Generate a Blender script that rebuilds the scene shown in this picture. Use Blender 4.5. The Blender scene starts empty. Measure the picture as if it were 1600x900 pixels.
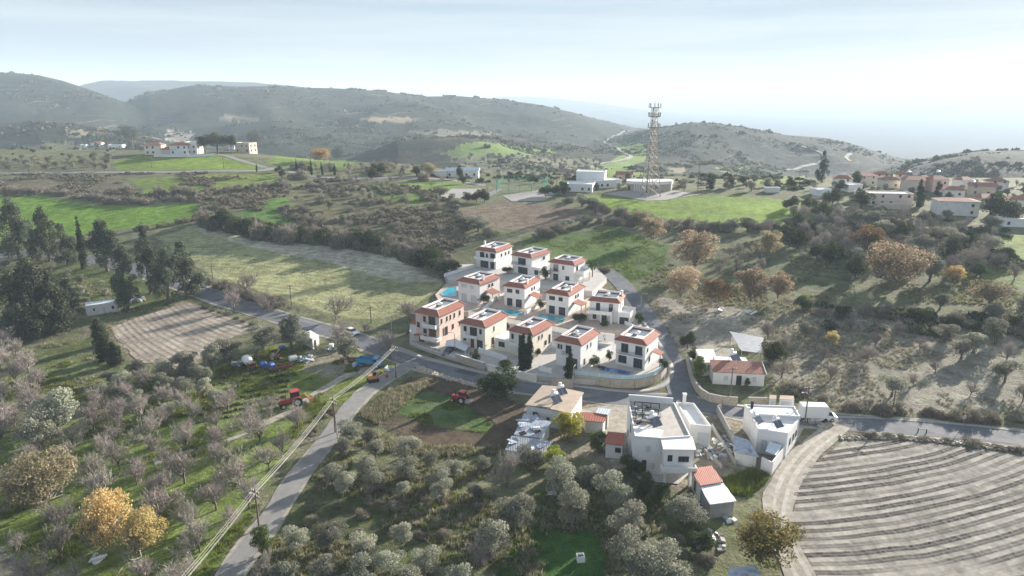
import bpy, bmesh, math, random
import numpy as np
from mathutils import Vector, Matrix
rng = np.random.default_rng(11)
random.seed(11)
SC = bpy.context.scene
COL = SC.collection
R = math.radians
# ------------------------------------------------------------------ camera
CAMZ, PITCH, FPX = 60.0, R(15.7), 1067.0          # metres, down-tilt, focal length in px of a 1600 px wide frame
cam = bpy.data.cameras.new('camera'); camo = bpy.data.objects.new('camera', cam); COL.objects.link(camo)
camo.location = (0, 0, CAMZ); camo.rotation_euler = (math.pi / 2 - PITCH, 0, 0)
cam.sensor_width = 36.0; cam.lens = 36.0 * FPX / 1600.0
cam.clip_start = 0.5; cam.clip_end = 60000
SC.camera = camo
# ------------------------------------------------------------------ sky, sun, exposure
SUN_AZ, SUN_EL = R(44), R(15)                     # azimuth to the right of the view (+Y), elevation
W = bpy.data.worlds.new('World'); SC.world = W; W.use_nodes = True
nt = W.node_tree; nt.nodes.clear()
def nd(t, typ, **kw):
    n = t.nodes.new(typ)
    for k, v in kw.items(): setattr(n, k, v)
    return n
sky = nd(nt, 'ShaderNodeTexSky', sky_type='NISHITA', sun_disc=False, sun_elevation=SUN_EL, sun_rotation=SUN_AZ,
         altitude=300, air_density=1.0, dust_density=0.3, ozone_density=3.0)
tc = nd(nt, 'ShaderNodeTexCoord')
mp = nd(nt, 'ShaderNodeMapping'); mp.inputs['Scale'].default_value = (1.0, 1.0, 16.0); mp.inputs['Rotation'].default_value = (0.02, 0.05, 0)
cn = nd(nt, 'ShaderNodeTexNoise'); cn.inputs['Scale'].default_value = 2.2; cn.inputs['Detail'].default_value = 7; cn.inputs['Roughness'].default_value = 0.55
cr = nd(nt, 'ShaderNodeMapRange'); cr.inputs['From Min'].default_value = 0.35; cr.inputs['From Max'].default_value = 0.8
cr.inputs['To Min'].default_value = 0.8; cr.inputs['To Max'].default_value = 0.97
mx = nd(nt, 'ShaderNodeMix', data_type='RGBA')
bg = nd(nt, 'ShaderNodeBackground'); bg.inputs['Strength'].default_value = 0.055
wo = nd(nt, 'ShaderNodeOutputWorld')
L = nt.links.new
L(tc.outputs['Generated'], mp.inputs['Vector']); L(mp.outputs['Vector'], cn.inputs['Vector'])
L(cn.outputs['Fac'], cr.inputs['Value']); sxz = nd(nt, 'ShaderNodeSeparateXYZ'); alt = nd(nt, 'ShaderNodeMapRange', interpolation_type='SMOOTHSTEP'); mfa = nd(nt, 'ShaderNodeMath', operation='MULTIPLY')
alt.inputs['From Min'].default_value = .06; alt.inputs['From Max'].default_value = .3; alt.inputs['To Min'].default_value = 1.0; alt.inputs['To Max'].default_value = .72   # the veil thins overhead, where the line of sight through it is short
L(tc.outputs['Generated'], sxz.inputs[0]); L(sxz.outputs['Z'], alt.inputs['Value']); L(alt.outputs['Result'], mfa.inputs[0]); L(cr.outputs['Result'], mfa.inputs[1]); L(mfa.outputs[0], mx.inputs[0])
cn2 = nd(nt, 'ShaderNodeTexNoise'); cn2.inputs['Scale'].default_value = 1.1; cn2.inputs['Detail'].default_value = 6; cn2.inputs['Roughness'].default_value = .6
mp2 = nd(nt, 'ShaderNodeMapping'); mp2.inputs['Scale'].default_value = (1.3, 1.0, 22.0); mp2.inputs['Location'].default_value = (3.1, 1.7, .6); cm = nd(nt, 'ShaderNodeMix', data_type='RGBA')
cr2 = nd(nt, 'ShaderNodeMapRange', interpolation_type='SMOOTHSTEP'); cr2.inputs['From Min'].default_value = .38; cr2.inputs['From Max'].default_value = .62
L(tc.outputs['Generated'], mp2.inputs['Vector']); L(mp2.outputs['Vector'], cn2.inputs['Vector']); L(cn2.outputs['Fac'], cr2.inputs['Value']); L(cr2.outputs['Result'], cm.inputs[0])
cm.inputs[6].default_value = (2.65, 3.05, 3.5, 1); cm.inputs[7].default_value = (3.7, 3.98, 4.25, 1)                    # thin high cloud veil, in streaks
L(sky.outputs['Color'], mx.inputs[6]); L(cm.outputs[2], mx.inputs[7])
L(mx.outputs[2], bg.inputs['Color']); L(bg.outputs['Background'], wo.inputs['Surface'])
sd = Vector((math.sin(SUN_AZ) * math.cos(SUN_EL), math.cos(SUN_AZ) * math.cos(SUN_EL), math.sin(SUN_EL)))
sl = bpy.data.lights.new('sun', 'SUN'); sl.energy = 5.0; sl.angle = R(0.6); sl.color = (1.0, 0.92, 0.82)
so = bpy.data.objects.new('sun', sl); COL.objects.link(so); so.rotation_euler = sd.to_track_quat('Z', 'Y').to_euler(); so.location = (200, 200, 300)
SC.view_settings.view_transform = 'Standard'; SC.view_settings.look = 'None'; SC.view_settings.gamma = 1.0
SC.view_settings.use_curve_mapping = False
SC.view_settings.exposure = 1.62
SC.render.engine = 'CYCLES'
cy = SC.cycles
cy.max_bounces = 5; cy.diffuse_bounces = 2; cy.glossy_bounces = 2; cy.transmission_bounces = 3; cy.volume_bounces = 1; cy.transparent_max_bounces = 6
cy.use_denoising = True; cy.caustics_reflective = False; cy.caustics_refractive = False

# ------------------------------------------------------------------ noise and terrain height
_perm = np.random.default_rng(5).permutation(4096)
_val = np.random.default_rng(6).random(4096)
def vnoise(x, y):
    xi = np.floor(x).astype(np.int64); yi = np.floor(y).astype(np.int64)
    fx = x - xi; fy = y - yi
    fx = fx * fx * (3 - 2 * fx); fy = fy * fy * (3 - 2 * fy)
    def h(a, b): return _val[_perm[(_perm[a & 4095] + b) & 4095]]
    return (h(xi, yi) * (1 - fx) + h(xi + 1, yi) * fx) * (1 - fy) + (h(xi, yi + 1) * (1 - fx) + h(xi + 1, yi + 1) * fx) * fy
def fbm(x, y, o=4):
    s = 0; a = .5
    for i in range(o):
        s = s + a * (vnoise(x + 37.1 * i, y - 11.3 * i) - .5); x = x * 2.03; y = y * 2.03; a *= .5
    return s
def sstep(a, b, x):
    t = np.clip((x - a) / (b - a), 0, 1); return t * t * (3 - 2 * t)
CP, SP = math.cos(PITCH), math.sin(PITCH)
def px_dir(u, v):
    a = (u - 800) / FPX; t = (450 - v) / FPX
    return np.array([a, CP + t * SP, -SP + t * CP])
TS = np.array([-.95, -.75, -.45, -.2, 0, .2, .5, .75, .95])
TY = np.array([0, 60, 100, 135, 160, 185, 210, 250, 300, 350, 420, 500, 620, 800.])
TZ = np.array([
 [-1, 0, 0, 0, 1.0, 2.2, 4.5, 9, 15, 20, 25, 27, 12, -15],
 [-1, 0, 0, 0, 1.0, 2.2, 4.5, 9, 15, 20, 25, 27, 12, -15],
 [-1, 0, 0, 0, .9, 2.2, 4.5, 9, 15, 20, 25, 26, 5, -25],
 [-1, 0, 0, 0, .8, 1.5, 2.4, 7.5, 13, 17, 21, 14, -12, -35],
 [-1, 0, 0, 0, .8, 1.5, 2.5, 6.5, 11, 14, 14, -2, -25, -40],
 [-1, 0, 0, 0, .8, 1.5, 2.8, 6.5, 11, 14, 13, -4, -25, -40],
 [-2, -1, -.4, 0, 1.0, 2.6, 4.4, 7, 10.5, 13, 12, -2, -28, -45],
 [-3, -2, -1, 0, 1.0, 2.6, 4.4, 7, 10.5, 13, 12, -2, -28, -45],
 [-3, -2, -1, 0, 1.0, 2.6, 4.4, 7, 10.5, 13, 12, -2, -28, -45.]])
def near_h(x, y):
    y = np.maximum(y, 1); s = np.clip(x / np.maximum(y, 30), -.94, .94); yc = np.clip(y, 0, 799)
    i = np.clip(np.searchsorted(TS, s) - 1, 0, len(TS) - 2); j = np.clip(np.searchsorted(TY, yc) - 1, 0, len(TY) - 2)
    a = (s - TS[i]) / (TS[i + 1] - TS[i]); b = (yc - TY[j]) / (TY[j + 1] - TY[j])
    a = a * a * (3 - 2 * a)
    z = (TZ[i, j] * (1 - a) + TZ[i + 1, j] * a) * (1 - b) + (TZ[i, j + 1] * (1 - a) + TZ[i + 1, j + 1] * a) * b
    return z
def ridge(pts, y0, wf, wb, zf):
    P = np.array(pts, float); t = (450 - P[:, 1]) / FPX
    s = ((P[:, 0] - 800) / FPX) / (CP + t * SP); z = CAMZ + y0 * (-SP + t * CP) / (CP + t * SP)
    return s, z, y0, wf, wb, zf
RIDGES = [
 ridge([(-250, 108), (0, 113), (60, 117), (100, 126), (140, 139), (180, 154), (220, 172), (290, 205), (350, 240)], 1700, 620, 900, -60),
 ridge([(120, 230), (155, 190), (190, 162), (230, 146), (300, 134), (420, 136), (520, 138), (600, 142), (660, 150), (720, 150), (800, 157), (850, 165), (900, 178), (950, 194), (985, 204), (1030, 232), (1080, 260)], 1950, 850, 1000, -60),
 ridge([(60, 160), (130, 132), (160, 126), (250, 125), (400, 128), (460, 134), (600, 150), (680, 190)], 3600, 900, 1500, -150),
 ridge([(900, 262), (960, 224), (1000, 209), (1050, 199), (1080, 193), (1120, 196), (1180, 206), (1230, 217), (1290, 222), (1340, 234), (1400, 257), (1440, 272), (1500, 300)], 1250, 420, 700, -60),
 ridge([(1340, 300), (1400, 268), (1430, 256), (1480, 246), (1530, 239), (1600, 240), (1750, 236), (1900, 240)], 760, 260, 500, -40),
 ridge([(640, 190), (720, 158), (780, 151), (840, 151), (900, 157), (960, 165), (1040, 177), (1150, 191), (1300, 200), (1600, 208), (1800, 212)], 9500, 3000, 4000, -260),
 ridge([(460, 240), (500, 205), (540, 186), (580, 181), (640, 189), (700, 196), (760, 205), (830, 240)], 1350, 260, 300, -50),
 ridge([(500, 268), (560, 245), (620, 219), (680, 216), (720, 217), (780, 232), (830, 262)], 860, 160, 260, -45),
 ridge([(-250, 196), (0, 192), (60, 190), (120, 196), (180, 205), (240, 215), (330, 240), (420, 262)], 900, 260, 300, -40),
 ridge([(240, 230), (300, 205), (360, 196), (430, 192), (480, 198), (540, 225)], 1200, 260, 300, -50),
 ridge([(180, 215), (240, 190), (300, 172), (360, 168), (420, 176), (470, 200)], 1600, 150, 200, -50), ridge([(430, 200), (480, 178), (540, 166), (600, 168), (660, 180), (700, 205)], 1690, 150, 200, -50), ridge([(660, 205), (720, 185), (780, 174), (840, 180), (890, 197), (930, 222)], 1700, 150, 200, -50),
 ridge([(20, 190), (60, 165), (110, 158), (150, 170), (190, 195)], 1450, 140, 200, -50), ridge([(-120, 172), (-20, 160), (30, 168), (80, 188)], 1300, 140, 200, -50), ridge([(330, 215), (380, 196), (430, 190), (470, 200), (500, 220)], 1420, 110, 160, -50),
 ridge([(640, 250), (720, 222), (800, 205), (860, 205), (920, 222), (980, 250)], 1500, 350, 300, -50),
]
def hill_h(x, y):
    s = x / np.maximum(y, 30)
    zfl = np.interp(y, [400, 700, 1200, 2500, 4000, 6000, 20000], [-25, -32, -40, -75, -140, -200, -260])
    zfr = np.interp(y, [400, 700, 1000, 1600, 2600, 4000, 20000], [-25, -45, -75, -140, -200, -250, -290]); wr = sstep(.18, .5, s); zfl = zfl * (1 - wr) + zfr * wr
    k = 7.0; acc = np.exp(zfl / k * 0)                # smooth maximum, relative to the floor
    g = fbm(x / 210., y / 260., 5); gl = np.abs(fbm(x / 330. + 3, y / 520. + 8, 5)) * 2.2 - .35
    for sp, zp, y0, wf, wb, zf in RIDGES:
        yw = y + 260 * min(y0 / 1500., 1.6) * fbm(x / 380. + y0, y / 700., 4)
        zc = np.interp(s, sp, zp, left=-400, right=-400)
        zc = zc + 2.0 * (y0 / 1500.) * fbm(x / 60. + 9, np.full_like(x, y0 * .1), 3)
        t = np.where(yw < y0, (yw - y0) / wf, (yw - y0) / wb)
        p = np.exp(-np.abs(t) ** 1.7 * 1.1)
        h = (zc - zfl) * p + (g * 80 + gl * 130) * np.clip(1 - p, 0, 1) * p * min(y0 / 1200., 2)
        acc = acc + np.exp(np.clip(h, -60, 400) / k)
    return zfl + k * np.log(acc) - k * .69 / acc + g * 6
def H(x, y):
    x = np.asarray(x, float); y = np.asarray(y, float)
    w = sstep(450, 640, y); z = near_h(x, y)
    m = (y > 225) & (y < 640)
    if m.any(): z[m] += .5 * fbm(x[m] / 23., y[m] / 23., 2) * sstep(230, 280, y[m])
    m = y > 450
    if m.any(): z[m] = z[m] * (1 - w[m]) + hill_h(x[m], y[m]) * w[m]
    return z
def gz(x, y): return float(H(np.array([x]), np.array([y]))[0])
def at(u, v, h=0.0):
    """ground point (plus h metres) seen at photo pixel u, v"""
    d = px_dir(u, v); t = np.arange(30, 470, 2.0)
    if CAMZ + d[2] * 440 > near_h(np.array([d[0] * 440]), np.array([d[1] * 440]))[0] + h: t = np.concatenate([t, np.arange(470, 4000, 15.)])
    x = d[0] * t; y = d[1] * t; z = CAMZ + d[2] * t
    f = z - (H(x, y) + h); k = np.argmax(f < 0)
    if f[k] >= 0: k = len(t) - 1
    k = max(k, 1); a, b = t[k - 1], t[k]
    for _ in range(14):
        m = (a + b) / 2; fm = CAMZ + d[2] * m - (gz(d[0] * m, d[1] * m) + h)
        if fm < 0: b = m
        else: a = m
    return Vector((d[0] * b, d[1] * b, CAMZ + d[2] * b))
def at_z(u, v, z):
    d = px_dir(u, v); t = (z - CAMZ) / d[2]; return Vector((d[0] * t, d[1] * t, z))
def poly_w(pts): return np.array([at(u, v)[:2] for u, v in pts])
def inside(P, x, y):
    c = np.zeros(x.shape, bool); n = len(P); j = n - 1
    for i in range(n):
        xi, yi = P[i]; xj, yj = P[j]
        m = ((yi > y) != (yj > y)) & (x < (xj - xi) * (y - yi) / (yj - yi + 1e-12) + xi)
        c ^= m; j = i
    return c
# ------------------------------------------------------------------ object helpers
def link(o, parent=None):
    COL.objects.link(o)
    if parent is not None: o.parent = parent
    return o
def tag(o, label=None, cat=None, group=None, kind=None):
    if label: o['label'] = label
    if cat: o['category'] = cat
    if group: o['group'] = group
    if kind: o['kind'] = kind
    return o
def thing(name, loc, rz, label, cat, group=None):
    o = bpy.data.objects.new(name, None); COL.objects.link(o); o.empty_display_size = .3
    o.location = loc; o.rotation_euler = (0, 0, rz)
    return tag(o, label, cat, group)
def mesh_np(name, V, F, mat=None, smooth=False):
    """V (n,3), F (m,3) or (m,4)"""
    V = np.asarray(V, np.float32); F = np.asarray(F, np.int32); k = F.shape[1]
    me = bpy.data.meshes.new(name)
    me.vertices.add(len(V)); me.vertices.foreach_set('co', V.ravel())
    me.loops.add(F.size); me.loops.foreach_set('vertex_index', F.ravel())
    me.polygons.add(len(F)); me.polygons.foreach_set('loop_start', np.arange(len(F), dtype=np.int32) * k)
    me.polygons.foreach_set('loop_total', np.full(len(F), k, np.int32))
    if smooth: me.polygons.foreach_set('use_smooth', np.ones(len(F), bool))
    me.update(calc_edges=True)
    if mat: me.materials.append(mat)
    return me
class MB:
    """collects boxes, prisms, tubes; build() links them as one mesh object"""
    def __init__(s): s.v = []; s.f = []
    def add(s, vs, fs):
        n = len(s.v); s.v += [tuple(v) for v in vs]; s.f += [tuple(i + n for i in f) for f in fs]; return s
    def box(s, x0, x1, y0, y1, z0, z1):
        return s.add([(x0, y0, z0), (x1, y0, z0), (x1, y1, z0), (x0, y1, z0), (x0, y0, z1), (x1, y0, z1), (x1, y1, z1), (x0, y1, z1)],
                     [(3, 2, 1, 0), (4, 5, 6, 7), (0, 1, 5, 4), (1, 2, 6, 5), (2, 3, 7, 6), (3, 0, 4, 7)])
    def cbox(s, c, sx, sy, sz, rz=0, rx=0, ry=0):
        M = Matrix.Translation(c) @ Matrix.Rotation(rz, 4, 'Z') @ Matrix.Rotation(ry, 4, 'Y') @ Matrix.Rotation(rx, 4, 'X')
        vs = [M @ Vector((a * sx / 2, b * sy / 2, d * sz / 2)) for d in (-1, 1) for a, b in ((-1, -1), (1, -1), (1, 1), (-1, 1))]
        return s.add(vs, [(3, 2, 1, 0), (4, 5, 6, 7), (0, 1, 5, 4), (1, 2, 6, 5), (2, 3, 7, 6), (3, 0, 4, 7)])
    def prism(s, pts, z0, z1):
        n = len(pts); z0s = z0 if hasattr(z0, '__len__') else [z0] * n; z1s = z1 if hasattr(z1, '__len__') else [z1] * n
        vs = [(p[0], p[1], z) for p, z in zip(pts, z0s)] + [(p[0], p[1], z) for p, z in zip(pts, z1s)]
        fs = [tuple(range(n - 1, -1, -1)), tuple(range(n, 2 * n))] + [(i, (i + 1) % n, n + (i + 1) % n, n + i) for i in range(n)]
        return s.add(vs, fs)
    def tube(s, pts, r, n=6, cap=True):
        pts = [Vector(p) for p in pts]; rs = r if hasattr(r, '__len__') else [r] * len(pts); vs = []; fs = []
        for i, p in enumerate(pts):
            d = (pts[min(i + 1, len(pts) - 1)] - pts[max(i - 1, 0)]); d = d.normalized() if d.length > 1e-6 else Vector((0, 0, 1))
            a = d.orthogonal().normalized() if abs(d.z) > .9 else d.cross(Vector((0, 0, 1))).normalized(); b = d.cross(a)
            for k in range(n):
                t = 2 * math.pi * k / n; vs.append(p + (a * math.cos(t) + b * math.sin(t)) * rs[i])
        for i in range(len(pts) - 1):
            for k in range(n): fs.append((i * n + k, i * n + (k + 1) % n, (i + 1) * n + (k + 1) % n, (i + 1) * n + k))
        if cap: fs += [tuple(range(n - 1, -1, -1)), tuple(range((len(pts) - 1) * n, len(pts) * n))]
        return s.add(vs, fs)
    def build(s, name, mat, parent=None, smooth=False, bevel=0):
        me = bpy.data.meshes.new(name); me.from_pydata(s.v, [], s.f); me.update()
        bm = bmesh.new(); bm.from_mesh(me); bmesh.ops.recalc_face_normals(bm, faces=bm.faces)
        if bevel: bmesh.ops.bevel(bm, geom=bm.edges[:], offset=bevel, segments=2, affect='EDGES', profile=.6)
        bm.to_mesh(me); bm.free()
        if smooth: me.polygons.foreach_set('use_smooth', np.ones(len(me.polygons), bool))
        me.materials.append(mat)
        o = bpy.data.objects.new(name, me); return link(o, parent)
def copy_tree(o, parent=None):
    c = o.copy(); COL.objects.link(c); c.parent = parent
    for ch in o.children: copy_tree(ch, c)
    return c
# ------------------------------------------------------------------ materials
def mat(name, color, rough=.85, var=.15, scale=1.2, bump=0.0, metal=0.0, spec=.3, stain=0.0, stain_col=(.12, .10, .08), objvar=0.0, detail=5):
    m = bpy.data.materials.new(name); m.use_nodes = True; t = m.node_tree; b = t.nodes['Principled BSDF']
    b.inputs['Roughness'].default_value = rough; b.inputs['Metallic'].default_value = metal; b.inputs['Specular IOR Level'].default_value = spec
    tc = nd(t, 'ShaderNodeTexCoord'); gp = nd(t, 'ShaderNodeNewGeometry')
    n = nd(t, 'ShaderNodeTexNoise'); n.inputs['Scale'].default_value = scale; n.inputs['Detail'].default_value = detail; n.inputs['Roughness'].default_value = .62
    t.links.new(gp.outputs['Position'], n.inputs['Vector'])
    r = nd(t, 'ShaderNodeMapRange'); r.inputs['From Min'].default_value = .25; r.inputs['From Max'].default_value = .75
    r.inputs['To Min'].default_value = 1 - var; r.inputs['To Max'].default_value = 1 + var
    t.links.new(n.outputs['Fac'], r.inputs['Value'])
    mul = nd(t, 'ShaderNodeMix', data_type='RGBA', blend_type='MULTIPLY'); mul.inputs[0].default_value = 1; mul.inputs[6].default_value = (*color, 1)
    t.links.new(r.outputs['Result'], mul.inputs[7]); out = mul.outputs[2]
    if objvar:
        oi = nd(t, 'ShaderNodeObjectInfo'); r3 = nd(t, 'ShaderNodeMapRange'); r3.inputs['To Min'].default_value = 1 - objvar; r3.inputs['To Max'].default_value = 1 + objvar
        t.links.new(oi.outputs['Random'], r3.inputs['Value']); m3 = nd(t, 'ShaderNodeMix', data_type='RGBA', blend_type='MULTIPLY'); m3.inputs[0].default_value = 1
        t.links.new(out, m3.inputs[6]); t.links.new(r3.outputs['Result'], m3.inputs[7]); out = m3.outputs[2]
    if stain:
        n2 = nd(t, 'ShaderNodeTexNoise'); n2.inputs['Scale'].default_value = scale * .55; n2.inputs['Detail'].default_value = 8; n2.inputs['Roughness'].default_value = .7
        mpn = nd(t, 'ShaderNodeMapping'); mpn.inputs['Location'].default_value = (31, 7, 3); mpn.inputs['Scale'].default_value = (1, 1, .45)
        t.links.new(gp.outputs['Position'], mpn.inputs['Vector']); t.links.new(mpn.outputs['Vector'], n2.inputs['Vector'])
        r2 = nd(t, 'ShaderNodeMapRange'); r2.inputs['From Min'].default_value = .52; r2.inputs['From Max'].default_value = .72; r2.inputs['To Max'].default_value = stain
        t.links.new(n2.outputs['Fac'], r2.inputs['Value']); m2 = nd(t, 'ShaderNodeMix', data_type='RGBA')
        t.links.new(r2.outputs['Result'], m2.inputs[0]); t.links.new(out, m2.inputs[6]); m2.inputs[7].default_value = (*stain_col, 1); out = m2.outputs[2]
    t.links.new(out, b.inputs['Base Color'])
    if bump:
        bp = nd(t, 'ShaderNodeBump'); bp.inputs['Strength'].default_value = bump; bp.inputs['Distance'].default_value = .08
        t.links.new(n.outputs['Fac'], bp.inputs['Height']); t.links.new(bp.outputs['Normal'], b.inputs['Normal'])
    return m
# ------------------------------------------------------------------ the ground: one sheet to the horizon
def ground_material():
    m = bpy.data.materials.new('ground'); m.use_nodes = True; t = m.node_tree; b = t.nodes['Principled BSDF']
    b.inputs['Roughness'].default_value = .95; b.inputs['Specular IOR Level'].default_value = .1
    L = t.links.new
    ca = nd(t, 'ShaderNodeAttribute', attribute_name='col'); da = nd(t, 'ShaderNodeAttribute', attribute_name='det')
    gp = nd(t, 'ShaderNodeNewGeometry'); sx = nd(t, 'ShaderNodeSeparateColor'); L(da.outputs['Color'], sx.inputs['Color'])
    def noise(sc, det=6, ro=.6, off=0, scl=(1, 1, 1)):
        mpn = nd(t, 'ShaderNodeMapping'); mpn.inputs['Location'].default_value = (off, off * .7, 0); mpn.inputs['Scale'].default_value = scl
        L(gp.outputs['Position'], mpn.inputs['Vector']); n = nd(t, 'ShaderNodeTexNoise')
        n.inputs['Scale'].default_value = sc; n.inputs['Detail'].default_value = det; n.inputs['Roughness'].default_value = ro
        L(mpn.outputs['Vector'], n.inputs['Vector']); return n.outputs['Fac']
    def rng_(s, a, b_, c, d):
        r = nd(t, 'ShaderNodeMapRange'); r.inputs['From Min'].default_value = a; r.inputs['From Max'].default_value = b_
        r.inputs['To Min'].default_value = c; r.inputs['To Max'].default_value = d; L(s, r.inputs['Value']); return r.outputs['Result']
    def mth(op, a, b_):
        n = nd(t, 'ShaderNodeMath', operation=op)
        for i, q in enumerate((a, b_)):
            if isinstance(q, (int, float)): n.inputs[i].default_value = q
            else: L(q, n.inputs[i])
        return n.outputs[0]
    def mixc(f, a, b_, bt='MIX'):
        n = nd(t, 'ShaderNodeMix', data_type='RGBA', blend_type=bt)
        for i, q in ((0, f), (6, a), (7, b_)):
            if isinstance(q, (int, float)): n.inputs[i].default_value = q
            elif isinstance(q, tuple): n.inputs[i].default_value = (*q, 1)
            else: L(q, n.inputs[i])
        return n.outputs[2]
    col = ca.outputs['Color']
    big = rng_(noise(.035, 5), .3, .7, .72, 1.3); mid = rng_(noise(.32, 6, .65, 40), .28, .72, .52, 1.5); fin = rng_(noise(2.2, 7, .75, 90), .28, .72, .42, 1.6)
    col = mixc(1, col, big, 'MULTIPLY'); col = mixc(1, col, mid, 'MULTIPLY'); col = mixc(1, col, fin, 'MULTIPLY')
    # dry straw and bare earth patches (weight = det.r), lush tufts (det.g), hill scrub and terraces (det.b)
    dry = mth('MULTIPLY', rng_(noise(.16, 7, .7, 13), .5, .66, 0, 1), sx.outputs['Red']); col = mixc(dry, col, (.25, .23, .18))
    lush = mth('MULTIPLY', rng_(noise(.22, 7, .7, 67), .5, .64, 0, 1), sx.outputs['Green']); col = mixc(lush, col, (.13, .18, .04))
    scrub = mth('MULTIPLY', rng_(noise(.055, 9, .72, 21), .40, .54, 0, .92), sx.outputs['Blue']); col = mixc(scrub, col, (.035, .045, .028))
    sz = nd(t, 'ShaderNodeSeparateXYZ'); L(gp.outputs['Position'], sz.inputs[0])
    zz = mth('ADD', sz.outputs['Z'], mth('MULTIPLY', noise(.004, 4, .5, 5), 55.0)); wv = mth('PINGPONG', zz, 5.5)
    ter = mth('MULTIPLY', mth('MULTIPLY', rng_(wv, 0.0, 1.1, 1, 0), rng_(noise(.0065, 5, .6, 80), .5, .62, 0, .7)), sx.outputs['Blue']); col = mixc(ter, col, (.25, .21, .15))
    L(col, b.inputs['Base Color'])
    bp = nd(t, 'ShaderNodeBump'); bp.inputs['Strength'].default_value = .9; bp.inputs['Distance'].default_value = .4
    L(mth('ADD', noise(.9, 6, .7, 11), mth('MULTIPLY', noise(.06, 8, .7, 21), mth('MULTIPLY', sx.outputs['Blue'], 14.0))), bp.inputs['Height']); L(bp.outputs['Normal'], b.inputs['Normal'])
    return m
ys = list(np.arange(14, 330, .85)); q = 330.0; stp = .9
while q < 26000: ys.append(q); q += stp; stp *= 1.022
ys = np.array(ys); NC = 540
us = np.linspace(-1, 1, NC)
GX = us[None, :] * (34 + .94 * ys[:, None]); GY = np.repeat(ys[:, None], NC, 1); GZ = H(GX, GY)
NR = len(ys)
idx = np.arange(NR * NC).reshape(NR, NC)
GF = np.stack([idx[:-1, :-1], idx[:-1, 1:], idx[1:, 1:], idx[1:, :-1]], -1).reshape(-1, 4)
GV = np.stack([GX, GY, GZ], -1).reshape(-1, 3)
# base colours and fields
col = np.zeros((NR * NC, 4), np.float32); col[:, 3] = 1; det = np.zeros((NR * NC, 4), np.float32); det[:, 3] = 1
X, Y, Z = GV[:, 0], GV[:, 1], GV[:, 2]
far = sstep(440, 560, Y)
col[:, :3] = np.array([.135, .138, .08]); det[:, 0] = .45; det[:, 1] = .6
hn = fbm(X / 160., Y / 160., 4)
_gl = np.abs(fbm(X / 330. + 3, Y / 520. + 8, 5)); _m = sstep(-.10, .16, fbm(X / 210. + 5, Y / 90. + 2, 5) + .8 * (_gl - .12) + .12 * fbm(X / 40., Y / 25., 3))  # scrub and dry grass patches; gullies darker, their shade mixed into the colour
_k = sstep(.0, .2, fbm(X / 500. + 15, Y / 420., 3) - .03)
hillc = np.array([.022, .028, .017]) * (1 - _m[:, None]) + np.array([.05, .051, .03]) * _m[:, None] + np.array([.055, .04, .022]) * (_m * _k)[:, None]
hillc *= (1 - .42 * sstep(.02, .2, X / np.maximum(Y, 30)))[:, None]   # right-hand hills darker: denser maquis, plus slope shade put into the colour
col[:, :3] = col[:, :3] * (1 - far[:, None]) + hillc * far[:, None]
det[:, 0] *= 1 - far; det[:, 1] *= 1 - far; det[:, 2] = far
XW = X + 1.6 * fbm(X / 6., Y / 6., 3) * np.clip(Y / 140., .5, 6); YW = Y + 1.6 * fbm(X / 6. + 50, Y / 6., 3) * np.clip(Y / 140., .5, 6)
def field(pts, c, d=(0, 0, 0), mixv=1.0):
    m = inside(poly_w(pts), XW, YW)
    col[m, :3] = col[m, :3] * (1 - mixv) + np.array(c) * mixv; det[m, :3] = d
    return m
GREEN = (.15, .215, .035); LGREEN = (.16, .22, .055); TAN = (.27, .235, .165); OLV = (.11, .125, .05); SOIL = (.10, .08, .055)
# far to near
field([(690, 240), (760, 222), (860, 228), (870, 242), (800, 246), (720, 248)], (.15, .22, .05), (.2, 0, .1))
field([(700, 252), (800, 243), (930, 247), (950, 262), (900, 275), (760, 268)], (.17, .165, .10), (.3, .2, .1))
field([(940, 225), (1010, 226), (1015, 250), (960, 268), (930, 262), (975, 240)], (.16, .24, .05), (.1, 0, .05))
field([(920, 262), (1010, 262), (1005, 276), (930, 276)], GREEN, (.1, 0, 0))
field([(560, 185), (640, 183), (655, 191), (580, 190)], (.28, .22, .15)); field([(1045, 262), (1075, 262), (1070, 270), (1045, 271)], (.24, .2, .13))
field([(1120, 262), (1180, 258), (1180, 266), (1130, 270)], LGREEN); field([(1170, 272), (1260, 272), (1250, 290), (1160, 288)], LGREEN, (.3, 0, 0))
field([(222, 212), (262, 203), (310, 206), (300, 214), (250, 218)], (.30, .27, .22)); field([(100, 206), (130, 202), (142, 210), (118, 216)], (.28, .24, .18)); field([(330, 180), (400, 178), (410, 186), (350, 188)], (.2, .18, .12)); field([(640, 205), (700, 203), (790, 210), (760, 214)], (.2, .18, .13)); field([(880, 168), (910, 166), (915, 176), (890, 178)], (.26, .21, .15))
field([(0, 232), (110, 222), (185, 232), (170, 262), (0, 262)], (.15, .15, .085), (.3, .3, .1))
field([(180, 252), (215, 243), (340, 243), (412, 262), (390, 266), (180, 266)], GREEN, (.15, 0, 0))
field([(420, 250), (480, 246), (555, 250), (550, 262), (470, 266), (420, 256)], LGREEN, (.3, .2, 0))
field([(200, 280), (300, 274), (430, 272), (430, 288), (330, 300), (225, 302)], (.15, .2, .045), (.2, .2, 0))
field([(0, 278), (200, 276), (180, 300), (60, 303), (0, 300)], (.13, .115, .075), (.6, .2, 0))
field([(0, 304), (60, 306), (130, 318), (220, 323), (312, 317), (308, 342), (250, 352), (150, 362), (0, 392)], (.12, .205, .03), (.05, .1, 0))
field([(380, 330), (440, 305), (500, 300), (480, 345), (430, 360), (360, 345)], (.10, .18, .04), (.25, .3, 0))
field([(440, 300), (560, 285), (640, 300), (720, 330), (740, 372), (690, 388), (590, 372), (480, 350)], (.125, .115, .065), (.6, .25, 0))
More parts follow.
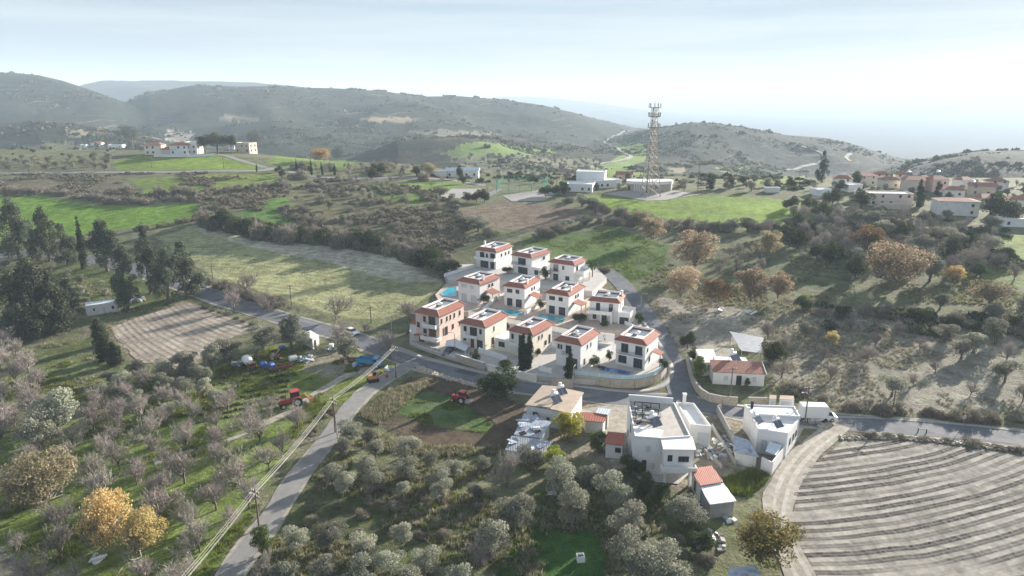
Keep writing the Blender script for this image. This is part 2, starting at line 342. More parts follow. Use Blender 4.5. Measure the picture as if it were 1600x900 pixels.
field([(575, 292), (650, 285), (735, 283), (690, 305), (660, 320), (600, 318)], (.13, .20, .045), (.35, .2, 0))
field([(242, 372), (305, 352), (400, 374), (500, 382), (600, 398), (682, 428), (692, 446), (640, 482), (600, 498), (545, 498), (440, 466), (330, 432)], (.27, .275, .14), (.15, .12, 0))
field([(300, 354), (400, 374), (500, 382), (600, 398), (682, 428), (690, 440), (620, 440), (520, 412), (400, 388), (320, 366)], (.42, .395, .315), (.1, 0, 0), .85)
_b = inside(poly_w([(242, 372), (305, 352), (400, 374), (500, 382), (600, 398), (682, 428), (692, 446), (640, 482), (600, 498), (545, 498), (440, 466), (330, 432)]), XW, YW)
_q = Y[_b] + .0045 * (X[_b] + 60) ** 2 * .6 + .25 * X[_b] + 1.2 * fbm(X[_b] / 14., Y[_b] / 14., 2); col[_b, :3] *= (1 + .12 * np.sin(_q * 2.2) * (.5 + vnoise(X[_b] / 9., Y[_b] / 9.)))[:, None]
field([(712, 332), (790, 315), (905, 326), (912, 342), (850, 364), (755, 354)], (.16, .125, .09))
field([(905, 304), (1000, 311), (1130, 304), (1305, 318), (1290, 334), (1230, 350), (1130, 352), (1020, 338), (940, 322)], (.165, .245, .035), (.08, .1, 0))
field([(815, 372), (960, 356), (1045, 385), (1035, 425), (985, 442), (930, 415), (830, 388)], (.085, .14, .035), (.2, .2, 0))
field([(1085, 400), (1180, 380), (1330, 400), (1340, 470), (1240, 440), (1120, 430)], (.09, .105, .055), (.3, .35, 0))
field([(1370, 345), (1430, 343), (1435, 360), (1365, 362)], (.19, .18, .075)); field([(1552, 362), (1620, 370), (1620, 408), (1548, 404)], (.17, .215, .055), (.15, 0, 0))
field([(1400, 416), (1640, 410), (1640, 450), (1500, 445)], (.13, .17, .055), (.4, .4, 0))
field([(1010, 462), (1110, 468), (1215, 505), (1190, 530), (1100, 545), (1060, 545), (1035, 500)], (.30, .275, .225), (.4, .15, 0))
field([(1180, 500), (1330, 480), (1600, 520), (1600, 640), (1330, 645), (1210, 600)], (.22, .205, .165), (.6, .3, 0))
field([(0, 420), (200, 415), (300, 455), (260, 480), (150, 500), (120, 460), (0, 470)], (.10, .12, .045), (.4, .6, 0))
field([(25, 560), (90, 530), (150, 535), (200, 590), (160, 640), (60, 630), (30, 600)], (.105, .125, .05), (.45, .6, 0))
field([(160, 512), (290, 470), (412, 514), (370, 526), (322, 557), (285, 576), (215, 568)], (.245, .195, .14))
field([(340, 570), (420, 540), (560, 540), (640, 560), (560, 620), (470, 650), (330, 680), (280, 640)], (.14, .175, .04), (.35, .5, 0))
field([(480, 545), (530, 545), (600, 565), (590, 585), (520, 592), (470, 580)], (.25, .22, .165), (.3, 0, 0), .85)
field([(-60, 690), (200, 640), (340, 650), (470, 660), (400, 790), (300, 940), (-60, 940)], (.13, .175, .04), (.35, .8, 0))
field([(640, 588), (700, 588), (822, 634), (805, 700), (650, 694), (560, 650)], (.085, .066, .046), (.1, .1, 0))
field([(655, 606), (700, 618), (770, 662), (760, 678), (690, 668), (612, 645)], (.07, .115, .035), (.3, .3, 0))
field([(560, 650), (612, 610), (672, 598), (630, 630), (590, 660)], (.12, .15, .05), (.6, .8, 0))
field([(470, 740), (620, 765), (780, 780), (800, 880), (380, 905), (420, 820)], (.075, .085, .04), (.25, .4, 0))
field([(832, 768), (905, 770), (960, 800), (945, 905), (770, 905), (800, 850)], (.04, .095, .02), (0, .25, 0))  # dark lawn green, lowered further so the shade over it sits in the colour
field([(1000, 800), (1090, 800), (1110, 905), (1010, 905)], (.10, .115, .05), (.4, .2, 0))
field([(1130, 752), (1175, 735), (1200, 745), (1170, 775), (1140, 772)], (.09, .19, .03), (0, .3, 0))
field([(1180, 770), (1250, 680), (1330, 668), (1620, 690), (1620, 720), (1320, 700), (1230, 790), (1200, 830)], (.15, .135, .095), (.5, .2, 0))
field([(812, 640), (850, 600), (1000, 622), (1260, 650), (1245, 690), (1205, 738), (1150, 735), (1120, 780), (1070, 770), (985, 735), (900, 715), (800, 705)], (.23, .20, .155), (.4, .25, 0))
field([(-40, 850), (0, 850), (60, 905), (-40, 905)], (.19, .18, .14), (.3, 0, 0))
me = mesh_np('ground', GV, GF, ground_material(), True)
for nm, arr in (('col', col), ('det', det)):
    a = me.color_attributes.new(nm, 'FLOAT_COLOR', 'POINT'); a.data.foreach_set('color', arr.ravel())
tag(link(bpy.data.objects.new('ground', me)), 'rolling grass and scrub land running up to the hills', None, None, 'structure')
# ------------------------------------------------------------------ haze: the air itself
def haze():
    mb = MB().box(-25500, 25500, -150, 27000, -420, 270)
    m = bpy.data.materials.new('haze'); m.use_nodes = True; t = m.node_tree; t.nodes.clear()
    v = nd(t, 'ShaderNodeVolumePrincipled'); o = nd(t, 'ShaderNodeOutputMaterial')
    v.inputs['Color'].default_value = (.70, .85, 1.0, 1); v.inputs['Density'].default_value = .00018; v.inputs['Anisotropy'].default_value = .0
    t.links.new(v.outputs['Volume'], o.inputs['Volume'])
    h = mb.build('haze', m); tag(h, 'pale blue haze lying over the far hills', None, None, 'stuff')
haze()
# ------------------------------------------------------------------ materials used by the built things
M = {}
M['asphalt'] = mat('asphalt', (.145, .152, .167), .9, .32, .35, .15, stain=.7, stain_col=(.23, .22, .2))
M['lane'] = mat('lane_tarmac', (.24, .235, .225), .92, .22, .6, .15, stain=.6, stain_col=(.25, .235, .2))
M['pave'] = mat('pavement_concrete', (.34, .325, .30), .9, .15, 1.0, stain=.35)
M['dirt'] = mat('dirt_track', (.35, .32, .27), .97, .4, .8, .6, stain=.8, stain_col=(.20, .18, .125), detail=8)
M['white'] = mat('white_render', (.80, .79, .77), .85, .06, .8, stain=.16, stain_col=(.5, .47, .42))
M['cream'] = mat('cream_render', (.80, .74, .63), .85, .06, .8, stain=.18, stain_col=(.5, .42, .33))
M['pink'] = mat('pink_render', (.74, .58, .50), .85, .06, .8, stain=.15, stain_col=(.48, .34, .27))
M['beige'] = mat('beige_render', (.58, .51, .42), .88, .08, .8, stain=.25, stain_col=(.36, .30, .24))
M['oldwhite'] = mat('weathered_white_render', (.74, .73, .70), .9, .1, .7, stain=.5, stain_col=(.42, .40, .37))
M['grey'] = mat('grey_concrete', (.36, .35, .33), .92, .18, .8, .2, stain=.4, stain_col=(.2, .19, .17))
M['roofwhite'] = mat('white_roof_coating', (.82, .82, .81), .8, .07, .9, stain=.35, stain_col=(.55, .54, .52))
M['tan_roof'] = mat('tan_concrete_roof', (.46, .37, .29), .92, .14, .7, stain=.5, stain_col=(.28, .21, .16))
def stripes(name, c1, c2, period, ang_attr=None, rough=.7, metal=0., stain=0., stain_col=(.2, .1, .06), vert=False, var=.2):
    """ribbed sheet or tile courses: fine relief along local x (vert) or up the slope"""
    m = mat(name, c1, rough, var, 1.5, 0, metal, .35, stain, stain_col); t = m.node_tree; b = t.nodes['Principled BSDF']
    g = nd(t, 'ShaderNodeTexCoord'); w = nd(t, 'ShaderNodeTexWave', wave_type='BANDS', bands_direction='DIAGONAL' if not vert else 'X', wave_profile='SIN')
    w.inputs['Scale'].default_value = 1.0 / period * .32; w.inputs['Distortion'].default_value = .6; t.links.new(g.outputs['Object'], w.inputs['Vector'])
    src = b.inputs['Base Color'].links[0].from_socket; mx = nd(t, 'ShaderNodeMix', data_type='RGBA', blend_type='MULTIPLY'); mx.inputs[0].default_value = .6
    rr = nd(t, 'ShaderNodeMapRange'); rr.inputs['To Min'].default_value = .62; rr.inputs['To Max'].default_value = 1.25; t.links.new(w.outputs['Fac'], rr.inputs['Value'])
    t.links.new(src, mx.inputs[6]); t.links.new(rr.outputs['Result'], mx.inputs[7]); t.links.new(mx.outputs[2], b.inputs['Base Color'])
    bp = nd(t, 'ShaderNodeBump'); bp.inputs['Strength'].default_value = .5; bp.inputs['Distance'].default_value = .06; t.links.new(w.outputs['Fac'], bp.inputs['Height']); t.links.new(bp.outputs['Normal'], b.inputs['Normal'])
    return m
M['tile'] = stripes('terracotta_tiles', (.32, .122, .085), None, .36, rough=.8, stain=.35, stain_col=(.24, .12, .09))
M['tile_old'] = stripes('old_terracotta_tiles', (.36, .17, .12), None, .36, rough=.85, stain=.6, stain_col=(.20, .13, .10), var=.35)
M['redsheet'] = stripes('red_roof_sheet', (.42, .13, .08), None, .3, rough=.6, vert=True)
M['greysheet'] = stripes('galvanised_sheet', (.33, .35, .38), None, .3, rough=.5, metal=.3, stain=.55, stain_col=(.20, .15, .12), vert=True)
M['palesheet'] = stripes('pale_blue_roof_sheet', (.66, .72, .78), None, .3, rough=.5, vert=True, var=.08)
M['patched'] = mat('patched_rusty_sheet', (.40, .44, .50), .6, .35, 1.6, .3, .2, stain=.85, stain_col=(.12, .11, .12), detail=9)
M['greyroof'] = mat('grey_roof_screed', (.50, .46, .41), .9, .15, .8, stain=.5, stain_col=(.27, .24, .21))
M['ridge'] = mat('ridge_cap_mortar', (.60, .42, .34), .85, .1)
M['glass'] = mat('window_glass', (.035, .045, .06), .12, .2, .6, spec=.6)
M['frame'] = mat('window_frame', (.10, .09, .085), .5, .1)
M['wframe'] = mat('white_frame', (.75, .75, .74), .5, .05)
M['shutter'] = mat('pale_shutter', (.55, .57, .58), .7, .08, 3)
M['wood'] = mat('brown_door_wood', (.13, .07, .04), .6, .2, 3)
M['dark'] = mat('dark_void', (.03, .03, .032), .9, .2)
M['stone'] = mat('stone_cladding', (.46, .40, .32), .92, .3, 2.2, .5, stain=.55, stain_col=(.26, .22, .18), detail=8)
M['rubble'] = mat('rubble', (.34, .31, .27), .95, .35, 2.0, .6, stain=.5, stain_col=(.14, .12, .10), detail=8)
M['tilefloor'] = mat('terrace_paving', (.52, .43, .35), .85, .12, 1.5, stain=.2)
M['greyfloor'] = mat('grey_terrace_paving', (.48, .46, .43), .85, .12, 1.3, stain=.3)
M['metal'] = mat('grey_metal', (.40, .41, .42), .45, .1, 2, metal=.5)
M['darkmetal'] = mat('dark_railing', (.05, .05, .055), .5, .1, 2)
M['tank'] = mat('white_tank', (.82, .82, .82), .4, .05)
M['panel'] = mat('solar_panel', (.09, .11, .16), .15, .15, 2, spec=.6)
M['polewood'] = mat('pole_wood', (.15, .115, .09), .9, .2, 3)
M['wire'] = mat('overhead_cable', (.40, .385, .36), .5, .05)
M['gate'] = mat('grey_gate', (.40, .42, .45), .6, .08, 2)
M['bglass'] = mat('balustrade_glass', (.45, .62, .66), .08, .05, spec=.6)
def water_mat(name, c):
    m = mat(name, c, .06, .08, .8, spec=.5); t = m.node_tree; b = t.nodes['Principled BSDF']
    n = nd(t, 'ShaderNodeTexNoise'); n.inputs['Scale'].default_value = 3; bp = nd(t, 'ShaderNodeBump'); bp.inputs['Strength'].default_value = .12; bp.inputs['Distance'].default_value = .05
    t.links.new(n.outputs['Fac'], bp.inputs['Height']); t.links.new(bp.outputs['Normal'], b.inputs['Normal']); return m
M['water'] = water_mat('pool_water', (.06, .42, .52)); M['cover'] = water_mat('deep_blue_pool_water', (.05, .14, .36))
# ------------------------------------------------------------------ roads
def smooth_line(P, step=1.5):
    P = [Vector((p[0], p[1])) for p in P]; out = []
    for i in range(len(P) - 1):
        p0 = P[max(i - 1, 0)]; p1 = P[i]; p2 = P[i + 1]; p3 = P[min(i + 2, len(P) - 1)]; n = max(2, int((p2 - p1).length / step))
        for k in range(n):
            t = k / n; out.append(.5 * ((2 * p1) + (-p0 + p2) * t + (2 * p0 - 5 * p1 + 4 * p2 - p3) * t * t + (-p0 + 3 * p1 - 3 * p2 + p3) * t ** 3))
    out.append(P[-1]); return out
ROADLINES = []
def strip(name, pts, wl, wr, dz, m, label, ragged=0., ncross=5, world=False, track=True):
    line = smooth_line(pts if world else [at(u, v)[:2] for u, v in pts]); n = len(line); V = []; F = []
    for i, p in enumerate(line):
        d = (line[min(i + 1, n - 1)] - line[max(i - 1, 0)]).normalized(); nx = Vector((d.y, -d.x))      # right-hand normal
        jl = ragged * 1.4 * float(fbm(np.array([i * .22 + wl * 7.7]), np.array([.3]), 3)[0]); jr = ragged * 1.4 * float(fbm(np.array([i * .22 + 91.]), np.array([wl * 3.1]), 3)[0])
        for k in range(ncross):
            s = -wl + jl + (wl + wr + jr - jl) * k / (ncross - 1); q = p + nx * s; V.append((q.x, q.y, 0))
    V = np.array(V); V[:, 2] = H(V[:, 0], V[:, 1]) + dz
    for i in range(n - 1):
        for k in range(ncross - 1): a = i * ncross + k; F.append((a, a + 1, a + ncross + 1, a + ncross))
    me = mesh_np(name, V, F, m, True); o = link(bpy.data.objects.new(name, me)); tag(o, label, None, None, 'structure')
    if track: ROADLINES.append((np.array([(p.x, p.y) for p in line]), max(wl, wr) + .6))
    return line
MAIN = [(-60, 408), (0, 400), (60, 397), (150, 407), (240, 430), (300, 451), (340, 465), (400, 485), (480, 508), (545, 526), (600, 547), (650, 565), (700, 580), (760, 594), (830, 606), (900, 614), (960, 622), (1040, 627), (1100, 634), (1170, 646), (1250, 654), (1320, 660), (1400, 666), (1500, 674), (1620, 688), (1700, 700)]
strip('road_shoulder', MAIN[4:], 3.9, 3.9, .045, M['dirt'], 'dusty shoulder along the village road', 1.3, track=False)
main_line = strip('main_road', MAIN, 3.1, 3.1, .07, M['asphalt'], 'asphalt village road crossing the picture below the villas', .3)
strip('side_road', [(1068, 628), (1062, 605), (1050, 572), (1034, 532), (1008, 492), (988, 464), (968, 440), (945, 422)], 2.9, 2.9, .085, M['asphalt'], 'asphalt side road climbing to the right of the villas', .3)
strip('road_shoulder', [(640, 569), (622, 580), (585, 602), (552, 632), (522, 672), (492, 712), (452, 765), (412, 826), (372, 880), (340, 935)], 2.15, 2.15, .05, M['dirt'], 'stony verge of the narrow lane', 1.2, track=False)
strip('lane', [(648, 566), (622, 580), (585, 602), (552, 632), (522, 672), (492, 712), (452, 765), (412, 826), (372, 880), (340, 935)], 1.7, 1.7, .08, M['lane'], 'narrow grey lane running down to the lower left', .5)
strip('upper_road', [(-60, 272), (0, 271), (100, 270), (200, 269), (300, 268), (400, 267), (430, 263), (460, 270), (500, 277), (560, 279), (640, 278), (700, 281), (760, 290)], 2.6, 2.6, .10, M['lane'], 'pale upper road crossing behind the green fields', .4)
strip('driveway', [(415, 262), (380, 252), (350, 243), (330, 239)], 1.8, 1.8, .10, M['lane'], 'driveway leading up to the hilltop houses', .4)
strip('dirt_track', [(1312, 664), (1290, 684), (1262, 706), (1238, 735), (1222, 768), (1216, 805), (1224, 845), (1245, 885), (1270, 930)], 2.0, 2.0, .09, M['dirt'], 'pale dirt track curving round the left of the ploughed field', 1.2)
M['rut'] = mat('dry_wheel_rut', (.44, .41, .35), .97, .3, .9, .4, stain=.4, stain_col=(.3, .27, .22))
for o_ in (-.85, .75): strip('wheel_rut', [(1300, 676), (1262, 706), (1238, 735), (1222, 768), (1216, 805), (1224, 845), (1245, 885), (1270, 930)], .3 - o_, .3 + o_, .10, M['rut'], 'pale wheel rut worn into the curving dirt track', .5, track=False)
strip('dirt_track', [(590, 572), (545, 586), (500, 612), (455, 642), (400, 668), (350, 690), (300, 705), (240, 722)], .9, .9, .06, M['dirt'], 'worn earth track through the grass orchard', .8, track=False)
for pts in ([(985, 204), (960, 212), (945, 222), (970, 236), (985, 246), (940, 256), (925, 262), (915, 268)], [(1250, 228), (1285, 240), (1282, 252), (1250, 262), (1230, 266)], [(1330, 240), (1322, 246), (1328, 252)]):
    strip('hill_track', pts, 3.0, 3.0, .6, M['dirt'], 'pale track winding over the far hillside', 1.5, track=False)
M['patch'] = mat('fresh_asphalt_patch', (.085, .088, .093), .9, .2, 1.0); M['worn'] = mat('worn_pale_asphalt', (.20, .20, .198), .92, .25, .8)
for k, (f, ln_, o0, o1, mm) in enumerate(((.30, 9, -1.9, .2, 'worn'), (.36, 5, .4, 2.2, 'patch'), (.44, 12, -2.4, -1.0, 'worn'), (.50, 5, -.6, 1.1, 'patch'), (.57, 14, .9, 2.3, 'worn'), (.63, 6, -2.2, -.4, 'patch'), (.70, 10, -.2, 1.5, 'worn'), (.80, 16, -2.6, -1.2, 'worn'), (.86, 6, .3, 1.9, 'patch'), (.92, 14, 1.0, 2.6, 'worn'))):
    i0 = int(f * len(main_line)); seg = [tuple(p) for p in main_line[i0:i0 + max(3, int(ln_ / 1.5))]]
    strip('road_patch', seg, -o0, o1, .078, M[mm], ('pale worn' if mm == 'worn' else 'dark repaired') + ' strip in the asphalt of the village road', .5, world=True, track=False)
# pavement in front of the villas, with a kerb step
def kerbed(pts, wl, wr, h, label):
    line = smooth_line([at(u, v)[:2] for u, v in pts]); V = []; F = []; n = len(line)
    for i, p in enumerate(line):
        d = (line[min(i + 1, n - 1)] - line[max(i - 1, 0)]).normalized(); nx = Vector((d.y, -d.x)); a = p - nx * wl; b = p + nx * wr
        za = gz(*a); zb = gz(*b); V += [(a.x, a.y, za - .2), (a.x, a.y, za + h), (b.x, b.y, zb + h), (b.x, b.y, zb - .2)]
    for i in range(n - 1):
        for k in range(3): F.append((i * 4 + k, i * 4 + k + 1, i * 4 + k + 5, i * 4 + k + 4))
    o = link(bpy.data.objects.new('pavement', mesh_np('pavement', V, F, M['pave']))); tag(o, label, None, None, 'structure')
kerbed([(622, 546), (660, 559), (700, 569), (760, 583), (830, 596), (900, 603), (960, 610), (1005, 612), (1035, 602), (1048, 585), (1044, 565), (1030, 540), (1008, 510), (985, 482)], .75, .75, .17, 'concrete pavement along the road in front of the villas')
kerbed([(1078, 560), (1086, 590), (1100, 615), (1130, 631), (1200, 640)], .35, .35, .15, 'narrow concrete kerb below the cottage wall')
# ------------------------------------------------------------------ ploughed fields with real furrows
def ploughed(name, poly, curves, res, period, crust, turned, amp, label, deg=2, wid=.5, dz=.06, tracks=2):
    P = poly_w(poly); cw = [poly_w(c) for c in curves]; A = []; B = []
    for i, c in enumerate(cw):
        for x, y in c:
            row = [x ** k for k in range(1, deg + 1)] + [1.0 if j == i else 0.0 for j in range(len(cw))]; A.append(row); B.append(y)
    sol = np.linalg.lstsq(np.array(A), np.array(B), rcond=None)[0][:deg]
    x0, y0 = P.min(0) - 1; x1, y1 = P.max(0) + 1
    xs = np.arange(x0, x1, res); yv = np.arange(y0, y1, res); gx, gy = np.meshgrid(xs, yv); x = gx.ravel(); y = gy.ravel()
    xw = x + 1.5 * fbm(x / 4., y / 4., 3); yw = y + 1.5 * fbm(x / 4. + 30, y / 4., 3)
    ins = inside(P, xw, yw); q = y - sum(sol[k] * x ** (k + 1) for k in range(deg)) + 3.4 * fbm(x / 45., y / 45., 2) + .9 * fbm(x / 9., y / 9., 2)
    ph = (q / period) % 1.0; cell = np.floor(q / period)
    n1 = fbm(x / .7, y / .7, 3); n2 = fbm(x / 16. + cell * 3.1, y / 6., 2); n3 = fbm(x / 3.5, y / 3.5, 3)
    ww = wid * (1 + .5 * n2); band = sstep(0, .09, ph) * sstep(ww + .09, ww, ph)                       # turned strip
    ruts = np.zeros_like(ph)
    for k in range(tracks): c = (k + .5) / tracks * ww; ruts = ruts + np.exp(-((ph - c) * period / (.17 if tracks == 2 else .24)) ** 2)
    keep = np.clip(.85 + 2.4 * n2 + .8 * (_val[(cell.astype(np.int64) * 7) & 4095] - .5), .12, 1); band = band * keep
    z = H(x, y) + dz + amp * (band * (.35 + 2.2 * np.abs(n1)) - ruts * .8 * keep + .5 * n3)
    cr = np.clip(1 + 1.0 * n3 + .8 * n1, .6, 1.5)[:, None]
    dk = np.clip(band * (.5 + .8 * n3 + .4 * n1) + ruts * keep * .7, 0, .97)[:, None]
    c = np.array(crust) * cr * (1 - dk) + np.array(turned) * (1 + 1.2 * n1[:, None]) * dk
    ids = np.arange(len(x)).reshape(gx.shape); F = np.stack([ids[:-1, :-1], ids[:-1, 1:], ids[1:, 1:], ids[1:, :-1]], -1).reshape(-1, 4)
    F = F[ins[F].all(1)]; used, inv = np.unique(F.ravel(), return_inverse=True)
    me = mesh_np(name, np.stack([x, y, z], -1)[used], inv.reshape(-1, 4), None, True)
    a = me.color_attributes.new('col', 'FLOAT_COLOR', 'POINT'); a.data.foreach_set('color', np.concatenate([np.clip(c[used], .01, .9), np.ones((len(used), 1))], 1).astype(np.float32).ravel())
    m = mat(name + '_soil', (1, 1, 1), .97, .18, 1.8, .35, spec=.1); t = m.node_tree; at_ = nd(t, 'ShaderNodeAttribute', attribute_name='col')
    mul = [n for n in t.nodes if n.type == 'MIX'][0]; t.links.new(at_.outputs['Color'], mul.inputs[6]); me.materials.append(m)
    tag(link(bpy.data.objects.new(name, me)), label, None, None, 'structure')
    return P
PF1 = ploughed('ploughed_field', [(1318, 688), (1290, 706), (1256, 735), (1240, 775), (1234, 815), (1242, 850), (1262, 880), (1290, 935), (1720, 935), (1720, 735), (1600, 714), (1500, 698), (1400, 688)],
         [[(1238, 793), (1330, 797), (1450, 782), (1600, 737)], [(1250, 745), (1330, 735), (1450, 712), (1550, 700)], [(1300, 845), (1400, 848), (1500, 825), (1600, 790)]],
         .2, 1.8, (.325, .30, .26), (.09, .082, .073), .16, 'pale ploughed field with dark curved furrows at the lower right', wid=.55)
PF2 = ploughed('ploughed_field', [(166, 512), (290, 472), (412, 514), (368, 526), (322, 557), (285, 574), (215, 566)],
         [[(217, 502), (232, 520), (262, 540), (295, 552)], [(262, 490), (285, 508), (310, 522), (345, 533)], [(178, 527), (200, 545), (222, 557)]],
         .28, 2.2, (.35, .305, .25), (.21, .175, .14), .09, 'small tan ploughed field beside the left road', wid=.4, tracks=1)
PF3 = ploughed('ploughed_field', [(560, 652), (600, 617), (645, 590), (700, 590), (824, 636), (806, 700), (760, 700), (660, 694), (640, 690), (690, 668), (758, 680), (772, 662), (702, 618), (664, 604), (612, 645)],
         [[(700, 600), (780, 640), (790, 680)]], .4, 1.1, (.115, .088, .06), (.07, .052, .038), .09, 'dark brown tilled soil around the strip of weeds below the road', deg=1, wid=.5, tracks=1)
# ------------------------------------------------------------------ vegetation library (meshes shared by all copies)
def leaf_mat(name, c1, c2, trans=.35, objvar=.25):
    m = bpy.data.materials.new(name); m.use_nodes = True; t = m.node_tree; t.nodes.clear(); L = t.links.new
    a = nd(t, 'ShaderNodeAttribute', attribute_name='lv'); oi = nd(t, 'ShaderNodeObjectInfo')
    mx = nd(t, 'ShaderNodeMix', data_type='RGBA'); mx.inputs[6].default_value = (*c1, 1); mx.inputs[7].default_value = (*c2, 1); L(a.outputs['Fac'], mx.inputs[0])
    r = nd(t, 'ShaderNodeMapRange'); r.inputs['To Min'].default_value = 1 - objvar; r.inputs['To Max'].default_value = 1 + objvar; L(oi.outputs['Random'], r.inputs['Value'])
    mu = nd(t, 'ShaderNodeMix', data_type='RGBA', blend_type='MULTIPLY'); mu.inputs[0].default_value = 1; L(mx.outputs[2], mu.inputs[6]); L(r.outputs['Result'], mu.inputs[7])
    hs = nd(t, 'ShaderNodeHueSaturation'); mth = nd(t, 'ShaderNodeMath', operation='MULTIPLY_ADD'); mth.inputs[1].default_value = .05; mth.inputs[2].default_value = .475
    fr = nd(t, 'ShaderNodeMath', operation='FRACT'); m7 = nd(t, 'ShaderNodeMath', operation='MULTIPLY'); m7.inputs[1].default_value = 7.3
    L(oi.outputs['Random'], m7.inputs[0]); L(m7.outputs[0], fr.inputs[0]); L(fr.outputs[0], mth.inputs[0]); L(mth.outputs[0], hs.inputs['Hue']); L(mu.outputs[2], hs.inputs['Color'])
    d = nd(t, 'ShaderNodeBsdfDiffuse'); tr = nd(t, 'ShaderNodeBsdfTranslucent'); ms = nd(t, 'ShaderNodeMixShader'); ms.inputs[0].default_value = trans; o = nd(t, 'ShaderNodeOutputMaterial')
    L(hs.outputs['Color'], d.inputs['Color']); L(hs.outputs['Color'], tr.inputs['Color']); L(d.outputs[0], ms.inputs[1]); L(tr.outputs[0], ms.inputs[2]); L(ms.outputs[0], o.inputs['Surface'])
    return m
LM = {'olive': leaf_mat('olive_leaves', (.17, .18, .125), (.40, .395, .315), .3, .38),
      'pine': leaf_mat('pine_needles', (.06, .075, .05), (.165, .18, .12), .18),
      'cypress': leaf_mat('cypress_leaves', (.03, .042, .026), (.065, .085, .045), .12),
      'autumn': leaf_mat('autumn_leaves', (.40, .27, .11), (.60, .45, .23), .4),
      'brown': leaf_mat('brown_leaves', (.27, .225, .14), (.47, .385, .26), .4),
      'russet': leaf_mat('russet_leaves', (.12, .11, .048), (.29, .195, .085), .35),
      'green': leaf_mat('green_leaves', (.06, .09, .03), (.15, .19, .065), .3),
      'dgreen': leaf_mat('dark_green_leaves', (.045, .065, .03), (.115, .135, .065), .25),
      'yellow': leaf_mat('yellow_green_leaves', (.19, .22, .035), (.40, .40, .07), .4),
      'twig': leaf_mat('bare_twigs', (.22, .195, .175), (.42, .375, .335), .05, .25),
      'bramble': leaf_mat('bramble', (.15, .14, .10), (.34, .30, .225), .2),
      'dry': leaf_mat('dry_grass', (.26, .24, .16), (.44, .40, .30), .3), 'palm': leaf_mat('palm_leaves', (.06, .085, .03), (.14, .16, .06), .3),
      'tuft': leaf_mat('fresh_grass_tufts', (.12, .15, .03), (.27, .31, .07), .35)}
BARK = mat('bark', (.16, .13, .105), .95, .25, 3)
def leaves(P, size, rg, flat=.0, out=None, asp=1.6):
    """random diamond leaves (or leaf clumps) at points P; out = outward directions to lean to"""
    n = len(P); a = rg.normal(size=(n, 3)); a /= np.linalg.norm(a, axis=1)[:, None]
    if out is not None: a = a + out * .9; a /= np.linalg.norm(a, axis=1)[:, None] + 1e-9
    b = np.cross(a, rg.normal(size=(n, 3))); b /= np.linalg.norm(b, axis=1)[:, None] + 1e-9; c = np.cross(a, b)
    s = (size * (.6 + .8 * rg.random(n)))[:, None]
    V = np.stack([P - b * s * asp * .5, P - c * s * .5, P + b * s * asp * .5, P + c * s * .5], 1).reshape(-1, 3)
    return V, np.arange(4 * n).reshape(n, 4)
def setlv(me, lv):
    a = me.attributes.new('lv', 'FLOAT', 'POINT'); a.data.foreach_set('value', np.asarray(lv, np.float32))
def crown_mesh(name, m, rx, rz, z0, lumps, nleaf, size, seed, shape='round', lump_r=.36, asp=1.6):
    rg = np.random.default_rng(seed); C = []; Rr = []
    for i in range(lumps):
        while True:
            p = rg.uniform(-1, 1, 3)
            if p @ p < 1: break
        p = p / (np.linalg.norm(p) + 1e-6) * (rg.random() ** .45) * .86
        if shape == 'cone':
            h = rg.random(); ang = rg.random() * 6.283; rad = (1 - h ** 1.7) ** .8 * (.2 + .75 * rg.random()); p = np.array([math.cos(ang) * rad, math.sin(ang) * rad, h * 2 - 1]); lr = lump_r * (.5 + .6 * (1 - h * .75)) * rg.uniform(.7, 1.25)
        elif shape == 'column':
            h = rg.random(); ang = rg.random() * 6.283; rad = .42 * math.sin(math.pi * min(1, .12 + h * .88) ** .8) * rg.random(); p = np.array([math.cos(ang) * rad, math.sin(ang) * rad, h * 1.9 - .95]); lr = lump_r * (.4 + .9 * math.sin(math.pi * (.15 + .85 * h) ** .75))
        elif shape == 'dome': p[2] = abs(p[2]) * 1.3 - .75; lr = lump_r * (.7 + .6 * rg.random())
        else: lr = lump_r * (.65 + .7 * rg.random())
        C.append(p); Rr.append(lr)
    C = np.array(C); Rr = np.array(Rr); w = Rr ** 2; k = rg.choice(lumps, nleaf, p=w / w.sum())
    d = rg.normal(size=(nleaf, 3)); d /= np.linalg.norm(d, axis=1)[:, None]; d[:, 2] = np.where(rg.random(nleaf) < .4, np.abs(d[:, 2]), d[:, 2])
    zs = np.array([rx, rx, rz])
    P = (C[k] + d * (Rr[k] * (.55 + .5 * rg.random(nleaf)))[:, None] * np.array([1, 1, .85 if shape != 'column' else .35])) * zs
    P[:, 2] += z0 + rz
    V, F = leaves(P, np.full(nleaf, size), rg, out=d, asp=asp); me = mesh_np(name, V, F, m)
    lumpv = rg.random(lumps) * .5; setlv(me, np.repeat(np.clip(lumpv[k] + .6 * rg.random(nleaf), 0, 1), 4)); return me
def trunk_mesh(name, h, r, limbs, spread, top, seed):
    rg = random.Random(seed); mb = MB(); lean = (rg.uniform(-.1, .1) * h, rg.uniform(-.1, .1) * h)
    mb.tube([(0, 0, -.3), (lean[0] * .4, lean[1] * .4, h * .5), (lean[0], lean[1], h)], [r * 1.3, r, r * .75], 7)
    for i in range(limbs):
        a = 6.283 * i / limbs + rg.uniform(-.4, .4); s = spread * rg.uniform(.6, 1)
        mb.tube([(lean[0] * .8, lean[1] * .8, h * .8), (math.cos(a) * s * .5, math.sin(a) * s * .5, h + (top - h) * .4), (math.cos(a) * s, math.sin(a) * s, h + (top - h) * rg.uniform(.6, 1))], [r * .6, r * .35, r * .12], 5, False)
    me = bpy.data.meshes.new(name); me.from_pydata(mb.v, [], mb.f); me.update(); me.materials.append(BARK); return me
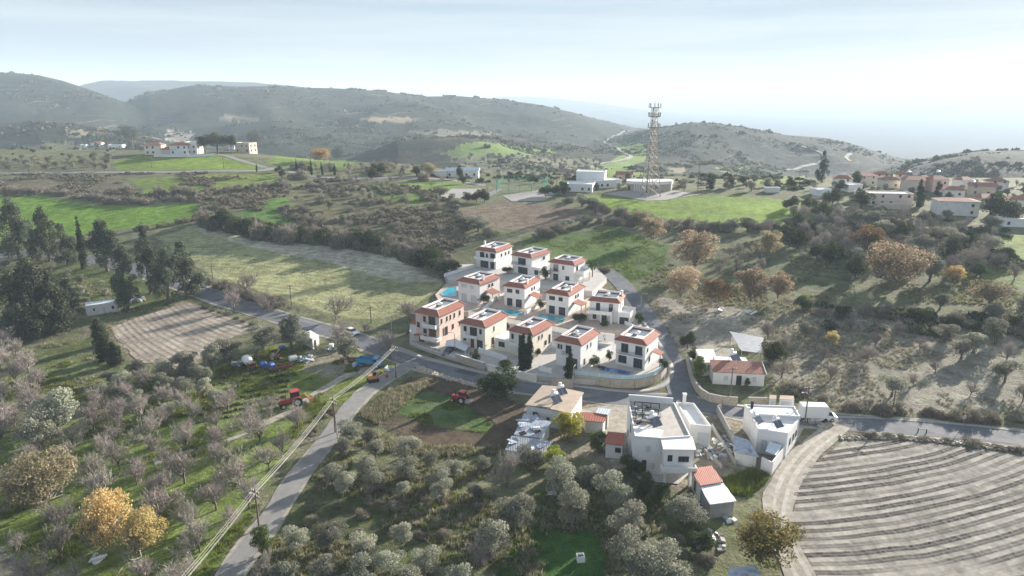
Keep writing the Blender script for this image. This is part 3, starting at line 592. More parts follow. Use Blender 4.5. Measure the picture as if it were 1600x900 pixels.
def bare_mesh(name, h, seed, kids=(6, 5, 4, 4, 3), m=None, up=.42, ang=.62):
    rg = np.random.default_rng(seed); V = []; F = []; lv = []; nv = 0
    P = np.zeros((1, 3)) + [0, 0, h * .16]; D = np.array([[0, 0, 1.]]); Ln = np.array([h * .14]); rad = np.array([h * .022])
    for lev, kd in enumerate(kids):
        n = len(P) * kd; P0 = np.repeat(P, kd, 0); D0 = np.repeat(D, kd, 0); L0 = np.repeat(Ln, kd)
        back = rg.random(n)[:, None] * (.75 if lev else .3); P0 = P0 - D0 * L0[:, None] * back
        j = rg.normal(size=(n, 3)) * ang; D1 = D0 + j + [0, 0, up]; D1 /= np.linalg.norm(D1, axis=1)[:, None]
        L1 = (h * [.36, .25, .17, .125, .10][lev]) * (.65 + .6 * rg.random(n)); P1 = P0 + D1 * L1[:, None]; P1[:, 2] = np.maximum(P1[:, 2], h * .08)
        r0 = h * [.017, .0105, .0066, .0046, .0034][lev]; r1 = r0 * .5
        a = np.cross(D1, rg.normal(size=(n, 3))); a /= np.linalg.norm(a, axis=1)[:, None] + 1e-9; b = np.cross(D1, a)
        if lev < 2:
            ring = [(a * math.cos(t) + b * math.sin(t)) for t in (0, 2.094, 4.189)]
            vs = np.stack([P0 + q * r0 for q in ring] + [P1 + q * r1 for q in ring], 1).reshape(-1, 3)
            base = nv + np.arange(n)[:, None] * 6
            for (i0, i1, i2) in ((0, 1, 4), (0, 4, 3), (1, 2, 5), (1, 5, 4), (2, 0, 3), (2, 3, 5)): F.append(base + np.array([[i0, i1, i2]]))
            V.append(vs); lv.append(np.full(n * 6, .2)); nv += n * 6
        else:
            vs = np.stack([P0 - a * r0, P0 + a * r0, P1], 1).reshape(-1, 3); F.append(nv + np.arange(n * 3).reshape(n, 3)); V.append(vs)
            lv.append(np.repeat(.3 + .7 * rg.random(n), 3)); nv += n * 3
        P, D, Ln = P1, D1, L1
    me = mesh_np(name, np.concatenate(V), np.concatenate(F), m or LM['twig']); setlv(me, np.concatenate(lv)); return me
TREES = {}
def reg(kind, crowns, trunks, h): TREES[kind] = [(c, t, h) for c, t in zip(crowns, trunks)]
reg('olive', [crown_mesh('crown', LM['olive'], 2.3, 1.75, .9, 11, 4600, .145, 100 + i, lump_r=.46) for i in range(5)], [trunk_mesh('trunk', 1.3, .22, 5, 1.5, 3.2, 10 + i) for i in range(5)], 4.4)
reg('pine', [crown_mesh('crown', LM['pine'], 4.0, 6.4, 1.8, 34, 8000, .27, 200 + i, 'cone', lump_r=.36) for i in range(4)], [trunk_mesh('trunk', 9.5, .3, 6, 1.6, 12, 20 + i) for i in range(4)], 14.5)
reg('umbrella', [crown_mesh('crown', LM['pine'], 4.2, 3.9, 4.0, 30, 6000, .26, 230 + i, lump_r=.38) for i in range(3)], [trunk_mesh('trunk', 6.5, .3, 7, 2.6, 9.5, 40 + i) for i in range(3)], 11.8)
reg('cypress', [crown_mesh('crown', LM['cypress'], 1.5, 5.0, .3, 40, 5000, .19, 300 + i, 'column', lump_r=.42) for i in range(3)], [trunk_mesh('trunk', 2.5, .16, 3, .3, 6, 30 + i) for i in range(3)], 10.3)
for kd in ('autumn', 'brown', 'russet'):
    reg(kd, [crown_mesh('crown', LM[kd], 3.8, 3.2, 1.6, 30, 5200, .19, 400 + i + len(kd) * 7, lump_r=.33) for i in range(3)], [bare_mesh('trunk', 7.9, 60 + i + len(kd), (6, 5, 4, 3)) for i in range(3)], 8.0)
reg('green', [crown_mesh('crown', LM['green'], 2.4, 2.2, .7, 18, 4000, .17, 500 + i, lump_r=.4) for i in range(3)], [trunk_mesh('trunk', 1.6, .2, 5, 1.3, 3.6, 70 + i) for i in range(3)], 5.1)
reg('dgreen', [crown_mesh('crown', LM['dgreen'], 2.6, 2.4, .4, 18, 4200, .18, 520 + i, lump_r=.4) for i in range(3)], [trunk_mesh('trunk', 1.6, .2, 5, 1.3, 3.6, 75 + i) for i in range(3)], 5.2)
reg('yellow', [crown_mesh('crown', LM['yellow'], 2.6, 2.5, .5, 22, 4200, .17, 540 + i, lump_r=.36) for i in range(2)], [trunk_mesh('trunk', 1.4, .2, 5, 1.3, 3.6, 80 + i) for i in range(2)], 5.5)
reg('bare', [bare_mesh('crown', 5.6, 600 + i) for i in range(6)], [trunk_mesh('trunk', 1.2, .13, 4, .5, 1.9, 90 + i) for i in range(6)], 5.6)
reg('bush', [crown_mesh('crown', LM['bramble'], 2.2, 1.5, -.5, 15, 2600, .17, 560 + i, 'dome', lump_r=.45) for i in range(3)], [bare_mesh('stem', 3.0, 160 + i, (7, 4, 4, 3)) for i in range(3)], 2.6)
CROWNW = {'olive': 4.9, 'pine': 7.4, 'umbrella': 9, 'cypress': 2.6, 'autumn': 8.2, 'brown': 8.2, 'russet': 8.2, 'green': 5.2, 'dgreen': 5.6, 'yellow': 5.6, 'bare': 6.2, 'bush': 5.0}
NAMES = {'olive': 'olive_tree', 'pine': 'pine_tree', 'umbrella': 'pine_tree', 'cypress': 'cypress_tree', 'autumn': 'autumn_tree', 'brown': 'autumn_tree', 'russet': 'autumn_tree', 'green': 'leafy_tree', 'dgreen': 'leafy_tree', 'yellow': 'leafy_tree', 'bare': 'bare_tree', 'bush': 'bush'}
_tn = [0]
def tree(kind, x, y, h, label, group=None, wid=None, z=None):
    _tn[0] += 1; c, t, h0 = TREES[kind][random.randrange(len(TREES[kind]))]; s = h / h0; sw = (wid / CROWNW[kind]) if wid else s
    zz = gz(x, y) if z is None else z
    o = thing(NAMES[kind], (x, y, zz - .05), random.random() * 6.283, label, 'bush' if kind == 'bush' else 'tree', group); o.scale = (sw * random.uniform(.84, 1.16), sw * random.uniform(.84, 1.16), s * random.uniform(.9, 1.1)); o.rotation_euler = (random.uniform(-.07, .07), random.uniform(-.07, .07), random.random() * 6.283)
    for nm, me in (('stem' if kind == 'bush' else 'trunk', t), ('crown', c)):
        p = bpy.data.objects.new(nm, me); link(p, o)
    return o
def palm(x, y, h, label):
    o = thing('palm_tree', (x, y, gz(x, y)), .4, label, 'tree'); MB().tube([(0, 0, -.3), (.1, 0, h * .5), (.05, .1, h)], [.22, .17, .15], 8).build('trunk', BARK, o)
    mb = MB()
    for i in range(26):
        a = i * 2.4; el = R(70 - 110 * (i / 26)); d = Vector((math.cos(a), math.sin(a), 0)); p = Vector((.05, .1, h)); pts = [p.copy()]
        for k in range(6): p = p + (d * math.cos(el) + Vector((0, 0, math.sin(el)))) * .42; el -= .28; pts.append(p.copy())
        sd_ = Vector((-d.y, d.x, 0))
        for k in range(6):
            w = .34 * math.sin(math.pi * (k + .6) / 6.8); q = pts[k]; r_ = pts[k + 1]
            mb.add([q, q + sd_ * w - Vector((0, 0, .18)), r_ + sd_ * w * .8 - Vector((0, 0, .18)), r_], [(0, 1, 2, 3)]); mb.add([q, q - sd_ * w - Vector((0, 0, .18)), r_ - sd_ * w * .8 - Vector((0, 0, .18)), r_], [(0, 1, 2, 3)])
    c = mb.build('crown', LM['palm'], o); setlv(c.data, np.random.default_rng(3).random(len(c.data.vertices)))
# scattered mass plants: points carrying instances
def proto(me): return bpy.data.objects.new(me.name, me)
def stuff(name, protos, P, scale, label, zsc=1.0):
    me = bpy.data.meshes.new(name); me.vertices.add(len(P)); me.vertices.foreach_set('co', np.asarray(P, np.float32).ravel())
    rg = np.random.default_rng(len(P)); n = len(P)
    a = me.attributes.new('rot', 'FLOAT_VECTOR', 'POINT'); rr = np.zeros((n, 3), np.float32); rr[:, 2] = rg.random(n) * 6.283; a.data.foreach_set('vector', rr.ravel())
    a = me.attributes.new('scl', 'FLOAT_VECTOR', 'POINT'); sc = np.repeat(np.asarray(scale, np.float32)[:, None], 3, 1); sc[:, 2] *= zsc * (.7 + .6 * rg.random(n)); a.data.foreach_set('vector', sc.astype(np.float32).ravel())
    a = me.attributes.new('pick', 'INT', 'POINT'); a.data.foreach_set('value', rg.integers(0, len(protos), n).astype(np.int32))
    o = link(bpy.data.objects.new(name, me)); tag(o, label, None, None, 'stuff')
    g = bpy.data.node_groups.new(name, 'GeometryNodeTree'); g.interface.new_socket('Geometry', in_out='INPUT', socket_type='NodeSocketGeometry'); g.interface.new_socket('Geometry', in_out='OUTPUT', socket_type='NodeSocketGeometry')
    gi = g.nodes.new('NodeGroupInput'); go = g.nodes.new('NodeGroupOutput'); mp_ = g.nodes.new('GeometryNodeMeshToPoints'); g.links.new(gi.outputs[0], mp_.inputs['Mesh'])
    def attr(nm, ty): q = g.nodes.new('GeometryNodeInputNamedAttribute'); q.data_type = ty; q.inputs['Name'].default_value = nm; return q.outputs['Attribute']
    j = g.nodes.new('GeometryNodeJoinGeometry')
    for k, p in enumerate(protos):
        oi = g.nodes.new('GeometryNodeObjectInfo'); oi.inputs['Object'].default_value = p
        ip = g.nodes.new('GeometryNodeInstanceOnPoints'); cmpn = g.nodes.new('FunctionNodeCompare'); cmpn.data_type = 'INT'; cmpn.operation = 'EQUAL'
        g.links.new(attr('pick', 'INT'), cmpn.inputs[2]); cmpn.inputs[3].default_value = k
        g.links.new(mp_.outputs[0], ip.inputs['Points']); g.links.new(cmpn.outputs[0], ip.inputs['Selection']); g.links.new(oi.outputs['Geometry'], ip.inputs['Instance'])
        g.links.new(attr('rot', 'FLOAT_VECTOR'), ip.inputs['Rotation']); g.links.new(attr('scl', 'FLOAT_VECTOR'), ip.inputs['Scale']); g.links.new(ip.outputs[0], j.inputs[0])
    g.links.new(j.outputs[0], go.inputs[0]); md = o.modifiers.new('scatter', 'NODES'); md.node_group = g
    return o
def tuft_mesh(name, m, n, h, r, seed):
    rg = np.random.default_rng(seed); a = rg.random(n) * 6.283; b = rg.random(n) ** .6 * r; P = np.stack([np.cos(a) * b, np.sin(a) * b, np.zeros(n)], 1)
    t = P * 1.5 + rg.normal(size=(n, 3)) * .3 * r; t[:, 2] = h * (.5 + .7 * rg.random(n)); w = np.stack([-np.sin(a), np.cos(a), 0 * a], 1) * .10 * h
    V = np.stack([P - w, P + w, t], 1).reshape(-1, 3); me = mesh_np(name, V, np.arange(3 * n).reshape(n, 3), m); setlv(me, np.repeat(rg.random(n), 3)); return me
# ------------------------------------------------------------------ buildings
BLOCK = []                                            # footprints kept free of plants
def V2(v): return Vector((v[0], v[1]))
class Bld:
    def __init__(s, name, loc, label, cat='house', group=None):
        s.o = Vector(loc); s.root = thing(name, s.o, 0, label, cat, group)
    def part(s, name, mb, m, parent=None, label=None, smooth=False):
        mb.v = [(v[0] - s.o.x, v[1] - s.o.y, v[2] - s.o.z) for v in mb.v]
        o = mb.build(name, m, parent or s.root, smooth)
        if label: o['label'] = label
        return o
def obox(mb, A, d, s0, s1, o0, o1, z0, z1):
    """box along wall A + d*s, standing off outward by o0..o1"""
    n = Vector((d.y, -d.x)); c = [A + d * s0 + n * o1, A + d * s1 + n * o1, A + d * s1 + n * o0, A + d * s0 + n * o0]
    return mb.prism(c, z0, z1)
def win(b, A, B, s0, s1, z0, z1, style='glass', split=1, sill=True, label=None):
    d = (B - A).normalized(); t = .07
    if style == 'gate':
        w = b.part('gate', obox(MB(), A, d, s0, s1, .0, .06, z0, z1), M['gate'], None, label)
        for k in range(1, 4): z = z0 + (z1 - z0) * k / 4; b.part('rail', obox(MB(), A, d, s0 + .05, s1 - .05, .06, .085, z - .03, z + .03), M['metal'], w)
        return w
    if style == 'wood':
        w = b.part('door', obox(MB(), A, d, s0, s1, .0, .06, z0, z1), M['wood'], None, label); b.part('handle', obox(MB(), A, d, s1 - .2, s1 - .12, .06, .11, z0 + .95, z0 + 1.1), M['metal'], w); return w
    mb = MB(); fm = M['frame']
    obox(mb, A, d, s0, s1, 0, .07, z0, z0 + t); obox(mb, A, d, s0, s1, 0, .07, z1 - t, z1); obox(mb, A, d, s0, s0 + t, 0, .068, z0 + t, z1 - t); obox(mb, A, d, s1 - t, s1, 0, .068, z0 + t, z1 - t)
    for k in range(1, split + 1): x = s0 + (s1 - s0) * k / (split + 1); obox(mb, A, d, x - .035, x + .035, 0, .064, z0 + t, z1 - t)
    w = b.part('door' if z1 - z0 > 1.9 else 'window', mb, fm if style != 'shutter' else M['wframe'], None, label)
    b.part('pane' if style != 'shutter' else 'shutter', obox(MB(), A, d, s0 + t, s1 - t, 0, .028, z0 + t, z1 - t), M['glass'] if style != 'shutter' else M['shutter'], w)
    if sill and z1 - z0 < 1.9: b.part('sill', obox(MB(), A, d, s0 - .1, s1 + .1, 0, .14, z0 - .09, z0 - .002), M['white'], w)
    return w
def ring(mb, outer, inner, z0, z1):
    n = len(outer); vs = [(*p, z) for z in (z0, z1) for p in outer] + [(*p, z) for z in (z0, z1) for p in inner]
    f = []
    for i in range(n):
        j = (i + 1) % n; f += [(i, j, n + j, n + i), (2 * n + j, 2 * n + i, 3 * n + i, 3 * n + j), (n + i, n + j, 3 * n + j, 3 * n + i), (j, i, 2 * n + i, 2 * n + j)]
    return mb.add(vs, f)
def inset(poly, dd):
    n = len(poly); dd = dd if hasattr(dd, '__len__') else [dd] * n; P = [V2(p) for p in poly]; out = []
    for i in range(n):
        a, b, c = P[i - 1], P[i], P[(i + 1) % n]; d1 = (b - a).normalized(); d2 = (c - b).normalized(); n1 = Vector((-d1.y, d1.x)); n2 = Vector((-d2.y, d2.x))
        p1 = a + n1 * dd[i - 1]; p2 = b + n2 * dd[i]; cr = d1.x * d2.y - d1.y * d2.x
        t = ((p2 - p1).x * d2.y - (p2 - p1).y * d2.x) / cr if abs(cr) > 1e-6 else (b - a).length; out.append(p1 + d1 * t)
    return out
def heater(p, rz, label, s=1.0):
    o = thing('solar_water_heater', p, rz, label, 'water heater', 'solar water heaters on the roofs'); s *= .78; o.scale = (s, s, s)
    for k in (-1, 1): MB().cbox((k * .55, -.5, .55), 1.0, 1.7, .08, rx=R(38)).build('panel', M['panel'], o)
    MB().tube([(-.9, .45, 1.35), (-.85, .45, 1.35), (.85, .45, 1.35), (.9, .45, 1.35)], [.2, .3, .3, .2], 10).build('tank', M['tank'], o, True)
    MB().tube([(.2, .95, 1.1), (.2, .95, 1.15), (.2, .95, 2.05), (.2, .95, 2.12)], [.32, .4, .4, .3], 12).build('cold_tank', M['tank'], o, True)
    for x in (-.95, .95): MB().box(x - .03, x + .03, .42, .48, 0, 1.2).build('frame_leg', M['metal'], o)
    for x in (-.2, .6): MB().box(x - .03, x + .03, .9, .96, 0, 1.1).build('frame_leg', M['metal'], o)
def villa(eFL, eFR, eBR, zb, h, wall, label, fw, rw, ins=(1.7, 1.6, .25, 1.2), rise=.85, hname='', hpos=(.5, .45), ov=.45, name='villa', chimney=None, extra=None, two=False):
    e = zb + h; FL, FR, BR = (V2(at_z(u, v, e)) for u, v in (eFL, eFR, eBR)); d = (FR - FL).normalized(); nb = Vector((-d.y, d.x))
    w = (FR - FL).length; dp = max(6.5, min(11.5, (BR - FR).dot(nb))); E = [FL, FR, FR + nb * dp, FL + nb * dp]
    Wl = inset(E, ov); b = Bld(name, (*Wl[0], zb), label); c = sum(E, Vector((0, 0))) / 4; BLOCK.append([tuple(p) for p in inset(E, -.6)])
    b.part('wall', MB().prism(Wl, zb - 1.2, e - .03), M[wall])
    I = inset(E, list(ins)); mb = MB(); n = 4
    vs = [(*p, e - .13) for p in Wl] + [(*p, e - .13) for p in E] + [(*p, e) for p in E] + [(*p, e + rise) for p in I] + [(*p, e + .02) for p in I]
    fs = []
    for i in range(4):
        j = (i + 1) % 4; fs += [(k * 4 + i, k * 4 + j, (k + 1) * 4 + j, (k + 1) * 4 + i) for k in range(4)]
    rf = b.part('roof', mb.add(vs, fs), M['tile'])
    b.part('roof_terrace', MB().prism(I, e - .02, e + .06), M['roofwhite'])
    b.part('parapet', ring(MB(), inset(I, -.06), inset(I, .14), e + rise - .35, e + rise + .12), M['white'])
    for i in (0, 1, 2): b.part('ridge_cap', MB().tube([(*E[i], e + .03), (*(E[i] + (I[i] - E[i]) * .98), e + rise + .03)], .10, 6), M['ridge'], rf)
    A, B, C = Wl[0], Wl[1], Wl[2]; L1 = (B - A).length; L2 = (C - B).length
    for q in fw: win(b, A, B, q[0] * L1, q[1] * L1, zb + q[2], zb + q[3], *(q[4:]))
    for q in rw: win(b, B, C, q[0] * L2, q[1] * L2, zb + q[2], zb + q[3], *(q[4:]))
    if chimney: p = A + d * L1 * chimney[0] + nb * L2 * chimney[1]; b.part('chimney', MB().cbox((*p, e + .9), .5, .5, 2.0, math.atan2(d.y, d.x)).cbox((*p, e + 1.95), .66, .66, .12, math.atan2(d.y, d.x)), M['white'])
    hp = I[0] + (I[1] - I[0]) * hpos[0] + (I[3] - I[0]) * hpos[1]
    heater((*hp, e + .061), math.atan2(d.y, d.x) - 2.2, 'solar heater with white tank on the roof of ' + hname)
    return b, A, B, C, Wl[3], d, nb, e
def balcony(b, A, d, s0, s1, z, out, solid=True, h=.95, m='white'):
    sl_ = b.part('balcony', obox(MB(), A, d, s0, s1, 0, out, z - .22, z), M[m]); n = Vector((d.y, -d.x)); mb = MB()
    if solid:
        obox(mb, A, d, s0, s1, out - .14, out + .003, z + .002, z + h * .8); obox(mb, A, d, s0, s0 + .14, .0, out - .14, z + .002, z + h * .8); obox(mb, A, d, s1 - .14, s1, .0, out - .14, z + .002, z + h * .8); b.part('balcony_wall', mb, M[m], sl_)
    else:
        obox(mb, A, d, s0, s1, out - .07, out - .02, z + h - .05, z + h); k = s0 + .03
        while k < s1: obox(mb, A, d, k - .018, k + .018, out - .065, out - .025, z, z + h - .05); k += .22
        b.part('railing', mb, M['darkmetal'], sl_)
    return sl_
Z3, Z2, Z1 = 1.3, 2.6, 4.4
# terraces the villas stand on
def terrace(pts, z, m, label, depth=3.5):
    P = [V2(at_z(u, v, z)) for u, v in pts]; BLOCK.append([tuple(p) for p in P]); c = sum(P, Vector((0, 0))) / len(P)
    o = MB().prism([p - c for p in P], -depth, 0).build('villa_terrace', M[m]); o.location = (c.x, c.y, z); tag(o, label, None, None, 'structure')
terrace([(640, 535), (652, 541), (700, 556), (762, 573), (835, 587), (893, 592), (950, 594), (1000, 592), (1030, 582), (1040, 566), (1026, 540), (1004, 510), (930, 508), (800, 490), (735, 470), (690, 470), (660, 492), (640, 505)], Z3, 'greyfloor', 'paved terrace under the front row of villas')
terrace([(690, 478), (720, 487), (780, 494), (850, 505), (905, 515), (985, 517), (1003, 508), (990, 482), (976, 462), (935, 448), (850, 443), (770, 432), (702, 438), (680, 460)], Z2, 'tilefloor', 'paved terrace under the middle row of villas')
terrace([(700, 438), (745, 432), (800, 441), (862, 449), (925, 455), (948, 434), (925, 412), (880, 396), (780, 378), (738, 388), (694, 428)], Z1, 'greyfloor', 'paved terrace under the back row of villas', 4)
tall = lambda a, b_, z=3.15: (a, b_, z, z + 2.15, 'glass', 1)
# back row
b, A, B, C, D, d, nb, e = villa((741, 390), (775.5, 394.5), (801, 382.5), Z1, 5.9, 'white', 'white villa at the far left of the back row with a full-width balcony',
    [tall(.2, .42), (.5, .6, 3.6, 5.0, 'glass', 0), tall(.72, .95), (.22, .62, .1, 2.4, 'glass', 2), (.72, .92, .1, 2.3, 'glass', 1)], [(.3, .38, 3.6, 4.7), (.55, .63, 3.6, 4.7), (.75, .83, 3.6, 4.7)], hname='the left back-row villa', chimney=(.02, .5))
balcony(b, A, d, -.1, (B - A).length + .1, Z1 + 3.05, 1.3)
b, A, B, C, D, d, nb, e = villa((798, 398), (831, 403.5), (854, 391), Z1, 5.9, 'white', 'white villa in the middle of the back row with a low extension on its right',
    [tall(.3, .7), (.3, .8, .1, 2.3, 'glass', 1)], [(.62, .72, 3.9, 5.0)], hname='the middle back-row villa')
balcony(b, A, d, .1, .78 * (B - A).length, Z1 + 3.05, 1.1, False)
X0 = B; b.part('extension', MB().prism([X0 + d * .02 - nb * .0, X0 + d * 3.4, X0 + d * 3.4 + nb * 6, X0 + d * .02 + nb * 6], Z1 - 1, Z1 + 3.0), M['white']); win(b, X0 + d * .02, X0 + d * 3.4, 1.2, 2.7, Z1 + .6, Z1 + 2.1)
b, A, B, C, D, d, nb, e = villa((856, 409), (898, 415), (915, 406), Z1 - .2, 5.9, 'white', 'white villa at the right end of the back row beside the palm',
    [tall(.16, .36), (.52, .6, 3.9, 5.1, 'glass', 0), (.16, .36, .1, 2.3, 'glass', 1), (.66, .82, .7, 2.1, 'glass', 1)], [(.2, .35, 3.2, 5.2)], hname='the back-row villa beside the palm')
balcony(b, A, d, .05 * (B - A).length, .42 * (B - A).length, Z1 - .2 + 3.05, 1.0, False)
balcony(b, B, nb, 1.5, 6.5, Z1 - .2 + 3.0, 2.6)
b.part('column', MB().cbox((*(B + d * 2.3 + nb * 1.8), Z1 + 1.2), .3, .3, 3.0), M['white']); b.part('column', MB().cbox((*(B + d * 2.3 + nb * 6.2), Z1 + 1.2), .3, .3, 3.0), M['white'])
# middle row
def midrow(FL, FR, BR, lab, hn, shut=False):
    st = 'shutter' if shut else 'glass'
    r = villa(FL, FR, BR, Z2, 5.9, 'white', lab, [(.14, .40, 4.0, 5.1, st, 2), (.56, .74, 4.0, 5.1, st, 1), (.14, .40, .1, 2.35, st, 2), (.58, .86, .1, 2.35, st, 2)], [(.42, .50, 3.9, 4.9), (.58, .66, 3.9, 4.9)], hname=hn, chimney=(.9, .28), ins=(1.8, 1.8, 1.0, 1.4))
    b, A, B, C, D, d, nb, e = r                                   # tiled porch on the right side
    P0 = B + nb * 2.6; b.part('porch_roof', MB().add([(*(P0), Z2 + 3.4), (*(P0 + d * 2.8), Z2 + 2.7), (*(P0 + d * 2.8 + nb * 3.6), Z2 + 2.7), (*(P0 + nb * 3.6), Z2 + 3.4), (*(P0), Z2 + 3.25), (*(P0 + d * 2.8), Z2 + 2.55), (*(P0 + d * 2.8 + nb * 3.6), Z2 + 2.55), (*(P0 + nb * 3.6), Z2 + 3.25)], [(0, 1, 2, 3), (7, 6, 5, 4), (0, 4, 5, 1), (1, 5, 6, 2), (2, 6, 7, 3), (3, 7, 4, 0)]), M['tile'])
    for q in (.2, 3.3): b.part('column', MB().cbox((*(P0 + d * 2.5 + nb * q), Z2 + 1.2), .3, .3, 2.6), M['white'])
    return r
midrow((712.5, 438), (750, 445), (776, 431), 'white villa with closed pale shutters beside the round light-blue pool', 'the shuttered villa', True)
midrow((784.5, 446), (821, 451), (846.5, 436.5), 'white villa in the centre of the middle row behind a turquoise pool', 'the centre villa')
midrow((850, 457), (890, 463), (910, 447), 'white villa right of the centre villa, above the highest turquoise pool', 'the villa right of the centre')
b, A, B, C, D, d, nb, e = villa((918.5, 469), (969.5, 474), (984, 462), Z2 - .4, 5.9, 'white', 'wide white villa with a covered veranda beside the side road',
    [(.22, .36, 3.2, 5.3, 'glass', 1), (.66, .80, 3.2, 5.3, 'glass', 1), (.12, .24, .8, 2.2, 'glass', 1), (.42, .60, .1, 2.4, 'glass', 1)], [(.3, .4, 3.3, 5.0)], hname='the wide veranda villa', chimney=(.97, .7), ins=(1.3, 1.2, .2, .9))
balcony(b, A, d, .02 * (B - A).length, .82 * (B - A).length, Z2 - .4 + 3.0, 2.2)
for q in (.45, .8): b.part('column', MB().cbox((*(A + d * q * (B - A).length + Vector((d.y, -d.x)) * 2.0), Z2 + .9), .32, .32, 3.1), M['white'])
Q = B + d * .02; b.part('wing', MB().prism([Q - nb * .8, Q + d * 3.2 - nb * .8, Q + d * 3.6 + nb * 5, Q + nb * 5], Z2 - 1, Z2 + 2.5), M['white']); win(b, Q - nb * .8, Q + d * 3.2 - nb * .8, .4, 2.8, Z2 - .1, Z2 + 1.9, 'glass', 1)
b.part('wing_parapet', ring(MB(), [Q - nb * .8, Q + d * 3.2 - nb * .8, Q + d * 3.6 + nb * 5, Q + nb * 5], inset([Q - nb * .8, Q + d * 3.2 - nb * .8, Q + d * 3.6 + nb * 5, Q + nb * 5], .15), Z2 + 2.502, Z2 + 3.2), M['white'])
# front row
b, A, B, C, D, d, nb, e = villa((645, 487), (686.5, 495), (730, 471), Z3 + .3, 7.2, 'pink', 'three-storey pink villa with two white balconies at the left end',
    [(.33, .44, 5.0, 6.4, 'glass', 0), (.56, .84, 4.5, 6.7, 'glass', 1), (.05, .17, 3.2, 4.6, 'glass', 0), (.32, .46, 1.9, 3.2, 'glass', 0), (.56, .86, 1.5, 3.6, 'wood'), (.12, .34, -1.0, 1.2, 'wood')],
    [(.07, .12, 4.9, 6.2, 'glass', 0), (.28, .33, 4.9, 6.2, 'glass', 0), (.42, .47, 4.9, 6.2, 'glass', 0), (.58, .63, 4.9, 6.2, 'glass', 0), (.8, .86, 4.9, 6.2, 'glass', 0), (.14, .18, 1.6, 3.6, 'wood'), (.22, .32, 1.5, 3.7, 'glass', 1), (.5, .57, 2.2, 3.5), (.8, .86, 2.2, 3.5)], hname='the pink villa', ins=(1.9, 2.1, .2, 1.4), name='villa')
L1 = (B - A).length
balcony(b, A, d, .42 * L1, L1 - .2, Z3 + 4.6, 1.4); balcony(b, A, d, .38 * L1, L1 + .6, Z3 + 1.6, 2.0)
n = Vector((d.y, -d.x))
b.part('garage_wing', MB().prism([A - d * 4.2 - n * 3, A - d * .02 - n * 3, A - d * .02 - n * 9, A - d * 4.2 - n * 9], Z3 - 1.2, Z3 + 2.9), M['white'])
b.part('wing_roof', MB().add([(*(A - d * 4.5 - n * 2.6), Z3 + 2.85), (*(A - d * .05 - n * 2.6), Z3 + 2.95), (*(A - d * .05 - n * 6), Z3 + 4.4), (*(A - d * 3.2 - n * 6), Z3 + 4.4), (*(A - d * .05 - n * 9.3), Z3 + 2.95), (*(A - d * 4.5 - n * 9.3), Z3 + 2.85)], [(0, 1, 2, 3), (3, 2, 4, 5), (0, 3, 5), (1, 0, 5, 4)]), M['tile'])
b.part('porch_roof', obox(MB(), A, d, .02 * L1, .44 * L1, .003, 1.3, Z3 + 1.75, Z3 + 1.95), M['tile_old'])
cr9 = villa((715, 503.5), (758.5, 512), (788.5, 491.5), Z3, 6.0, 'cream', 'cream villa between the pink villa and the cypress villa, above the parked car',
    [(.14, .26, 3.9, 5.2, 'glass', 0), (.40, .68, 3.2, 5.3, 'glass', 2), (.78, .87, 3.9, 5.2, 'glass', 0), (.12, .24, 1.5, 2.1), (.42, .56, .1, 2.3, 'wood'), (.68, .90, .1, 2.35, 'glass', 1)],
    [(.38, .43, 3.7, 5.0, 'glass', 0), (.3, .4, .4, 2.3), (.58, .68, .5, 2.2)], hname='the cream villa', ins=(1.9, 2.1, .3, 1.6), hpos=(.4, .5))
b, A, B, C, D, d, nb, e = cr9; balcony(b, A, d, .22 * (B - A).length, .72 * (B - A).length, Z3 + 3.05, 1.0, True, .5)
b, A, B, C, D, d, nb, e = villa((791.5, 515.5), (833, 524.5), (860, 505), Z3, 6.0, 'cream', 'cream villa half hidden by the tall double cypress',
    [(.10, .20, 3.9, 5.2, 'glass', 0), (.42, .62, 3.2, 5.3, 'glass', 1), (.4, .7, .1, 2.3, 'glass', 2)], [(.3, .35, 3.8, 4.9, 'glass', 0), (.46, .51, 3.8, 4.9, 'glass', 0), (.62, .72, 1.6, 2.8), (.84, .92, 1.5, 3.8)], hname='the cypress villa', ins=(1.9, 2.1, .3, 1.5), hpos=(.4, .45))
n = Vector((d.y, -d.x)); balcony(b, A, d, .1 * (B - A).length, .75 * (B - A).length, Z3 + 3.05, 1.4, True, .6)
ex = [A - d * 4.6 + nb * .6, A - d * .02 + nb * .6, A - d * .02 + nb * 6, A - d * 4.6 + nb * 6]
b.part('extension', MB().prism(ex, Z3 - 1, Z3 + 2.9), M['cream']); b.part('extension_roof', MB().prism(inset(ex, -.15), Z3 + 2.902, Z3 + 3.1), M['roofwhite']); win(b, ex[0], ex[1], 1.2, 2.9, Z3 + 1.0, Z3 + 2.3, 'glass', 1)
b, A, B, C, D, d, nb, e = villa((865, 531), (909, 540), (933, 519), Z3, 6.0, 'white', 'white villa behind the narrow cypress with a cluttered roof',
    [(.06, .15, 4.0, 5.1, 'glass', 0), (.18, .25, 4.0, 5.1, 'glass', 0), (.40, .62, 3.2, 5.2, 'glass', 1), (.42, .52, .1, 2.3, 'wood'), (.70, .88, .1, 2.4, 'glass', 1)],
    [(.36, .41, 3.9, 4.9, 'glass', 0), (.56, .61, 3.9, 4.9, 'glass', 0), (.2, .28, .5, 2.0, 'wood')], hname='the villa behind the narrow cypress', ins=(1.5, 1.7, .25, 1.1), hpos=(.45, .4))
balcony(b, A, d, .3 * (B - A).length, .66 * (B - A).length, Z3 + 3.05, .9, False)
RB = (A + B + C + D) / 4
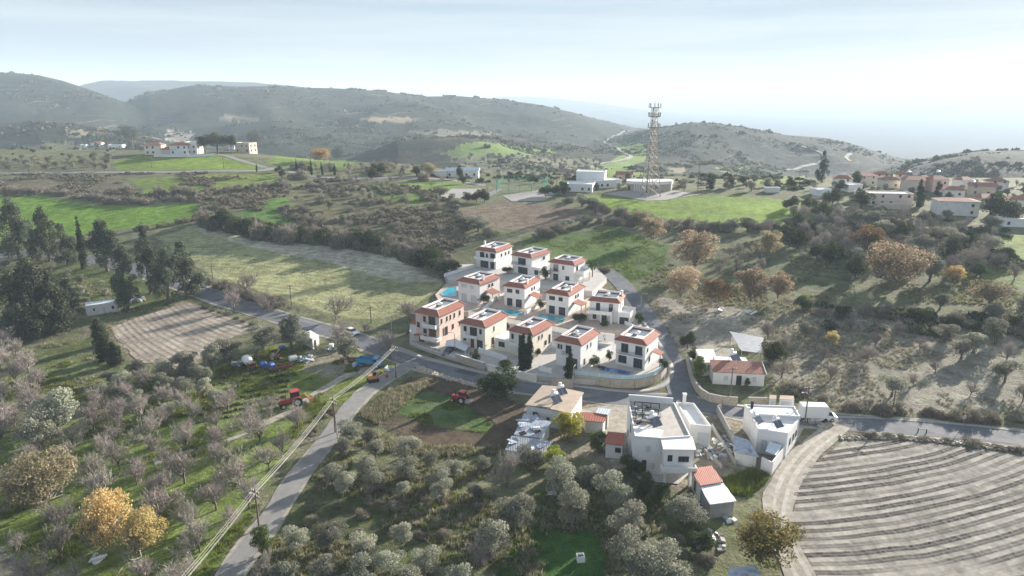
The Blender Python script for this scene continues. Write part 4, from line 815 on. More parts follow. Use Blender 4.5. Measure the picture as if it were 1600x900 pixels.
for k in range(7): q = RB + d * random.uniform(-2, 2.2) + nb * random.uniform(-2.2, 2.6); b.part('roof_clutter', MB().cbox((*q, e + .25), random.uniform(.3, 1), random.uniform(.3, .8), random.uniform(.25, .5), random.random()), random.choice([M['grey'], M['tank'], M['dark'], M['tan_roof']]))
b, A, B, C, D, d, nb, e = villa((959, 530), (1011, 540), (1024, 520), Z3, 6.0, 'white', 'white villa at the road bend above the curved wall and blue pool',
    [(.18, .42, 3.2, 5.3, 'glass', 1), (.66, .90, 3.2, 5.3, 'glass', 1), (.10, .38, .6, 2.4, 'glass', 1), (.62, .92, .1, 2.4, 'glass', 2)], [(.3, .4, 1.0, 2.2), (.12, .2, 3.8, 4.8)], hname='the villa at the road bend', ins=(1.1, 1.5, .25, 1.1), hpos=(.5, .4))
balcony(b, A, d, .08 * (B - A).length, .97 * (B - A).length, Z3 + 3.0, 1.0, False)
b.part('porch_roof', MB().cbox((*(B + nb * 5 + d * 1.2), Z3 + 2.9), 2.2, 2.4, .16, math.atan2(d.y, d.x), 0, .25), M['tile']); b.part('pergola_post', MB().cbox((*(B + nb * 4 + d * 2.1), Z3 + 1.3), .2, .2, 2.6), M['white'])
# ---- garden walls, glass balustrade, pools
def wall(pts, z0, z1, th, m, label, name='garden_wall', cap=None, cat='wall', panel=None, part='wall_panel'):
    """wall along pixel points taken on height z1; built panel by panel"""
    L_ = smooth_line([at_z(u, v, z1)[:2] for u, v in pts], .8) if panel else [V2(at_z(u, v, z1)) for u, v in pts]
    if panel:
        acc = [L_[0]]; run = 0
        for a, b_ in zip(L_[:-1], L_[1:]):
            run += (b_ - a).length
            if run >= panel: acc.append(b_); run = 0
        if (acc[-1] - L_[-1]).length > .3: acc.append(L_[-1])
        L_ = acc
    o = Bld(name, (*L_[0], z0), label, cat)
    for a, b_ in zip(L_[:-1], L_[1:]):
        d_ = (b_ - a).normalized(); ln = (b_ - a).length
        o.part(part, obox(MB(), a, d_, .012, ln - .012, -th / 2, th / 2, z0, z1), M[m])
        if cap: o.part('coping', obox(MB(), a, d_, .0, ln, -th / 2 - .04, th / 2 + .04, z1 + .002, z1 + .07), M[cap])
    return o, L_
wall([(897, 584), (930, 588), (960, 592), (985, 593), (1010, 590), (1030, 582), (1041, 570)], -.3, 2.0, .35, 'stone', 'curved stone boundary wall below the villa at the road bend', 'boundary_wall', 'pave', 'wall', 2.4)
gb, GL = wall([(897, 579), (930, 582.5), (960, 586), (985, 587), (1010, 584), (1029, 576.5), (1040, 565)], 2.08, 2.9, .05, 'bglass', 'pale glass balustrade on the curved stone wall', 'glass_balustrade', None, 'balustrade', 2.4, 'glass_panel')
for p in GL: gb.part('post', MB().cbox((*p, 2.5), .09, .09, .86), M['wframe'])
wall([(861, 590), (880, 592), (895, 594)], -.3, 1.9, .35, 'stone', 'short stone wall between the grey gate and the narrow cypress', 'boundary_wall', 'pave', 'wall', 2.4)
o, L_ = wall([(842, 571), (862, 576)], 0, 2.4, .3, 'white', 'white gate wall with a wide grey sliding gate', 'gate_wall', None, 'gate')
win(o, L_[0], L_[1], .4, (L_[1] - L_[0]).length - .4, .1, 2.2, 'gate')
wall([(643, 532), (660, 538), (687, 547)], -.3, 1.6, .3, 'stone', 'stone garden wall with planting below the pink villa', 'boundary_wall', 'pave', 'wall', 2.2)
wall([(712, 553), (735, 560), (757, 567)], -.3, 2.2, .35, 'stone', 'sloping stone wall below the cream villa', 'boundary_wall', 'white', 'wall', 2.2)
wall([(762, 569), (800, 578), (838, 586)], -.3, 1.9, .3, 'cream', 'cream garden wall in front of the cypress villa', 'garden_wall', 'white', 'wall', 2.4)
wall([(792, 557), (765, 548), (748, 543)], Z3, Z3 + 1.3, .2, 'white', 'white wall dividing the cream villa and the cypress villa')
wall([(732, 486), (765, 491), (800, 499), (862, 509), (905, 519)], Z2, Z2 + 1.3, .22, 'white', 'long white wall between the front and middle rows of villas', 'garden_wall', None, 'wall', 3.2)
wall([(905, 514), (935, 519), (960, 522)], Z2 - 1, Z2 + 1.2, .22, 'white', 'white wall behind the villa with the cluttered roof', 'garden_wall', None, 'wall', 3.2)
wall([(845, 470), (832, 479), (820, 487)], Z2, Z2 + 1.2, .3, 'white', 'white stepped wall left of the villa right of the centre')
wall([(776, 462), (765, 472), (755, 481)], Z2, Z2 + 1.2, .3, 'white', 'white stepped wall left of the centre villa')
wall([(694, 428), (715, 421), (744, 412)], Z1, Z1 + 1.0, .25, 'white', 'white parapet along the left edge of the back-row terrace', 'garden_wall', None, 'wall', 3)
wall([(970, 498), (985, 505), (1003, 516)], Z2, Z2 + 1.0, .3, 'white', 'white wall falling along the side road')
wall([(922, 565), (938, 552), (955, 540)], Z3, Z3 + 1.4, .25, 'white', 'white wall rising between the two right-hand front villas')
def pool(pts, z, label, m='water'):
    P = [V2(at_z(u, v, z + .06)) for u, v in pts]; c = sum(P, Vector((0, 0))) / len(P); b = Bld('swimming_pool', (*c, z), label, 'pool')
    b.part('rim', ring(MB(), inset(P, -.35), P, z - .02, z + .10), M['pave']); b.part('water', MB().prism(P, z - .02, z + .045), M[m])
def rot_ccw(pts):
    a = sum(p[0] * q[1] - q[0] * p[1] for p, q in zip(pts, pts[1:] + pts[:1])); return pts[::-1] if a > 0 else pts
pool(rot_ccw([(689, 459), (700, 449), (712, 448), (714, 462), (704, 464), (694, 463)]), Z2, 'round-ended light blue pool beside the shuttered villa')
pool(rot_ccw([(776, 482), (814, 486.5), (811, 493), (774, 489)]), Z2, 'turquoise pool in front of the centre villa')
pool(rot_ccw([(845, 491), (882, 497), (878, 503), (842, 496)]), Z2, 'turquoise pool in front of the villa right of the centre')
pool(rot_ccw([(940, 573), (986, 581), (982, 586), (938, 578)]), Z3, 'deep blue pool in front of the villa at the road bend', 'cover')
pool(rot_ccw([(929, 540), (941, 541), (938, 546), (927, 545)]), Z3, 'small blue plunge pool behind the villa with the cluttered roof', 'cover')
# ---- carport slab and white garage roofs under the cream villa
b = Bld('carport', at_z(700, 545, 0), 'pale blue-white flat carport roof over the parked car', 'carport')
P = [V2(at_z(u, v, 2.6)) for u, v in rot_ccw([(697, 532), (712, 529), (733, 540), (727, 548), (710, 541), (696, 540)])]
b.part('roof', MB().prism(P, 2.42, 2.6), M['palesheet'])
for p in P[::2]: b.part('post', MB().cbox((*p, 1.2), .15, .15, 2.42), M['wframe'])
# ------------------------------------------------------------------ older houses by the road
def pblock(b, name, px, z0, z1, wallm, roofm=None, par=0, parm=None, ov=0.0):
    P = [V2(at_z(u, v, z1)) for u, v in px]; b.part(name, MB().prism(inset(P, ov) if ov else P, z0, z1 - .02), M[wallm])
    if roofm: b.part('roof', MB().prism(inset(P, -.02), z1 - .018, z1 + .06), M[roofm])
    if par: b.part('parapet', ring(MB(), inset(P, -.02), inset(P, .2), z1 + .062, z1 + par), M[parm or wallm])
    BLOCK.append([tuple(p) for p in inset(P, -.5)]); return P
def build(name, px, z0, z1, wallm, roofm, label, par=0, parm=None, ov=0., cat='house'):
    c = at_z(*px[0], z1); b = Bld(name, (c.x, c.y, max(z0, gz(c.x, c.y))), label, cat); return b, pblock(b, 'wall', px, z0, z1, wallm, roofm, par, parm, ov)
b, P = build('old_house', [(820, 634), (891, 647), (912, 614), (847.5, 603)], -.3, 3.6, 'oldwhite', None, 'old single-storey house with a tan concrete roof by the road', ov=.25)
mid0 = P[0] + (P[1] - P[0]) * .55; mid1 = P[3] + (P[2] - P[3]) * .55
b.part('roof_slab', MB().prism([P[0], mid0, mid1, P[3]], [3.6, 4.05, 4.05, 3.6], [3.78, 4.23, 4.23, 3.78]), M['tan_roof'])
b.part('roof_slab', MB().prism([mid0 + (P[1] - mid0) * .02, P[1], P[2], mid1 + (P[2] - mid1) * .02], [3.75, 3.55, 3.55, 3.75], [3.95, 3.75, 3.75, 3.95]), M['tan_roof'])
win(b, P[0], P[1], 1.6, 2.6, 1.4, 2.7); win(b, P[0], P[1], 4.4, 5.0, 1.5, 2.1); win(b, P[1], P[2], 1.0, 2.2, .2, 2.4, 'wood')
heater((*(mid0 + (mid1 - mid0) * .35), 4.0), .6, 'solar heater with a white drum on the tan-roofed old house', 1.2)
heater((*(mid0 + (mid1 - mid0) * .75), 4.0), .5, 'white-panelled solar heater at the back of the tan-roofed old house', 1.1)
def lean(name, px, z1, zs, m, label, wallm='oldwhite', cat='shed', th=.1, wallh=True):
    P = [V2(at_z(u, v, z1)) for u, v in px]; b = Bld(name, (*P[0], gz(*P[0])), label, cat); zz = [z1 + k for k in zs]; g = min(gz(*p) for p in P) - .3
    n_ = len(P); b.part('roof', MB().prism(P, zz, [z + th for z in zz]), M[m])
    if wallh: b.part('wall', MB().prism(inset(P, .25), g, [z - .01 for z in zz]), M[wallm])
    else:
        for p, z in zip(inset(P, .2), zz): b.part('post', MB().prism([p + Vector(q) for q in ((-.08, -.08), (.08, -.08), (.08, .08), (-.08, .08))], g, z), M['grey'])
    BLOCK.append([tuple(p) for p in inset(P, -.4)]); return b, P
b, P = lean('metal_shed', [(803, 678), (846, 684), (861, 662), (819, 648.5)], 2.6, (-.2, -.1, .3, .3), 'patched', 'patched grey sheet-metal shed against the tan-roofed house')
for k in range(14): q = P[0] + (P[1] - P[0]) * random.random() + (P[3] - P[0]) * random.random(); b.part('loose_sheet', MB().cbox((*q, 2.85 + .05 * k % .3), random.uniform(.8, 1.8), random.uniform(.5, 1.2), .03, random.random() * 3, random.uniform(-.15, .15), random.uniform(-.15, .15)), random.choice([M['patched'], M['greysheet'], M['palesheet'], M['dark']]))
b, P = lean('metal_shed', [(789, 702), (844.5, 711), (864, 692), (799.5, 683)], 2.2, (-.2, -.15, .2, .2), 'greysheet', 'lower pale sheet-metal shed beside the brown field')
for k in range(6): q = P[0] + (P[1] - P[0]) * random.random() + (P[3] - P[0]) * random.random(); b.part('loose_sheet', MB().cbox((*q, 2.4), random.uniform(.8, 2), random.uniform(.5, 1.0), .03, random.random() * 3, .08, .05), random.choice([M['palesheet'], M['patched']]))
lean('shed', [(914, 657), (944, 660), (950, 648), (909, 646)], 2.6, (-.1, -.1, .2, .2), 'redsheet', 'low shed with a dark red sheet roof behind the yellow-green tree', 'oldwhite')
lean('shed', [(930, 645.5), (951, 649), (954, 641), (935, 639)], 2.9, (0, 0, .15, .15), 'palesheet', 'small white sheet roof beside the dark red shed', 'grey')
b, P = lean('shed', [(944, 693.5), (975, 697), (976, 678.5), (949.5, 676)], 2.7, (0, 0, .15, .15), 'redsheet', 'small white hut with a faded pink-red roof left of the big white house', 'white')
win(b, inset(P, .25)[0], inset(P, .25)[1], 1.6, 2.6, 1.2, 2.1)
# big white house
b, P = build('white_house', [(992, 684), (1034, 687), (1079, 684), (1054, 632), (981, 626)], -.3, 6.4, 'white', 'greyroof', 'big two-storey white house with a cluttered roof terrace', .35)
p0, p1 = P[0], P[1]
for q in ((.42, .62, 3.9, 5.2, 'shutter', 2), (.32, .48, .4, 2.5, 'wood'), (.68, .80, .9, 2.2, 'shutter', 1)): win(b, p0, p1, q[0] * (p1 - p0).length, q[1] * (p1 - p0).length, *q[2:])
for q in ((.2, .27, 1.0, 2.2), (.5, .56, 4.0, 5.3), (.75, .8, 1.0, 2.2)): win(b, P[4], P[0], q[0] * (P[0] - P[4]).length, q[1] * (P[0] - P[4]).length, *q[2:])
U = [V2(at_z(u, v, 6.4)) for u, v in ((1038.5, 702), (1085, 702.5), (1079.5, 684.5), (1035, 688))]
b.part('upper_room', MB().prism(U, 3.2, 6.38), M['white']); b.part('roof', MB().prism(inset(U, -.25), 6.382, 6.55), M['roofwhite'])
d0 = (U[1] - U[0]).normalized(); l0 = (U[1] - U[0]).length; win(b, U[0], U[1], .12 * l0, .28 * l0, 4.3, 5.4, 'glass', 1); win(b, U[0], U[1], .48 * l0, .84 * l0, 4.2, 5.2, 'glass', 2)
balcony(b, U[0], d0, -.5, l0 + .4, 3.2, 1.1, True, .7)
for s in (.3, l0 - .4): q = U[0] + d0 * s; b.part('column', MB().cbox((*q, 1.4), .4, .4, 3.3), M['white'])
front = inset(P, .4); RT = [P[0] + (P[4] - P[0]) * .35, P[1] + (P[3] - P[1]) * .3, P[3], P[4]]
b.part('roof_coating', MB().prism(inset([P[0], P[1], P[1] + (P[3] - P[1]) * .25, P[0] + (P[4] - P[0]) * .3], .25), 6.47, 6.5), M['roofwhite'])
for k, f in enumerate((.45, .62, .8)):
    a = P[0] + (P[4] - P[0]) * f; c2 = P[1] + (P[3] - P[1]) * f; a2 = a + (c2 - a) * .12; c3 = a + (c2 - a) * .7
    b.part('pergola_beam', MB().tube([(*a2, 7.6), (*c3, 7.6)], .09, 5), M['darkmetal'])
    for t in (.12, .3, .5, .7): q = a + (c2 - a) * t; b.part('pergola_post', MB().cbox((*q, 7.0), .14, .14, 1.2), M['darkmetal'])
    q = a + (c2 - a) * .4; b.part('roof_slab', MB().cbox((*q, 6.6), 5.2, 1.4, .1, math.atan2((c2 - a).y, (c2 - a).x)), M['grey'])
b.part('back_parapet', obox(MB(), P[3] + (P[4] - P[3]) * .0, (P[4] - P[3]).normalized(), .3, (P[4] - P[3]).length - .1, -.28, .003, 6.47, 7.7), M['white'])
for k in range(12):
    q = P[0] + (P[4] - P[0]) * random.uniform(.35, .9) + (P[1] - P[0]) * random.uniform(.15, .95); b.part('roof_clutter', MB().cbox((*q, 6.62), random.uniform(.4, 1.6), random.uniform(.3, .9), random.uniform(.2, .5), random.random() * 3), M[random.choice(['grey', 'dark', 'tan_roof', 'rubble', 'patched'])])
hq = P[0] + (P[4] - P[0]) * .38 + (P[1] - P[0]) * .85; heater((*hq, 6.47), .5, 'large solar heater with white drum on the big white house', 1.2)
b, P = build('white_annex', [(1079, 668), (1111, 671.5), (1084, 635), (1056, 633)], -.3, 3.5, 'oldwhite', 'roofwhite', 'single-storey white annex with a pale garage door right of the big house', .7)
win(b, P[0], P[1], .35 * (P[1] - P[0]).length, .96 * (P[1] - P[0]).length, .1, 2.9, 'shutter', 0, label='pale garage door')
b.part('chimney', MB().cbox((*(P[3] + (P[2] - P[3]) * .45), 4.8), .55, .55, 2.2).cbox((*(P[3] + (P[2] - P[3]) * .45), 5.95), .75, .75, .15), M['white'])
# rubble yard between the white houses
b = Bld('ruined_yard_wall', at(1130, 700), 'broken concrete yard wall between the two white houses', 'wall')
for (u0, v0), (u1, v1), h in (((1120, 645), (1134, 672), 1.6), ((1134, 672), (1146, 696), 1.6), ((1112, 668), (1132, 700), .7), ((1132, 700), (1150, 728), .6), ((1100, 705), (1128, 732), .5), ((1126, 645), (1120, 646), 1.7)):
    a = V2(at(u0, v0)); c = V2(at(u1, v1)); b.part('wall_piece', obox(MB(), a, (c - a).normalized(), 0, (c - a).length - .02, -.12, .12, -.4, h), M['grey'])
def heap(u, v, n, rad, label, sizes=(.2, .8), ms=('rubble', 'grey', 'oldwhite', 'patched')):
    p = at(u, v); b = Bld('rubble_heap', p, label, 'rubble'); mbs = {}
    for k in range(n):
        a = random.random() * 6.28; r = rad * random.random() ** .6; s = random.uniform(*sizes); m_ = random.choice(ms); mb = MB()
        x, y = p.x + math.cos(a) * r, p.y + math.sin(a) * r
        mb.cbox((x, y, gz(x, y) + s * .25 + .2 * (1 - r / rad)), s * random.uniform(.8, 2.0), s, s * random.uniform(.25, .7), random.random() * 3, random.uniform(-.4, .4), random.uniform(-.4, .4)); b.part('debris', mb, M[m_])
heap(1108, 700, 60, 4.2, 'heap of grey rubble and boards in the ruined yard'); heap(1136, 694, 34, 3.0, 'scattered broken blocks beside the yard wall'); heap(1090, 698, 18, 1.8, 'pale stone spill beside the balcony of the big house', (.2, .5), ('rubble', 'tan_roof', 'stone'))
heap(1118, 800, 46, 3.0, 'collapsed boards and stones below the pale-roofed hut'); heap(1108, 845, 22, 2.4, 'scrap heap beside the brown-green tree'); heap(1182, 640, 10, 1.6, 'junk beside the right-hand white house')
# right-hand white house
b, P = build('white_house', [(1175, 648), (1250, 652), (1241, 636.5), (1163.5, 633.5)], -.3, 4.6, 'white', 'roofwhite', 'white flat-roofed house beside the box van with a walled front yard', .25)
Q1 = [V2(at_z(u, v, 4.1)) for u, v in ((1184, 672), (1231, 679), (1248, 656.5), (1174, 652))]
b.part('front_block', MB().prism(Q1, -.3, 4.08), M['white']); b.part('roof', MB().prism(inset(Q1, -.05), 4.082, 4.16), M['roofwhite']); b.part('parapet', ring(MB(), inset(Q1, -.03), inset(Q1, .2), 4.162, 4.4), M['white'])
l1 = (Q1[1] - Q1[0]).length
for s in (.15, .5): win(b, Q1[0], Q1[1], s * l1, (s + .22) * l1, .3, 2.5, 'shutter', 1)
for s in (.25, .55, .8): win(b, Q1[1], Q1[2], s * (Q1[2] - Q1[1]).length, s * (Q1[2] - Q1[1]).length + .7, 1.2, 2.6)
b.part('chimney', MB().cbox((*(P[3] + (P[2] - P[3]) * .1 + (P[0] - P[3]) * .3), 5.3), .4, .4, 1.4), M['dark'])
Yd = [V2(at_z(u, v, 2.0)) for u, v in ((1190, 714), (1207, 723), (1229, 694))]; Yd = [Yd[0], Yd[1], Yd[2]]
b.part('yard_wall', obox(MB(), Yd[0], (Yd[1] - Yd[0]).normalized(), 0, (Yd[1] - Yd[0]).length - .01, -.2, 0, -.4, 2.0), M['white']); b.part('yard_wall', obox(MB(), Yd[1], (Yd[2] - Yd[1]).normalized(), 0, (Yd[2] - Yd[1]).length - .01, -.2, 0, -.4, 2.0), M['white'])
b.part('canopy', MB().prism([V2(at_z(u, v, 2.4)) for u, v in ((1196, 704), (1213, 710), (1222, 697), (1202, 691))], [2.2, 2.2, 2.5, 2.5], [2.28, 2.28, 2.58, 2.58]), M['palesheet'])
hq = Q1[0] + (Q1[2] - Q1[0]) * .45; heater((*hq, 4.16), .4, 'solar heater with grey panel on the white house beside the van')
heater((*(Q1[3] + (Q1[0] - Q1[3]) * .3 + (Q1[1] - Q1[0]) * .12), 4.16), .7, 'solar panel tilted at the left edge of the white house beside the van')
lean('lean_to', [(1148, 705), (1186, 713), (1170, 690), (1145, 682)], 2.2, (-.2, -.2, .2, .2), 'patched', 'grey lean-to of broken sheets at the yard of the white house beside the van', 'oldwhite')
# cottage with the red roof
A = V2(at_z(1113.5, 582, 2.8)); B = V2(at_z(1197, 585.5, 2.8)); d = (B - A).normalized(); nb = Vector((-d.y, d.x)); g0 = gz(*A) - .5; w_ = (B - A).length
b = Bld('cottage', (*A, gz(*A)), 'long white cottage with a weathered red tile roof above the road', 'house'); dp = 4.6
W4 = [A + d * .2 + nb * .2, B - d * .2 + nb * .2, B - d * .2 + nb * dp, A + d * .2 + nb * dp]; BLOCK.append([tuple(p) for p in inset(W4, -1)])
b.part('wall', MB().prism(W4, g0, [2.8, 2.8, 3.75, 3.75]), M['white']); b.part('roof', MB().prism([A, B, B + nb * dp, A + nb * dp], [2.82, 2.82, 3.85, 3.85], [2.95, 2.95, 3.98, 3.98]), M['tile_old'])
b.part('verge', MB().prism([B + d * .002, B + d * .2, B + d * .2 + nb * dp, B + d * .002 + nb * dp], [2.84, 2.84, 3.87, 3.87], [3.03, 3.03, 4.06, 4.06]), M['white'])
for q in ((.2, .29, .9, 2.1, 'shutter', 1), (.44, .54, .0, 2.2, 'glass', 1), (.74, .82, .9, 2.1, 'shutter', 1)): win(b, W4[0], W4[1], q[0] * w_, q[1] * w_, gz(*A) + q[2], gz(*A) + q[3], *q[4:])
C4 = [A + d * 1.5 + nb * (dp + .05), B - d * 2.6 + nb * (dp + .05), B - d * 2.8 + nb * (dp + 3.2), A + d * 1.5 + nb * (dp + 3.2)]
b.part('rear_block', MB().prism(C4, g0, 3.4), M['white']); b.part('roof', MB().prism(inset(C4, -.1), 3.402, 3.5), M['roofwhite'])
heater((*(C4[1] - d * 3 + nb * 1.3), 3.5), .5, 'solar heater with a big white drum behind the cottage roof', 1.4)
b, P = build('white_block', [(1097, 567), (1122, 565.5), (1114, 546), (1087, 546)], -.3, 3.3, 'white', 'roofwhite', 'small white flat-roofed block left of the cottage', .0)
for s in (.3,): win(b, P[0], P[1], 1.0, 1.8, 1.4, 2.6)
lean('metal_shed', [(1158, 545), (1190, 550), (1193, 530), (1140, 520)], 3.6, (-.5, -.4, .3, .3), 'greysheet', 'open grey metal shed behind the cottage', 'patched', wallh=False)
# stone wall and garages below the cottage
wall([(1073, 553), (1078, 575), (1087, 597), (1102, 612), (1122, 618.5), (1153, 621)], -.4, 1.7, .4, 'stone', 'curved stone retaining wall below the cottage', 'retaining_wall', 'pave', 'wall', 2.4)
wall([(1170, 621), (1202, 622)], -.4, 1.7, .4, 'stone', 'straight stone retaining wall right of the cottage steps', 'retaining_wall', 'pave', 'wall', 2.4)
b, P = build('garage', [(1218, 624), (1241, 625), (1240, 619), (1219, 618)], -.3, 2.3, 'oldwhite', 'tan_roof', 'small white garage in the bank left of the box van', cat='garage'); win(b, P[0], P[1], .3, (P[1] - P[0]).length - .3, .1, 2.0, 'shutter', 0)
b, P = build('garage', [(1202, 623), (1213, 623.5), (1213, 618), (1203, 617.5)], -.3, 2.0, 'oldwhite', 'tan_roof', 'tiny white store beside the garage door', cat='garage'); win(b, P[0], P[1], .3, (P[1] - P[0]).length - .3, .1, 1.7, 'shutter', 0)
# huts at the lower right
b, P = lean('hut', [(1094, 759), (1130, 752.5), (1112, 730), (1079, 735)], 2.9, (-.1, -.1, .2, .2), 'redsheet', 'low hut with a bright red sheet roof below the big white house', 'oldwhite'); win(b, inset(P, .25)[3], inset(P, .25)[0], 1.2, 2.0, .3, 2.1, 'wood')
b, P = lean('hut', [(1109, 788), (1151, 782.5), (1130, 757), (1094, 762.5)], 2.4, (-.15, -.15, .15, .15), 'palesheet', 'low hut with a pale blue-white sheet roof below the red-roofed hut', 'grey', th=.14)
lean('hut', [(1135, 905), (1190, 900), (1180, 884), (1140, 890)], 2.2, (-.1, -.1, .1, .1), 'patched', 'grey patched roof at the bottom edge below the brown-green tree', 'grey')
# left huts
b, P = build('white_hut', [(134, 478), (184, 472), (178, 467.5), (132, 473)], 0, gz(*at(158, 498)[:2]) + 3.0, 'oldwhite', 'palesheet', 'long white hut with a pale flat roof beside the dark pines', .0)
zz = gz(*P[0]); l_ = (P[1] - P[0]).length; win(b, P[0], P[1], .2 * l_, .26 * l_, zz + 1.2, zz + 1.9); win(b, P[0], P[1], .78 * l_, .86 * l_, zz + 1.1, zz + 2.0); win(b, P[0], P[1], .5 * l_, .58 * l_, zz + .1, zz + 2.0, 'shutter', 0)
b, P = build('white_hut', [(488, 530), (498, 524), (485, 516.5), (471, 521)], 0, gz(*at(486, 540)[:2]) + 2.5, 'white', 'roofwhite', 'small white box hut beside the junk yard', .0, cat='hut'); zz = gz(*P[0]); win(b, P[0], P[1], .6, 1.5, zz + .1, zz + 2.0, 'wood')
# ------------------------------------------------------------------ far houses
def far_house(u, v, w, dp, h, rz, wallm, roof, label, nwin=(3, 2), roofm='tile', name='house', cat='house', group=None, hr=1.6):
    p = at(u, v); b = Bld(name, p, label, cat, group); d = Vector((math.cos(rz), math.sin(rz))); nb = Vector((-d.y, d.x)); o = V2(p) - d * w / 2
    P = [o, o + d * w, o + d * w + nb * dp, o + nb * dp]; z = p.z; BLOCK.append([tuple(q) for q in inset(P, -.8)])
    b.part('wall', MB().prism(P, z - 2.5, z + h), M[wallm])
    if roof == 'flat': b.part('parapet', ring(MB(), inset(P, -.08), inset(P, .25), z + h + .002, z + h + .5), M[wallm]); b.part('roof', MB().prism(inset(P, .26), z + h + .002, z + h + .1), M['roofwhite'])
    else:
        E = inset(P, -.5); a = (E[0] + E[3]) / 2; c = (E[1] + E[2]) / 2; k = .28 if roof == 'hip' else 0; a2 = a + (c - a) * k; c2 = c - (c - a) * k
        b.part('roof', MB().add([(*E[0], z + h), (*E[1], z + h), (*E[2], z + h), (*E[3], z + h), (*a2, z + h + hr), (*c2, z + h + hr)], [(0, 1, 5, 4), (1, 2, 5), (2, 3, 4, 5), (3, 0, 4), (3, 2, 1, 0)]), M[roofm])
    nf, ns = nwin
    for (A_, B_, n_) in ((P[0], P[1], nf), (P[1], P[2], ns)):
        l = (B_ - A_).length
        for s in range(1 if h < 4.5 else 2):
            for k in range(n_):
                if n_ and random.random() < .62: c = l * (k + .5) / n_; win(b, A_, B_, c - .55, c + .55, z + .9 + s * 3, z + 2.2 + s * 3 + (0 if s or k else .0), 'glass', 0, False)
    return b, P
VG = 'houses of the right-hand village'; HG = 'houses on the left hilltop'
far_house(240, 242, 10, 8, 5.8, .1, 'cream', 'hip', 'beige two-storey hilltop house with a brown roof', (3, 2), 'tile_old', group=HG); far_house(264, 242, 9, 7, 3.3, .05, 'pink', 'hip', 'low pinkish garage wing between the hilltop houses', (0, 0), group=HG)
far_house(280, 242, 11, 8, 5.8, 0, 'white', 'hip', 'white hilltop house with an orange tile roof', (3, 2), group=HG); far_house(299, 241, 8, 8, 6.9, -.05, 'white', 'flat', 'tall white flat-roofed hilltop house', (2, 2), group=HG)
far_house(379, 239, 11, 8, 6.0, -.3, 'beige', 'flat', 'pale grey house half hidden by trees on the hilltop', (3, 2), group=HG); far_house(362, 234, 8, 6, 8.5, -.1, 'white', 'flat', 'white stair tower behind the hilltop trees', (1, 1), group=HG)
far_house(150, 228, 12, 8, 3.4, .1, 'white', 'hip', 'low white house with a pinkish roof left of the hilltop pine', (2, 1), 'tile_old', group=HG); far_house(180, 232, 16, 8, 3.6, .05, 'white', 'flat', 'long low white building left of the hilltop pine', (3, 1), group=HG)
far_house(130, 231, 7, 6, 3.2, .0, 'oldwhite', 'flat', 'small white hut at the end of the hilltop row', (1, 0), group=HG)
wall([(240, 241), (300, 241.5), (335, 240.5)], gz(*at(290, 243)[:2]) - .6, gz(*at(290, 243)[:2]) + 1.2, .3, 'white', 'long white wall in front of the hilltop houses')
b, P = far_house(708, 277, 8, 6, 3.6, -.05, 'white', 'gable', 'left white gabled farmhouse with a pale roof', (2, 1), 'palesheet'); far_house(735, 277, 9, 6, 3.8, -.05, 'white', 'gable', 'right white gabled farmhouse with a pale roof', (2, 1), 'palesheet'); far_house(682, 275, 11, 3, 2.4, 0, 'white', 'flat', 'low white store left of the farmhouse', (0, 0))
far_house(905, 300, 13, 12, 3.6, -.25, 'white', 'flat', 'white flat-roofed school block left of the tower', (4, 2), cat='building', name='school'); far_house(922, 292, 15, 9, 7.6, -.22, 'white', 'flat', 'taller white hall rising behind the school block', (0, 0), cat='building', name='school'); far_house(945, 294, 20, 9, 3.6, .38, 'white', 'flat', 'long white school wing beside the station building', (6, 2), cat='building', name='school')
far_house(975, 283, 9, 6, 3.6, -.2, 'pink', 'gable', 'reddish gabled house behind the school wing', (2, 1), 'tile_old')
far_house(1391, 322, 19, 9, 5.4, -.1, 'pink', 'flat', 'long dusky pink building in the right-hand village', (5, 2), group=VG); far_house(1358, 314, 11, 5, 3.8, -.1, 'white', 'flat', 'low white building left of the pink village building', (3, 1), group=VG); far_house(1395, 327, 14, 3, 2.0, -.12, 'beige', 'flat', 'low grey outbuilding in front of the pink village building', (0, 0), group=VG)
far_house(1316, 295, 9, 8, 5.2, -.35, 'oldwhite', 'hip', 'village house with a brown roof beside the tall conifer', (2, 2), 'tile_old', group=VG); far_house(1356, 290, 11, 8, 5.2, .12, 'cream', 'hip', 'cream village house with a long red roof', (2, 2), 'tile_old', group=VG); far_house(1392, 294, 9, 7, 4.2, -.1, 'cream', 'hip', 'yellowish village house behind the pink building', (2, 1), 'tile_old', group=VG)
far_house(1425, 300, 10, 11, 6.0, -.45, 'beige', 'gable', 'big beige gabled village house', (2, 2), 'tile_old', group=VG); far_house(1468, 300, 8.5, 7, 6.4, .1, 'pink', 'hip', 'pinkish two-storey village house with a balcony', (2, 1), 'tile_old', group=VG); far_house(1448, 291, 7, 6, 4, .3, 'cream', 'hip', 'small village house behind the two-storey ones', (1, 1), 'tile_old', group=VG)
far_house(1533, 306, 11, 8, 4.6, -.5, 'beige', 'gable', 'beige gabled village house far right', (2, 2), 'tile_old', group=VG); far_house(1496, 337, 16, 9, 6.2, -.22, 'oldwhite', 'hip', 'large pale grey village house nearest the trees', (3, 2), 'tile_old', group=VG, hr=1.1); far_house(1546, 320, 9, 7, 3.2, .15, 'beige', 'hip', 'low house with a pink roof behind the large grey house', (2, 1), 'tile_old', group=VG)
far_house(1592, 355, 12, 6, 3.0, -.15, 'white', 'flat', 'low white house at the right edge', (3, 1), group=VG); far_house(1594, 323, 10, 7, 3.1, -.3, 'cream', 'hip', 'low house at the right edge behind the trees', (2, 1), 'tile_old', group=VG); far_house(1208, 301, 7, 4, 2.0, .05, 'white', 'flat', 'tiny white hut left of the village', (0, 0))
